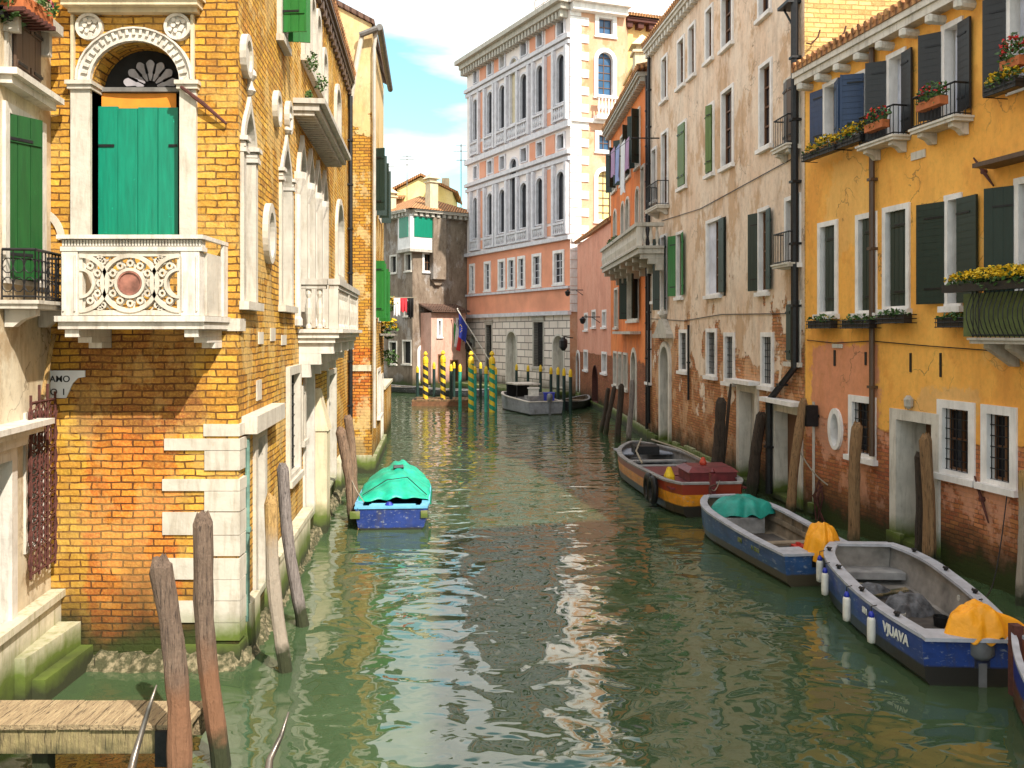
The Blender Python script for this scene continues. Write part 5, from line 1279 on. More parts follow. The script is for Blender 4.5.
for (a, b) in (((-.6, 18.9), (3.5, 21.0)), ((3.5, 21.0), (7.4, 19.1))):
    p = [YG.P(a[0], a[1], .4), YG.P(b[0], b[1], .4), YG.P(b[0], b[1], -8), YG.P(a[0], a[1], -8)]; q = [x + Vector((0, 0, .25)) for x in p]
    mb.add(p + q, [(3, 2, 1, 0), (4, 5, 6, 7), (0, 1, 5, 4), (1, 2, 6, 5), (2, 3, 7, 6), (3, 0, 4, 7)])
mb.build('roof', M['tile'], yg)
mb = MB(); p = YG.P(6.0, 18.6, -1); mb.box(p.x - .4, p.x + .4, p.y - .4, p.y + .4, 18.6, 20.9); mb.build('chimney', M['stone_cream'], yg)
bo_ = thing('brown_house', 'low brown orange house with small window left of the yellow gable', 'building', (-15, 92, 0))
BO = Wall((-18, 92), (-11.2, 92), 18.2, bo_); win(BO, 391, 201, 396, 212, fw=.1, pane='dark', frame='stone_grey', sash=None); body(BO, 6, wallmat('brown_orange_plaster', ((.3, .12, .05), ) * 3, stuc=((.36, .14, .05), (.45, .2, .08)), cover=(-2, 1), crack=False))
roof(BO, -.2, BO.L + .1, 18.25, .5, 6, 1.6)
an = thing('annex_house', 'low pink annex with dark tiled roof left of the palazzo', 'building', (-5.3, 76, 0))
AN = Wall((-6.75, 75.2), (-3.98, 77.4), 6.3, an)
for x0, y0, x1, y1 in ((437, 319, 442, 337), (456, 318, 461, 338)): win(AN, x0, y0, x1, y1, fw=.15, frame='frame_white', pane='stone_lav', sash=None)
win_uv(AN, AN.hit(450, 1)[0], AN.hit(458, 1)[0], .4, 2.3, fw=.1, frame='frame_wood', pane='dark', sill=False, name='water_door', sash=None)
win_uv(AN, AN.hit(438, 1)[0], AN.hit(443, 1)[0], .4, 2.8, fw=.1, frame='frame_wood', pane='dark', sill=False, name='water_door', sash=None)
body(AN, 3, wallmat('rose_plaster', ((.4, .13, .06), (.5, .2, .1), (.3, .1, .05)), stuc=((.62, .34, .26), (.68, .42, .34)), cover=(-1, 1), crack=False, streak=.3)); roof(AN, -.2, AN.L + .1, 6.35, .5, 3.2, 1.1, 'tile_dark')
# distant backdrop houses closing the left arm of the canal, and antennas
fh = thing('far_left_house', 'shaded brown house closing the canal beyond the green shutters', 'building', (-14, 60, 0))
FH = Wall((-9.2, 47), (-13.6, 70), 11.5, fh, ref=(3, 50)); win_uv(FH, 6, 7.2, 5, 7, pane='dark', frame='stone'); win_uv(FH, 12, 13.2, 5, 7, pane='dark', frame='stone'); body(FH, 6, MG); roof(FH, 0, FH.L, 11.55, .4, 5, 1.3)
for i, (x, Yd, h_, z_) in enumerate(((407, 92, 4.6, 18.2), (461, 86, 7.2, 15.5), (387, 88, 3.0, 18.2))):
    mb = MB(); p = at(x, 200, Yd); mb.tube([(p.x, Yd, z_), (p.x, Yd, z_ + h_)], .05, 5)
    for k, wd in ((.97, 1.0), (.9, 1.5), (.78, .9)): mb.tube([(p.x - wd / 2, Yd, z_ + h_ * k), (p.x + wd / 2, Yd, z_ + h_ * k)], .035, 5)
    tag(mb.build('antenna', M['lead'], loc=(p.x, Yd, z_)), ['thin roof antenna above the yellow gable', 'tallest thin antenna mast left of the palazzo', 'short antenna above the brown roof at far left'][i], 'antenna', 'rooftop antennas')
# ================================================================ unseen houses added beside the camera to shade the near water
s1 = thing('shade_house', 'unseen house with plain windows, added next to the yellow house to shade the water', 'building', (10.5, 5, 0))
S1 = Wall((10.3, 8.40), (11.4, 3.0), 15.2, s1, ref=(0, 5))
for i in range(2):
    for v in (1.6, 5.2, 8.8, 12.2): win_uv(S1, 1.0 + 2.4 * i, 2.0 + 2.4 * i, v, v + 1.7, fw=.12, frame='stone_white')
body(S1, 8, MY); roof(S1, 0, S1.L, 15.25, .4, 6, 1.5)
s2 = thing('tall_shade_house', 'tallest unseen plaster house, added on the right bank to shade the near water', 'building', (11.5, -4, 0))
S2 = Wall((11.4, 2.9), (12.6, -14), 21.5, s2, ref=(0, -3))
for i in range(5):
    for v in (1.6, 5.2, 8.8, 12.2, 16): win_uv(S2, 1.5 + 3 * i, 2.6 + 3 * i, v, v + 1.8, fw=.12, frame='stone_white')
body(S2, 8, MB_); roof(S2, 0, S2.L, 21.55, .4, 6, 1.5)
# ================================================================ boats
def boatpaint(name, top, low, zl, edge=None, rough=.35):
    g = G(name); o = g.coord().outputs['Object']; z = g.sep(o)[2]
    zz = g.math('ADD', z, g.math('MULTIPLY', g.noise(5, 4, vec=o), .03))
    t = g.mix(g.mr(g.noise(2.5, 6, .7, vec=o, sc=(1, .6, 1.5)), .35, .72), sc(top, .85), sc(top, 1.5))
    t = g.mix(g.ramp(g.noise(9, 7, .75, vec=o, sc=(1, .5, 2)), .57, .66), t, (.30, .33, .37)); t = g.mix(g.math('MULTIPLY', g.ramp(g.noise(4, 7, .75, vec=o, sc=(1, 1.5, .3)), .52, .7), .6), t, (.07, .06, .04))
    if edge: t = g.mix(g.mr(z, edge[1] - .01, edge[1] + .01), t, edge[0])
    c = g.mix(g.mr(zz, zl + .015, zl - .015), t, low)
    c = g.mix(g.mr(zz, .06, -.02), c, (.03, .035, .02))
    return g.out(c, rough, g.bump(g.noise(9, 5), .15, .01))
def tf(loc, rz): 
    c, s_ = math.cos(rz), math.sin(rz)
    return lambda p: Vector((loc[0] + p[0] * c - p[1] * s_, loc[1] + p[0] * s_ + p[1] * c, p[2] + loc[2]))
def hull(root, L, bf, hf, mats, floor=.12, gw=.12, n=22, keel=-.25, inner_mat=None, gun_mat=None, rail_th=.045, thick=.05):
    """lofted boat in local space, bow at +y. bf/hf give half beam and sheer at t (0 stern .. 1 bow)"""
    outer = []; inn = []
    for i in range(n + 1):
        t = i / n; y = (t - .5) * L; b = bf(t); h = hf(t); lift = max(0, t - .75) * 1.3
        k = keel + lift * .5; sec = [(b, h), (b * .985, h * .62), (b * .93, .08 + lift * .25), (b * .66, k * .7), (0, k)]
        outer.append([(-x, y, z) for x, z in sec] + [(x, y, z) for x, z in sec[::-1][1:]])
        bi = max(.0, b - thick); fl = floor + lift * .4
        s2_ = [(bi, h - .002), (bi * .97, h * .6), (bi * .9, fl), (0, fl)]
        inn.append([(-x, y, z) for x, z in s2_] + [(x, y, z) for x, z in s2_[::-1][1:]])
    mb = MB(); mb.grid(outer)
    for r, rev in ((outer[0], False), (outer[-1], True)):
        if abs(r[0][0]) > .02: mb.add(r, [tuple(range(len(r)))])
    ho = mb.build('hull', mats, root, smooth=False, local=True)
    mb = MB(); mb.grid([r[::-1] for r in inn])
    for r in (inn[0], inn[-1]):
        if abs(r[0][0]) > .02:
            d = .06 if r is inn[0] else -.06; rr = [(x, y + d, z) for x, y, z in r]; mb.add(rr, [tuple(range(len(r)))])
    mb.build('hull_lining', inner_mat, root, local=True)
    mb = MB(); a = []; 
    for sgn in (-1, 1):
        rows = []
        for i in range(n + 1):
            t = i / n; y = (t - .5) * L; b = bf(t); h = hf(t); bo_ = b + .025; bi = max(.0, b - gw)
            rows.append([(sgn * bi, y, h), (sgn * bo_, y, h), (sgn * bo_, y, h + rail_th), (sgn * bi, y, h + rail_th), (sgn * bi, y, h)])
        mb.grid(rows)
        mb.add(rows[0][:4], [(0, 1, 2, 3)]); mb.add(rows[-1][:4], [(0, 1, 2, 3)])
    for t, y0_, y1_ in ((0, -.03, gw), (1, -gw, .03)):
        b, h, y = bf(t), hf(t), (t - .5) * L
        if b > .05: mb.box(-b + gw * .4, b - gw * .4, y + y0_, y + y1_, h + .003, h + rail_th + .004)
    mb.build('gunwale', gun_mat, root, local=True)
    return ho
def ribs(root, L, bf, hf, mat, floor, n=9):
    mb = MB()
    for i in range(n):
        t = .1 + .8 * i / (n - 1); y = (t - .5) * L; b = bf(t) - .055; h = hf(t)
        for sg in (-1, 1): mb.obox((sg * b, y, floor), (-sg * .05, 0, 0), (0, .05, 0), (0, 0, h - floor - .03))
    mb.build('rib', mat, root, local=True); mb = MB()
    for i in range(26):
        t = .07 + .86 * i / 26; t2 = t + .86 / 26
        for sg in (-1, 1): mb.add([(sg * (bf(q) - e) * (1 if 1 else 1), (q - .5) * L, z * hf(q)) for q in (t, t2) for e in (.11, .135) for z in (.55, .72)], [(0, 1, 5, 4), (2, 6, 7, 3), (0, 4, 6, 2), (1, 3, 7, 5), (0, 2, 3, 1), (4, 5, 7, 6)])
    return mb.build('stringer', mat, root, local=True)
def motor(root, x, y, h, cowl='grey'):
    mb = MB(); mb.box(x - .05, x + .05, y - .22, y - .1, -.35, h - .05); mb.box(x - .1, x + .1, y - .2, y + .06, h - .12, h + .02); mb.box(x - .025, x + .025, y - .38, y - .2, -.3, -.1)
    o = mb.build('outboard_motor', M['motor'], root, local=True)
    mb = MB(); mb.lathe((x, y - .14, h), [(.12, 0), (.17, .06), (.17, .28), (.12, .38), (.04, .41)], 10); mb.build('cowl', M['motor'], o, local=True, smooth=True)
    mb = MB(); mb.lathe((x, y - .3, -.22), [(.02, -.1), (.1, -.05), (.1, .05), (.02, .1)], 6); mb.build('propeller', M['flower_y'], o, local=True)
    return o
M['motor'] = plain('outboard_grey', (.16, .16, .17), .35, .2)
M['gun_grey'] = plain('grey_gunwale', (.40, .41, .46), .55, .2, 5)
M['lining_grey'] = plain('grey_lining', (.27, .26, .26), .7, .35, 4)
M['lining_brown'] = plain('brown_lining', (.22, .17, .12), .8, .4, 4)
M['white_plastic'] = plain('white_fender', (.66, .62, .56), .45, .15, 6)
M['blue_plastic'] = plain('blue_cap', (.015, .03, .35), .4)
M['floor_dark'] = plain('dark_floor', (.06, .05, .045), .8, .6, 4, .5)
M['lettering'] = plain('white_lettering', (.7, .7, .66), .5, .1)
M['maroon'] = plain('maroon_deck', (.16, .025, .03), .45, .35, 5)
M['cloth_y'] = plain('yellow_oilcloth', (.84, .34, .008), .55, .12, 5, .35, dist=.03)
M['cloth_t'] = plain('teal_tarpaulin', (.01, .26, .21), .5, .25, 5, .4, dist=.03)
M['cloth_g'] = plain('green_boat_cover', (.01, .42, .27), .45, .25, 5, .4, dist=.03)
M['rope'] = plain('rope', (.3, .26, .2), .9)
M['mixed'] = plain('boat_gear', (.10, .10, .11), .8, .8, 7, .6)
def cloth(name, label, T, cx, cy, rx, ry, z0, h, mat, seed, n=34, drop=.12, group=None, power=2.3, tail=None):
    r_ = random.Random(seed); ph = [r_.uniform(0, 6.28) for _ in range(8)]; rows = []
    t = thing(name, label, 'cover', T((cx, cy, z0)), group)
    for j in range(n + 1):
        row = []
        for i in range(n + 1):
            u, v = i / n * 2 - 1, j / n * 2 - 1; a = math.atan2(v, u); rr = max(abs(u), abs(v))
            su = u * (1 - .29 * v * v * abs(1)) ; sv = v * (1 - .29 * u * u)
            d = min(1, math.hypot(su, sv)); edge = 1 + .10 * math.sin(3 * a + ph[0]) + .07 * math.sin(7 * a + ph[1])
            z = h * (1 - d ** power) + .05 * h * math.sin(6 * u + ph[2] + 3 * v) + .06 * h * math.sin(9 * v + ph[3]) + .11 * d * h * math.sin(9 * a + ph[4] + 4 * d) + .07 * h * abs(math.sin(4.5 * (u + v) + ph[5])) + .06 * h * abs(math.sin(7 * (u - .6 * v) + ph[6])) - drop * max(0, d - .8) * 5
            x = cx + su * rx * edge; y = cy + sv * ry * edge
            if tail and u > .55 and abs(v) < .35: x += tail * (u - .55) / .45; z = max(z, .06)
            row.append(T((x, y, z0 + z)))
        rows.append(row)
    mb = MB(); mb.grid(rows); o = mb.build('cloth', mat, t, smooth=True)
    o.modifiers.new('thick', 'SOLIDIFY').thickness = .015; s_ = o.modifiers.new('sub', 'SUBSURF'); s_.levels = s_.render_levels = 1
    return t
def fender(T, p, label, tilt=0):
    P0 = T(p); t = thing('fender', label, 'fender', P0, 'white fenders hung from the blue boat')
    mb = MB(); mb.lathe(P0 + Vector((0, 0, -.48)), [(.02, 0), (.055, .02), (.06, .08), (.06, .34), (.045, .38)], 12); mb.build('body', M['white_plastic'], t, smooth=True)
    mb = MB(); mb.lathe(P0 + Vector((0, 0, -.11)), [(.046, 0), (.04, .05), (.02, .09)], 10); mb.build('cap', M['blue_plastic'], t, smooth=True)
    mb = MB(); mb.tube([P0 + Vector((0, 0, -.03)), P0 + Vector((0, 0, .05)), T((p[0] + .08, p[1], p[2] + .07))], .008, 5); mb.build('rope', M['iron'], t)
# -- boat 1: blue with green cover by the left wall
lab = 'small blue motorboat under a green cover by the left wall'
rz = .07; loc = (-2.99, 23.4, 0); T = tf(loc, rz)
b1 = thing('motorboat', lab, 'boat', loc, 'boats moored along the canal', rz); L1 = 4.8
bf = lambda t: .84 * (1 - max(0, (t - .45) / .55) ** 2.3) * (1 if t > .05 else .96) + .02; hf = lambda t: .5 + .22 * t * t
hull(b1, L1, bf, hf, boatpaint('navy_hull', (.015, .035, .17), (.02, .02, .02), .07), gun_mat=plain('sky_blue_gunwale', (.14, .42, .62), .5, .15), inner_mat=plain('blue_lining', (.12, .36, .56), .6, .2), gw=.16)
mb = MB()
for sx in (-1, 1): mb.box(sx * .82 - .13, sx * .82 + (.03 if sx > 0 else .1), -2.44, -2.405, .28, .45)
mb.build('transom_patch', M['stone_cream'], b1, local=True)
mb = MB(); mb.box(-.55, .55, -2.3, -1.75, .44, .49); mb.box(-.5, -.1, -2.25, -1.8, .493, .52); mb.build('stern_deck', plain('pale_blue_deck', (.16, .5, .7), .5, .1), b1, local=True)
mb = MB(); mb.lathe((-.06, -2.2, .5), [(.09, 0), (.1, .06), (.05, .12)], 8); mb.build('fuel_cap', M['blue_plastic'], b1, local=True)
cv_ = thing('boat_cover', 'bright green tarpaulin stretched over the small blue boat', 'cover', T((0, .3, .6)))
rows = []
for j in range(29):
    t = .15 + .83 * j / 28; y = (t - .5) * L1; b = bf(t) + .06; row = []
    hp = .44 * math.sin(min(1, (t - .12) / .45) * math.pi / 2) * (1 - max(0, (t - .6) / .4) ** 2 * .7)
    for i in range(25):
        u = i / 12 - 1; z = hf(t) + .06 + hp * (1 - abs(u) ** 1.5) + .035 * math.sin(i * 1.1 + j * .5) * (1 - abs(u)) + .03 * math.sin(j * .9 + 2 * u)
        if abs(u) > .98: z -= .14
        row.append(T((u * b, y + .03 * math.sin(i), z)))
    rows.append(row)
mb = MB(); mb.grid(rows); o = mb.build('cloth', M['cloth_g'], cv_, smooth=True); o.modifiers.new('t', 'SOLIDIFY').thickness = .015
mb = MB(); mb.tube([T((-.75, -1.5, .66)), T((-.2, -.9, .93)), T((.3, -.7, .96)), T((.8, -1.3, .62))], .012, 5); mb.tube([T((-.1, .2, 1.07)), T((.15, .25, 1.08))], .07, 6); mb.build('strap', M['iron'], cv_)
# -- boat 2: maroon and orange
rz = math.atan2(.72, 8.5); loc = (4.62, 26.8, 0); T = tf(loc, rz)
b2 = thing('work_boat', 'wide maroon and orange work boat moored below the beige house', 'boat', loc, 'boats moored along the canal', rz); L2 = 8.7
bf = lambda t: (1.02 + .18 * math.sin(min(1, t * 1.7) * math.pi / 2) - .25 * (1 - min(1, t / .12)) ** 2) * (1 - max(0, (t - .55) / .45) ** 2.6 * .86) * .98
hf = lambda t: .72 + .10 * (1 - t) ** 2 + .3 * max(0, t - .5) ** 1.5
ho = hull(b2, L2, bf, hf, boatpaint('orange_hull', (.66, .25, .015), (.03, .025, .02), .30, ((.27, .035, .015), .56)), gun_mat=M['lining_grey'], inner_mat=M['lining_grey'], gw=.13, floor=.2)
mb = MB(); mb.box(-.98, .98, -4.1, -2.2, .66, .70); mb.add([(-1.0, -2.2, .68), (1.0, -2.2, .68), (1.05, .6, .5), (-1.05, .6, .5), (-1.0, -2.2, .72), (1.0, -2.2, .72), (1.05, .6, .54), (-1.05, .6, .54)], [(3, 2, 1, 0), (4, 5, 6, 7), (0, 1, 5, 4), (1, 2, 6, 5), (2, 3, 7, 6), (3, 0, 4, 7)])
mb.build('deck', M['maroon'], b2, local=True)
mb = MB(); mb.box(-.3, .95, -3.45, -2.35, .705, .98); mb.add([(-.36, -3.52, .983), (1.0, -3.52, .983), (1.0, -2.3, .983), (-.36, -2.3, .983), (-.2, -3.3, 1.10), (.85, -3.3, 1.10), (.85, -2.5, 1.10), (-.2, -2.5, 1.10)], [(3, 2, 1, 0), (4, 5, 6, 7), (0, 1, 5, 4), (1, 2, 6, 5), (2, 3, 7, 6), (3, 0, 4, 7)]); mb.build('engine_box', M['maroon'], b2, local=True)
mb = MB(); mb.box(-1.05, 1.05, .65, .95, .5, .55); mb.box(-1.05, 1.05, 1.6, 1.9, .52, .57); mb.build('thwart', M['lining_grey'], b2, local=True)
mb = MB(); mb.box(-.85, .85, 2.5, 3.9, .64, .68); mb.build('foredeck', plain('pale_grey_deck', (.3, .32, .38), .6), b2, local=True)
mb = MB(); mb.box(-.06, .06, -4.5, -4.3, -.2, 1.1); mb.lathe((0, -4.4, 1.1), [(.05, 0), (.08, .05), (.03, .12)], 8); mb.build('rudder_post', M['maroon'], b2, local=True)
mb = MB(); mb.tube([(-.95, -.8, .86), (-.6, 1.5, .9), (0, 3.4, 1.05)], .03, 6); mb.tube([(.9, -1.6, .9), (.8, 1.5, .95), (.3, 3.2, 1.05)], .03, 6); mb.build('pole_rail', M['rope'], b2, local=True)
t = tag(MB.build((lambda m: (m.lathe(T((.2, -2.95, 1.105)), [(.08, 0), (.10, .06), (.04, .2)], 10), m)[1])(MB()), 'bollard_cone', plain('red_plastic', (.5, .06, .03), .5), loc=T((.2, -2.95, 1.105))), 'small red cone on the maroon engine box', 'cone')
t = tag(MB.build((lambda m: (m.lathe(T((-.7, -2.9, .71)), [(.15, 0), (.15, .1), (.1, .22), (.05, .34)], 8), m)[1])(MB()), 'yellow_jug', M['yellow_paint'], loc=T((-.7, -2.9, .71))), 'yellow jug standing on the maroon boat deck', 'jug')
t = tag(MB.build((lambda m: (m.box(*(lambda p: (p.x - .35, p.x + .45, p.y - .4, p.y + .4, p.z, p.z + .26))(T((-.1, 2.6, .685)))), m)[1])(MB()), 'gear_bag', M['iron'], loc=T((-.1, 2.6, .685))), 'black gear bag on the far deck of the maroon boat', 'bag')
for i, (yy, lbl) in enumerate(((-3.1, 'black tyre hung nearest the stern of the maroon boat'), (-2.6, 'second black tyre hung further forward on the maroon boat'))):
    q = T((-bf(.15) - .12, yy, .48)); t = thing('tyre', lbl, 'tyre', q, 'tyres hung on the maroon boat')
    mb = MB(); nx = T((-1, 0, 0)) - T((0, 0, 0)); fy = T((0, 1, 0)) - T((0, 0, 0)); rows = []
    for a in range(17):
        A = a * math.pi / 8; c0 = fy * math.cos(A) * .24 + Vector((0, 0, math.sin(A) * .3)); e = (fy * math.cos(A) + Vector((0, 0, math.sin(A))))
        rows.append([q + c0 + e * .09 * math.cos(k * math.pi / 4) + nx * .09 * math.sin(k * math.pi / 4) for k in range(9)])
    mb.grid(rows); mb.build('rubber', M['iron'], t, smooth=True)
    mb = MB(); mb.tube([q + Vector((0, 0, .3)), T((-bf(.15) + .03, yy, .84))], .012, 5); mb.build('rope', M['rope'], t)
# -- boat 3: blue with teal tarp and yellow cloth
rz = math.atan2(.72, 4.7); loc = (5.34, 18.85, 0); T3 = T = tf(loc, rz)
b3 = thing('motorboat', 'blue open boat with teal tarpaulin in its bow, between the maroon and nearest boats', 'boat', loc, 'boats moored along the canal', rz); L3 = 5.0
bf = lambda t: (.80 + .10 * math.sin(min(1, t / .7) * math.pi / 2)) * (1 - max(0, (t - .62) / .38) ** 2.8 * .55); hf = lambda t: .56 + .24 * max(0, t - .2) ** 1.5
hull(b3, L3, bf, hf, boatpaint('steel_blue_hull', (.03, .075, .19), (.07, .055, .035), .24), gun_mat=M['gun_grey'], inner_mat=M['lining_brown'], gw=.15)
mb = MB(); mb.box(-.6, .6, -1.9, 1.0, .14, .155); mb.build('floor_boards', M['floor_dark'], b3, local=True)
ribs(b3, L3, bf, hf, M['lining_brown'], .12)
mb = MB(); mb.box(-.8, -.28, -2.47, -2.0, .565, .607); mb.box(.28, .8, -2.47, -2.0, .565, .607); mb.build('stern_deck', M['gun_grey'], b3, local=True)
mb = MB(); mb.box(-.28, .28, -2.52, -2.4, .35, .6); mb.build('motor_well', M['iron'], b3, local=True)
motor(b3, 0, -2.3, .38)
mb = MB(); mb.box(-.75, .75, -.9, -.65, .36, .4); mb.build('thwart', M['lining_brown'], b3, local=True)
cloth('cloth_cover', 'yellow cloth draped over the motor of the middle boat', T, .0, -2.36, .34, .34, .66, .42, M['cloth_y'], 3, drop=.22)
cloth('tarpaulin', 'crumpled teal tarpaulin in the bow of the middle boat', T, .12, 1.65, .72, .62, .62, .26, M['cloth_t'], 5)
mb = MB(); mb.box(-.45, .45, 1.1, 2.0, .15, .5); mb.build('bow_locker', M['lining_grey'], b3, local=True)
for nm_, lb_, x_, y_, s_, mt_ in (('red_can', 'small red fuel can inside the middle boat', .2, -1.0, (.12, .16, .26), plain('red_can', (.45, .03, .02), .5)), ('white_box', 'small white box beside the red can in the middle boat', .0, -1.5, (.16, .13, .2), M['white_plastic'])):
    p = T((x_, y_, .13)); mb = MB(); mb.box(p.x - s_[0], p.x + s_[0], p.y - s_[1], p.y + s_[1], p.z, p.z + s_[2]); mb.box(p.x - .04, p.x + .04, p.y - .04, p.y + .04, p.z + s_[2] + .002, p.z + s_[2] + .05); tag(mb.build(nm_, mt_, loc=tuple(p)), lb_, nm_.split('_')[1])
mb = MB(); mb.tube([(-.3, 2.45, .8), (-.3, 2.45, .98), (-.18, 2.43, 1.02)], .04, 6); mb.build('bow_post', M['rust'], b3, local=True)
xs = -bf(.3) - .012
text_mesh('plate_lettering', 'BIM', .13, M['stone_cream'], b3, (-bf(.33) - .0105, -.55, .40), (0, -1, 0), (0, 0, 1), fat=.004)
text_mesh('registration_lettering', 'N 3063', .12, M['stone_white'], b3, (-bf(.2) - .012, -1.15, .38), (.02, -1, 0), (0, 0, 1), fat=.003)
# -- boat 4: nearest blue boat
rz = math.atan2(-.30, 4.6); loc = (6.14, 13.95, 0); T = tf(loc, rz)
b4 = thing('motorboat', 'nearest blue open boat with four white fenders along its side', 'boat', loc, 'boats moored along the canal', rz); L4 = 4.5
bf = lambda t: (.64 + .28 * math.sin(min(1, t / .55) * math.pi / 2)) * (1 - max(0, (t - .6) / .4) ** 3 * .42); hf = lambda t: .62 + .22 * max(0, t - .15) ** 1.4
hull(b4, L4, bf, hf, boatpaint('royal_blue_hull', (.02, .05, .21), (.025, .022, .02), .27), gun_mat=M['gun_grey'], inner_mat=plain('pale_lining', (.24, .215, .195), .7, .5, 2.5), gw=.17)
mb = MB(); mb.box(-.62, .62, -1.75, 1.7, .16, .175); mb.build('floor_boards', M['floor_dark'], b4, local=True)
mb = MB(); mb.box(-.66, .66, -2.40, -2.02, .623, .671); mb.build('stern_deck', M['gun_grey'], b4, local=True)
mb = MB(); mb.box(-.6, .6, 1.75, 2.3, .3, .42); mb.build('bow_seat', M['lining_grey'], b4, local=True)
motor(b4, .12, -2.05, .36)
mb = MB()
for yy in (-1.5, -.4, .7, 1.7):
    t = yy / L4 + .5
    for sx in (-1, 1): mb.lathe((sx * (bf(t) - .07), yy, hf(t) + .047), [(.03, 0), (.03, .03), (.05, .04), (.05, .055)], 6); mb.tube([(sx * (bf(t) - .07), yy - .08, hf(t) + .09), (sx * (bf(t) - .07), yy + .08, hf(t) + .09)], .014, 5)
mb.build('cleat', M['iron'], b4, local=True)
mb = MB(); mb.tube([(bf(.5) * .93, .2, .45), (bf(.5) * .9 + .01, .2, .45)], .05, 8); mb.build('drain_plug', M['white_plastic'], b4, local=True)
cloth('cloth_cover', 'yellow oilcloth over the motor of the nearest boat, its tail along the stern', T, .10, -2.12, .42, .30, .68, .34, M['cloth_y'], 9, drop=.10, tail=.32)
for i, (tt, lb_) in enumerate(((.86, 'white fender hanging nearest the bow of the nearest boat'), (.71, 'white fender second from the bow, half hidden against the blue side'), (.45, 'white fender hanging amidships from the nearest boat'), (.255, 'white fender nearest the stern of the nearest boat'))):
    fender(T, (-bf(tt) - .09, (tt - .5) * L4, hf(tt) + .0), lb_)
text_mesh('name_lettering', 'VJUAVA', .19, M['lettering'], b4, (-bf(.215) - .012, -1.28, .40), (.165, -1, 0), (0, 0, 1), fat=.006)
text_mesh('plate_lettering', 'SIM', .12, M['lettering'], b4, (-bf(.36) - .012, -.62, .46), (.05, -1, 0), (0, 0, 1), fat=.005)
gear = [('folded_tarp', 'dark crumpled sheet on the floor of the nearest boat', .1, .35, .42, .35, .3), ('tool_bag', 'grey bag lying beneath the bow seat of the nearest boat', -.15, 1.2, .4, .22, .22)]
for nm_, lb_, x_, y_, rx_, ry_, h_ in gear:
    t = cloth(nm_, lb_, T, x_, y_, rx_, ry_, .14, h_, M['mixed'], len(nm_)); t['category'] = nm_.split('_')[1]
for nm_, lb_, x_, y_, r_, h_, mt_ in (('bucket', 'small black bucket on the floor of the nearest boat', .35, -.35, .11, .2, M['iron']), ('bailer', 'white bailer lying beside the dark sheet in the nearest boat', -.1, .05, .08, .12, M['white_plastic'])):
    p = T((x_, y_, .13)); mb = MB(); mb.lathe(p, [(r_ * .8, 0), (r_, h_), (r_ * .9, h_), (r_ * .7, .03)], 12); tag(mb.build(nm_, mt_, loc=tuple(p)), lb_, nm_)
for i, (x_, y_, r_, lb_) in enumerate(((.45, -.9, .2, 'coil of pale rope by the bucket in the nearest boat'), (-.35, 1.3, .17, 'coil of pale rope on the bow floor of the nearest boat'))):
    mb = MB(); pts = [T((x_ + (r_ - .012 * (k % 12) * .3) * math.cos(k * .5), y_ + (r_ - .012 * (k % 12) * .3) * math.sin(k * .5), .2 + .0022 * k)) for k in range(60)]; mb.tube(pts, .014, 5)
    tag(mb.build('rope_coil', M['rope'], loc=tuple(T((x_, y_, .18)))), lb_, 'rope')
mb = MB(); p = T((.0, .9, .2)); mb.obox(T((-.45, .85, .2)), T((.45, 1.2, .26)) - T((-.45, .85, .2)), T((0, .16, 0)) - T((0, 0, 0)), (0, 0, .03)); tag(mb.build('loose_board', M['plank_x'], loc=tuple(p)), 'loose weathered board lying in the bow of the nearest boat', 'board')
mb = MB(); p = [T((-.15, -.9, .19)), T((.25, -1.1, .19))]; mb.tube(p, .03, 6); tag(mb.build('paddle', M['white_plastic'], loc=tuple(p[0])), 'short pale paddle lying across the floor of the nearest boat', 'paddle')
# -- boat 5: brown stem at the right edge
loc = (6.30, 8.9, 0); rz = .02; T = tf(loc, rz)
b5 = thing('rowing_boat', 'brown and blue rowing boat cut by the right edge, tied behind the nearest boat', 'boat', loc, 'boats moored along the canal', rz)
bf = lambda t: .72 * math.sin(min(1, .45 + t * .6) * math.pi / 2) * (1 - max(0, (t - .4) / .6) ** 2.2) + .02; hf = lambda t: .5 + .35 * t ** 3
hull(b5, 4.6, bf, hf, boatpaint('brown_hull', (.10, .03, .015), (.03, .02, .015), .1, ((.015, .03, .22), .4)), gun_mat=M['gun_grey'], inner_mat=plain('red_brown_lining', (.20, .06, .03), .7, .4), gw=.06)
mb = MB(); mb.box(-.5, .5, -.2, .1, .36, .4); mb.box(-.3, .3, 1.2, 1.5, .42, .46); mb.build('thwart', M['rust'], b5, local=True)
mb = MB(); mb.box(-.06, .06, 2.2, 2.34, .1, .98); mb.build('stem_post', M['rust'], b5, local=True)
# -- grey barge by the far posts
rz = .38; loc = (.75, 53.4, 0); T = tf(loc, rz)
b6 = thing('motorboat', 'grey workboat with low canopy moored among the far posts', 'boat', loc, 'boats moored along the canal', rz)
bf = lambda t: 1.05 * (1 - max(0, (t - .5) / .5) ** 2 * .8); hf = lambda t: .72 + .2 * t
hull(b6, 6.2, bf, hf, boatpaint('grey_hull', (.26, .27, .30), (.05, .05, .04), .08), gun_mat=M['stone'], inner_mat=M['lining_grey'], gw=.15)
mb = MB(); mb.box(-.75, .75, -.6, 1.2, 1.55, 1.63); mb.build('canopy', M['stone'], b6, local=True)
mb = MB()
for x in (-.7, .7):
    for y in (-.5, 1.1): mb.tube([(x, y, .7), (x, y, 1.56)], .03, 5)
mb.box(-.7, .7, 1.05, 1.1, .75, 1.5); mb.build('canopy_frame', M['iron'], b6, local=True)
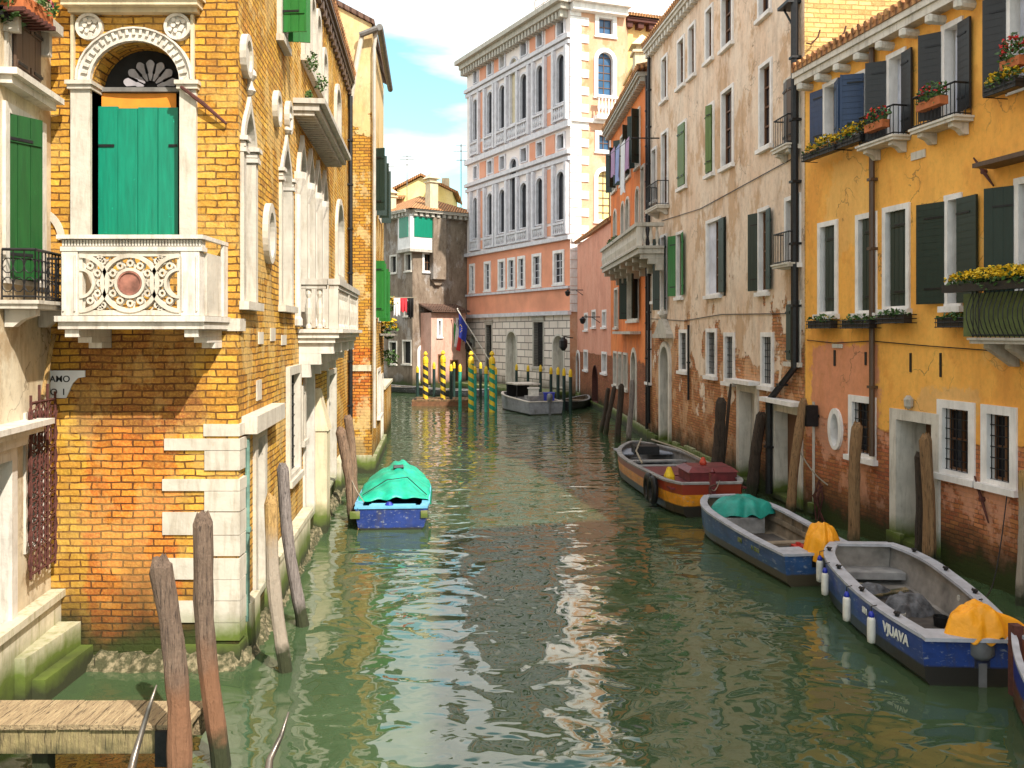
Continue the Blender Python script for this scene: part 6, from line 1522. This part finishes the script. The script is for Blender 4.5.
mb = MB(); mb.box(-.6, .2, -2.2, -1.4, .4, 1.0); mb.box(.3, .8, -1.2, -.7, .4, 1.1); mb.build('engine_box', M['lining_grey'], b6, local=True); motor(b6, .2, -3.05, .8)
for i, (x, y, c_, lb_) in enumerate(((-.2, -1.8, 'white_plastic', 'white crate on the stern of the grey workboat'), (.55, -2.3, 'blue_plastic', 'blue crate on the stern of the grey workboat'))):
    p = T((x, y, 1.003 if i == 0 else .75)); mb = MB(); mb.box(p.x - .3, p.x + .3, p.y - .25, p.y + .25, p.z, p.z + .4); mb.box(p.x - .34, p.x + .34, p.y - .29, p.y + .29, p.z + .403, p.z + .46); tag(mb.build('crate', M[c_], loc=tuple(p)), lb_, 'crate')
# -- dark boats beyond
for (x, y, Yd, rz, lb_) in ((3.9, 56, 0, -.35, 'low dark boat moored at the foot of the pink house'), (-8.6, 70, 0, .9, 'low dark boat before the grey corner house'), (-4.3, 66, 0, 1.2, 'covered dark blue boat behind the striped posts')):
    t = thing('rowing_boat', lb_, 'boat', (x, y, 0), 'boats moored along the canal', rz)
    bf = lambda t_: .75 * (1 - abs(t_ - .45) ** 2.2 * 3.2) + .02; hf = lambda t_: .42 + .5 * abs(t_ - .5) ** 2
    hull(t, 5.5, bf, hf, boatpaint('dark_hull', (.03, .03, .035), (.02, .02, .02), .05), gun_mat=M['lining_grey'], inner_mat=M['lining_brown'], gw=.1)
    mb = MB(); mb.box(-.5, .5, -1.2, -.8, .36, .42); mb.box(-.5, .5, .6, .9, .36, .42); mb.build('thwart', M['lining_brown'], t, local=True)
# -- gondola ends rising into the bottom of the picture
for i, (x, yt, zt, lb_) in enumerate(((-3.28, 8.05, 1.44, 'black gondola whose thin curved tip rises in front of the wooden dock'), (-2.07, 7.95, 1.24, 'black gondola whose thin curved tip rises alone from the water right of the posts'))):
    loc = (x, yt - 5.4, 0); t = thing('gondola', lb_, 'boat', loc, 'gondolas at the bottom edge')
    bf = lambda q: .7 * math.sin(math.pi * min(1, max(0, q * .92 + .04))) ** .8 + .015; hf = lambda q: .42 + .30 * max(0, abs(q - .5) - .25) * 2
    hull(t, 9.6, bf, hf, plain('gondola_black', (.012, .012, .014), .2), gun_mat=M['iron'], inner_mat=M['maroon'], gw=.05)
    for sg in (1, -1):
        mb = MB(); pts = [(0, sg * 4.55, .5), (.0, sg * 4.95, .62), (-.03, sg * 5.25, .9), (.03, sg * 5.4, zt - .2), (.09, sg * 5.43, zt)]
        mb.tube(pts, [.07, .05, .032, .022, .008], 8); mb.build('prow_iron', plain('worn_steel', (.16, .14, .12), .3, .4, metal=.6), t, local=True, smooth=True)
# ================================================================ wooden dock and mooring poles
dk = thing('wooden_dock', 'weathered plank dock with a mossy beam at the lower left corner', 'dock', (-4.6, 9.4, 0))
for i in range(9):
    x0 = -6.3 + i * .335; mb = MB(); mb.box(x0, x0 + .32, 9.17 + rnd.uniform(-.02, .02), 9.78 + rnd.uniform(-.02, .02), .56, .61 + rnd.uniform(-.004, .004)); mb.build('plank', M['plank'], dk)
mb = MB(); mb.box(-6.3, -3.31, 9.2, 9.32, .30, .556); mb.build('beam', M['plank_moss'], dk); mb = MB(); mb.box(-6.3, -3.31, 9.62, 9.74, .30, .556); mb.build('beam', M['plank'], dk)
for x in (-3.5, -4.9, -6.1): mb = MB(); mb.box(x - .08, x + .08, 9.34, 9.5, -.8, .555); mb.build('leg', M['pole_dark'], dk)
mb = MB(); mb.box(-3.62, -3.5, 9.12, 9.195, .2, .56); mb.build('cleat', M['iron'], dk)
def pole(px0, py0, px1, Yd, r, mat, label, foot_px=None, tip=.5, group='wooden mooring poles along the walls', bend=.03, n=10):
    top = at(px0, py0, Yd); xf = (px1 - HX) / F * Yd; foot = Vector((xf, Yd, -.9)); base = Vector((xf, Yd, 0)); rr = random.Random(px0)
    dirv = (top - base); foot = base - dirv * (.9 / dirv.z)
    pts = []; rad = []; m = 16; ph = rr.uniform(0, 6)
    for i in range(m + 1):
        t = i / m; p = foot.lerp(top, t); p.x += bend * math.sin(t * 7 + ph); p.y += bend * math.cos(t * 5 + ph); pts.append(p); rad.append(r * (1.05 - .14 * t) * rr.uniform(.90, 1.06))
    rad[-1] = r * tip; rad[-2] = r * .93; pts[-2] = pts[-1].lerp(pts[-3], .25 if r > .05 else .6)
    mb = MB(); mb.tube(pts, rad, n + 4)
    nv = n + 4; jj = [rr.uniform(-.09, .09) for _ in range(nv)]
    for i in range(len(mb.v)):
        k = i // nv; c0 = pts[k]; v = Vector(mb.v[i]); f = 1 + jj[i % nv] + rr.uniform(-.035, .035); v = c0 + (v - c0) * f
        if k >= m - 1: v.z += rr.uniform(-.05, .03) * min(1, r / .1)
        mb.v[i] = tuple(v)
    return tag(mb.build('mooring_pole', M[mat], loc=tuple(base)), label, 'mooring pole', group)
pole(161, 557, 184, 8.75, .115, 'pole_rust', 'weathered pole with orange foot standing in front of the dock end')
pole(200, 513, 219, 9.55, .105, 'pole_rust', 'tallest weathered pole with orange foot, just right of the dock')
pole(269, 494, 284, 12.25, .10, 'pole_tan', 'tan yellow pole standing in the water off the brick corner')
pole(281, 463, 301, 14.15, .10, 'pole_grey', 'grey leaning pole behind the tan one on the left')
pole(341, 427, 354, 21.9, .125, 'pole', 'brown leaning pole touching the green covered boat')
pole(347, 415, 357, 23.8, .12, 'pole', 'second brown pole just behind the one by the green covered boat')
pole(722, 398, 714, 26.8, .17, 'pole_dark', 'thick black pole leaning over the maroon boat')
pole(731, 384, 721, 27.3, .05, 'pole_dark', 'thin dark rod leaning beside the thick black pole', bend=.01)
pole(762, 412, 750, 25.4, .16, 'pole_dark', 'dark brown leaning pole between the two beige house doorways')
pole(803, 399, 789, 22.1, .12, 'pole_ochre', 'brown leaning pole with a rope tied, at the edge of the yellow house')
pole(857, 422, 852, 19.0, .125, 'pole_ochre', 'upright reddish pole before the barred window of the yellow house')
pole(926, 433, 930, 17.5, .12, 'pole_ochre', 'taller ochre pole in front of the yellow house doorway')
pole(920, 452, 920, 17.9, .10, 'pole_dark', 'darker shorter pole beside the ochre one at the doorway')
pole(1023, 470, 1021, 15.2, .07, 'pole_tan', 'thin tan pole at the right edge against the brick')
pole(609, 388, 601, 41.5, .11, 'pole_dark', 'leftmost leaning dark pole by the red house')
pole(614, 386, 606, 40.5, .11, 'pole_dark', 'second leaning dark pole by the red house')
pole(621, 384, 618, 38, .13, 'pole_dark', 'third, thicker dark pole by the red house')
pole(632, 380, 629, 37, .12, 'pole_grey', 'grey pole at the foot of the red house nearest the beige corner')
# painted posts at the bend
g = G('black_yellow_stripes'); 
def stripes(name, a, b):
    g = G(name); o = g.coord().outputs['Object']; s_ = g.sep(o); ang = g.math('ARCTAN2', s_[1], s_[0])
    f = g.math('FRACT', g.math('ADD', g.math('MULTIPLY', s_[2], 1.9), g.math('DIVIDE', ang, 2 * math.pi)))
    return g.out(g.mix(g.math('GREATER_THAN', f, .5), a, b), .5)
M['st_by'] = stripes('black_yellow_stripe', (.02, .02, .02), (.72, .48, .03)); M['st_gy'] = stripes('green_yellow_stripe', (.02, .28, .16), (.75, .52, .03))
def post(x, ytop, ybase, mat, label, cap='yellow_paint', r=.11, hidden=False):
    Yd = CH * F / (ybase - HY); top = at(x, ytop, Yd); X = top.x
    t = thing('painted_post', label, 'mooring post', (X, Yd, 0), 'painted mooring posts at the canal bend')
    mb = MB(); mb.lathe((0, 0, -.8), [(r, 0), (r, top.z + .8 - .45)], 12); mb.build('shaft', M[mat], t, local=True)
    mb = MB(); z = top.z - .448; mb.lathe((0, 0, z), [(r * 1.08, 0), (r * 1.1, .2), (r * .9, .34), (r * .3, .45)], 12); mb.build('cap', M[cap], t, local=True)
    if mat.startswith('st'):
        mb = MB(); mb.lathe((0, 0, top.z), [(r * .3, 0), (r * .9, .1), (r * .5, .25), (.02, .3)], 10); mb.build('knob', M[cap], t, local=True)
post(425.5, 356, 405, 'st_by', 'black and yellow striped post, leftmost of the row', r=.17)
post(443, 355, 405, 'st_by', 'black and yellow striped post, second pair member from the left', r=.17)
post(471, 356, 411, 'st_gy', 'green and yellow striped post between turquoise posts', r=.17)
post(492, 356, 412, 'st_gy', 'green and yellow striped post beside the grey workboat', r=.17)
for x, y0, y1, mt, lb_ in ((434, 362, 403, 'post_dark', 'dark post with yellow cap between the two black striped posts'), (451, 364, 405, 'post_dark', 'dark post with yellow cap right of the black striped posts'),
    (460, 364, 411, 'post_teal', 'turquoise post with yellow cap, leftmost of the turquoise ones'), (475, 366, 408, 'post_teal', 'turquoise post with yellow cap just right of the green striped post'),
    (480.5, 362, 399, 'post_dark', 'thin dark post with yellow cap behind the turquoise ones'), (486, 366, 412, 'post_teal', 'turquoise post with yellow cap midway between the green striped posts'),
    (495.5, 367, 409, 'post_teal', 'turquoise post with yellow cap touching the right green striped post'), (417.5, 366, 400, 'post_dark', 'short dark post with yellow cap behind the left striped post'),
    (454, 362, 397, 'post_dark', 'dark post with yellow cap set back before the annex'), (516.5, 364, 396, 'post_dark', 'dark post with yellow cap behind the grey workboat canopy'), (528, 365, 398, 'post_dark', 'dark post with yellow cap just right of the canopy'),
    (540.5, 365, 400, 'post_dark', 'dark post with yellow cap behind the workboat stern'), (551, 367, 405, 'post_dark', 'dark post with yellow cap, leftmost of the close four'), (558, 367, 411, 'post_dark', 'tallest dark post of the close four'),
    (564, 368, 411, 'post_dark', 'third dark post of the close four'), (570.5, 369, 414, 'post_dark', 'rightmost dark post with yellow cap by the pink house')):
    post(x, y0, y1, mt, lb_, r=.10)
pt = thing('landing_stage', 'brown wooden landing stage among the striped posts', 'dock', (-4.6, 57.5, 0))
mb = MB()
for i in range(14): mb.box(-6.3 + i * .27, -6.06 + i * .27, 56.6, 59.5, .3, .38)
mb.build('deck', M['pole_ochre'], pt)
mb = MB(); mb.box(-6.3, -2.5, 56.55, 56.68, .0, .297); mb.build('fascia', plain('orange_brown_board', (.16, .07, .03), .8, .3), pt)
for x in (-6.1, -4.4, -2.7): mb = MB(); mb.box(x - .08, x + .08, 56.7, 56.86, -.6, .498); mb.build('leg', M['pole_dark'], pt)
bw = thing('brick_quay', 'low mossy brick garden wall beyond the tall brick house', 'wall', (-5.5, 40, 0))
BW = Wall((-5.22, 36.55), (-5.78, 43), 2.3, bw, ref=(3, 38)); body(BW, 1.2, MC)
mb = MB(); BW.box(mb, -.02, BW.L + .05, 2.303, 2.42, -1.25, .08); mb.build('coping', M['plinth'], bw)
# ================================================================ flower boxes
def fbox(W, x0, x1, y, d, label, fm=None, n=170, nf=40, hang=.1, h=.16, iron=True, lift=0, es=.18, fsz=.035):
    ua, ub = sorted((W.hit(x0, y, d)[0], W.hit(x1, y, d)[0])); v = W.hit((x0 + x1) / 2, y, d)[1]
    t = thing('flower_box', label, 'flower box', W.P((ua + ub) / 2, v, d), 'flower boxes at the windows')
    mb = MB(); W.box(mb, ua, ub, v, v + h, d - .09, d + .09); mb.build('planter', M['sh_black'] if iron else M['terra'], t)
    if iron:
        mb = MB(); k = 3
        for z in (0, h * .55, h * 1.05): mb.tube([W.P(ua - .03, v + z, .02), W.P(ua - .03, v + z, d + .115), W.P(ub + .03, v + z, d + .115), W.P(ub + .03, v + z, .02)], .01, 5)
        m = max(2, int((ub - ua) / .2))
        for i in range(m + 1): mb.tube([W.P(ua + (ub - ua) * i / m, v - .02, d + .115), W.P(ua + (ub - ua) * i / m, v + h * 1.08, d + .115)], .007, 4)
        mb.build('rack', M['iron'], t)
    c = W.P((ua + ub) / 2, v + h + es * .35 + lift, d)
    plants(c, W.t * ((ub - ua) / 2 + hang), W.n * .17, Vector((0, 0, es)), n, .045, M['foliage'], t, nf, fmat=fm, fs=fsz)
fbox(Y, 806, 838, 156, .35, 'box overflowing with yellow flowers under the pale blue shutters', M['flower_y'], 200, 130, hang=.15, es=.24)
fbox(Y, 841, 864, 145, .35, 'yellow flower box right beside it under the deep blue shutter', M['flower_y'], 180, 120, hang=.12, es=.26)
fbox(Y, 868, 886, 130, .45, 'red geraniums on the left end of the first black shuttered balcony', M['flower_r'], 190, 22, es=.26, iron=False)
fbox(Y, 920, 944, 108, .45, 'red geraniums in a terracotta trough on the second black shuttered balcony', M['flower_r'], 200, 22, es=.26, iron=False)
fbox(Y, 990, 1020, 92, .4, 'long top corner box with yellow flowers at the upper right', M['flower_y'], 200, 90, es=.2)
fbox(Y, 1004, 1024, 68, .35, 'bright red geranium pot above the top corner box', M['flower_r'], 220, 40, es=.32, iron=False)
fbox(Y, 811, 834, 328, .2, 'wire planter with yellow green herbs, leftmost under the middle windows', M['flower_y'], 120, 14, es=.12)
fbox(Y, 845, 873, 328, .2, 'wire planter of dark green plants, second under the middle windows', None, 150, 0, es=.12)
fbox(Y, 881, 908, 323, .2, 'wire planter of low plants right of the drainpipe', None, 120, 0, es=.09)
fbox(Y, 941, 972, 327, .2, 'wire planter under the open dark shutters', None, 130, 0, es=.08)
ua = Y.hit(944, 285, .85)[0]
t = thing('flower_box', 'long trough of massed yellow flowers along the bulging iron balcony', 'flower box', Y.P(ua + 1, 6, .85), 'flower boxes at the windows')
va = Y.hit(1000, 286, .8)[1]; ub = ua + 2.9
mb = MB(); Y.box(mb, ua, ub, va - .06, va + .08, .72, .9); mb.build('planter', M['sh_black'], t)
plants(Y.P((ua + ub) / 2, va + .14, .82), Y.t * (ub - ua) * .52, Y.n * .2, Vector((0, 0, .2)), 500, .045, M['foliage'], t, 620, fmat=M['flower_y'], fs=.035)
mb = MB(); Y.box(mb, ua + .1, ub, va - .85, va - .08, .5, .53); tag(mb.build('balcony_screen', plain('green_screen', (.10, .13, .04), .7, .3), loc=tuple(Y.P(ua, va - .85, .5))), 'olive green screen behind the bars of the bulging balcony', 'screen')
# plants on red house balcony, on the second left house
t = thing('wall_plant', 'dark ivy tuft on the left end of the red house balcony rail', 'plant', D.P(D.hit(612, 232, 1)[0], 8.95, .95)); plants(D.P(D.hit(612, 232, 1)[0], 8.95, .95), D.t * 1.8, D.n * .2, Vector((0, 0, .2)), 160, .07, M['foliage'], t)
for i, (y_, z_, s_, lb_) in enumerate(((35.0, 4.75, .5, 'leafy plant with yellow blooms hanging by the left green shutters'), (36.2, 5.75, .35, 'smaller yellow flowered plant above it'), (35.6, 3.6, .4, 'trailing green plant below the laundry on the left'))):
    X = -4.6 - .0864 * (y_ - 29.5) + .3; t = thing('wall_plant', lb_, 'plant', (X, y_, z_), 'plants on the tall brick house')
    plants(Vector((X, y_, z_)), Vector((.35, 0, 0)), Vector((0, s_, 0)), Vector((0, 0, s_ * .9)), 120, .08, M['foliage'], t, 45 if i < 2 else 0, fmat=M['flower_y'], fs=.07)
# ================================================================ laundry, ropes, flags, details
def hangcloth(T0, dx, w_, h_, mat, label, nm='hanging_cloth', grp=None, seed=1, cat='laundry'):
    rr = random.Random(seed); rows = []; m = 8; ph = rr.uniform(0, 6)
    n_ = dx.cross(Vector((0, 0, 1))).normalized()
    for j in range(6):
        rows.append([T0 + dx * (w_ * i / m) * (1 - .06 * j / 5) + Vector((0, 0, -h_ * j / 5 * (1 + .06 * math.sin(i * 1.3 + ph)))) + n_ * .05 * math.sin(i * 1.7 + ph) * j / 5 for i in range(m + 1)])
    mb = MB(); mb.grid(rows); o = mb.build(nm, mat, loc=tuple(T0)); o.modifiers.new('thick', 'SOLIDIFY').thickness = .01
    return tag(o, label, cat, grp)
cl = lambda n_, c: plain(n_, c, .85, .1, 3)
W1, W2, W3, W4 = cl('white_linen', (.7, .7, .75)), cl('blue_cloth', (.28, .33, .6)), cl('mauve_cloth', (.4, .25, .42)), cl('red_cloth', (.6, .04, .06))
for i, (x, y, w_, h_, m_, lb_) in enumerate(((611, 152, 1.3, 1.2, W3, 'mauve cloth at the far end of the washing line on the red house'), (616, 149, 1.2, 1.5, W2, 'pale blue shirt on the washing line of the red house'), (621, 145, 1.2, 2.1, W1, 'white sheet on the washing line of the red house'), (626, 141, .9, 1.2, W3, 'mauve towel at the near end of the washing line'))):
    u, v = D.hit(x, y, 1.1); hangcloth(D.P(u, v, 1.1), D.t, w_, h_, m_, lb_, grp='washing on the red house', seed=i)
u0_, v0_ = D.hit(608, 156, 1.1); u1_, v1_ = D.hit(632, 138, 1.1)
mb = MB(); mb.tube([D.P(u0_, v0_, 1.1), D.P(u1_, v1_, 1.1)], .02, 5); 
for u, v in ((u0_, v0_), (u1_, v1_)): mb.tube([D.P(u, v, 0), D.P(u, v, 1.15)], .03, 5)
tag(mb.build('washing_line', M['iron'], loc=tuple(D.P(u0_, v0_, 0))), 'washing line on iron brackets along the red house', 'washing line')
p0 = Vector((-4.98, 36.0, 6.0))
for i, (dx, w_, h_, m_, lb_) in enumerate(((.25, .26, .7, W1, 'white shirt on the line by the left green shutters'), (.52, .26, .55, W4, 'red cloth on the line by the left green shutters'), (.82, .22, .8, M['iron'], 'dark garment at the outer end of the left washing line'))):
    hangcloth(p0 + Vector((dx, 0, 0)), Vector((1, .1, 0)).normalized(), w_, h_, m_, lb_, grp='washing by the left shutters', seed=i + 9)
mb = MB(); mb.tube([p0 + Vector((-.3, 0, .02)), p0 + Vector((1.15, .1, .02))], .02, 5); tag(mb.build('washing_pole', M['rope'], loc=tuple(p0)), 'pole carrying washing out from the tall brick house', 'washing line')
# mooring ropes
def rope(p, q, sag, label, r=.012, mat='rope'):
    p, q = Vector(p), Vector(q); pts = [p.lerp(q, i / 12) - Vector((0, 0, sag * math.sin(math.pi * i / 12))) for i in range(13)]
    mb = MB(); mb.tube(pts, r, 5); tag(mb.build('mooring_rope', M[mat], loc=tuple(p)), label, 'rope', 'mooring ropes')
rope(at(797, 447, 22.1), Y.P(*Y.hit(829, 485), .03), .12, 'pale rope from the leaning brown pole to the yellow house wall', .018)
rope(Y.P(*Y.hit(1009, 490), .03), Vector((6.75, 13.0, .75)), .6, 'dark rope hanging from the wall to the nearest boat', .01, 'iron')
rope(T3((-.3, 2.45, .95)), Vector((5.2, 22.55, .9)), .15, 'short rope tying the middle boat to the maroon boat')
rope(Vector((-3.5, 21.3, .6)), Vector((-3.95, 21.95, 1.1)), .05, 'short rope tying the green covered boat to its pole')
mb = MB(); c = Y.P(*Y.hit(823, 500), .05)
for k in range(5): mb.tube([c + Vector((rnd.uniform(-.05, .05), rnd.uniform(-.05, .05), .5 - k * .05)), c + Y.n * .08 + Vector((rnd.uniform(-.1, .1), rnd.uniform(-.15, .15), .1)), c + Y.n * .05 + Vector((rnd.uniform(-.1, .1), rnd.uniform(-.2, .2), -.5))], .02, 5)
tag(mb.build('chain_bundle', M['rust'], loc=tuple(c)), 'tangle of old rope and chain hanging on the brick by the waterline', 'chain')
# flags at the palazzo door
for i, (x, y, lb_) in enumerate(((478, 330, 'green white and red flag drooping on its pole at the palazzo'), (484, 322, 'blue flag drooping on its pole at the palazzo'))):
    u, v = P.hit(x + 9, y + 42); b_ = P.P(u, v, .1); tp = P.P(P.hit(x - 3, y - 12)[0], P.hit(x - 3, y - 12)[1], 2.2)
    t = thing('flag', lb_, 'flag', b_, 'flags on the palazzo'); mb = MB(); mb.tube([b_, tp], .04, 6); mb.lathe(tp, [(.03, 0), (.08, .06), (.02, .14)], 6); mb.build('flagpole', M['stone'], t)
    cols_ = ((.02, .25, .05), (.7, .7, .7), (.6, .03, .03)) if i == 0 else ((.01, .02, .2),)
    for k, c_ in enumerate(cols_):
        rows = []; n_ = len(cols_); w_ = 1.7 / n_
        for j in range(9):
            z = -1.9 * j / 8; rows.append([tp.lerp(b_, .04 + .0) + (b_ - tp).normalized() * (k * w_ + w_ * q / 4) * (.8 - .25 * j / 8) * 1.0 + Vector((0, 0, z)) + P.n * .12 * math.sin((k * 4 + q) * 1.4) * (.3 + j / 8) for q in range(5)])
        mb = MB(); mb.grid(rows); o = mb.build('cloth', plain('flag_cloth', c_, .8, .1), t); o.modifiers.new('thick', 'SOLIDIFY').thickness = .01
    if i:
        mb = MB()
        for k in range(12):
            a = k * math.pi / 6; q = tp.lerp(b_, .04) + (b_ - tp).normalized() * .6 + Vector((0, 0, -.9)) + P.n * .2 + P.t * .3 * math.cos(a) + Vector((0, 0, .3 * math.sin(a))); mb.lathe(q, [(.005, -.03), (.04, 0), (.005, .03)], 5)
        mb.build('star_ring', M['yellow_paint'], t)
for i, (x, y) in enumerate(((463, 347), (573, 345))):
    u, v = P.hit(x, y) if i else AN.hit(463, 347); WW = P if i else AN
    t = thing('wall_lamp', ['dark lantern on the corner of the pink annex', 'dark lantern on the stone corner of the palazzo'][i], 'lamp', WW.P(u, v, .1))
    mb = MB(); mb.tube([WW.P(u, v + .5, 0), WW.P(u, v + .6, .8)], .04, 5); mb.build('bracket', M['iron'], t); mb = MB(); mb.lathe(WW.P(u, v - .4, .8), [(.1, 0), (.28, .25), (.3, .7), (.1, .95)], 8); mb.build('lantern', M['iron'], t)
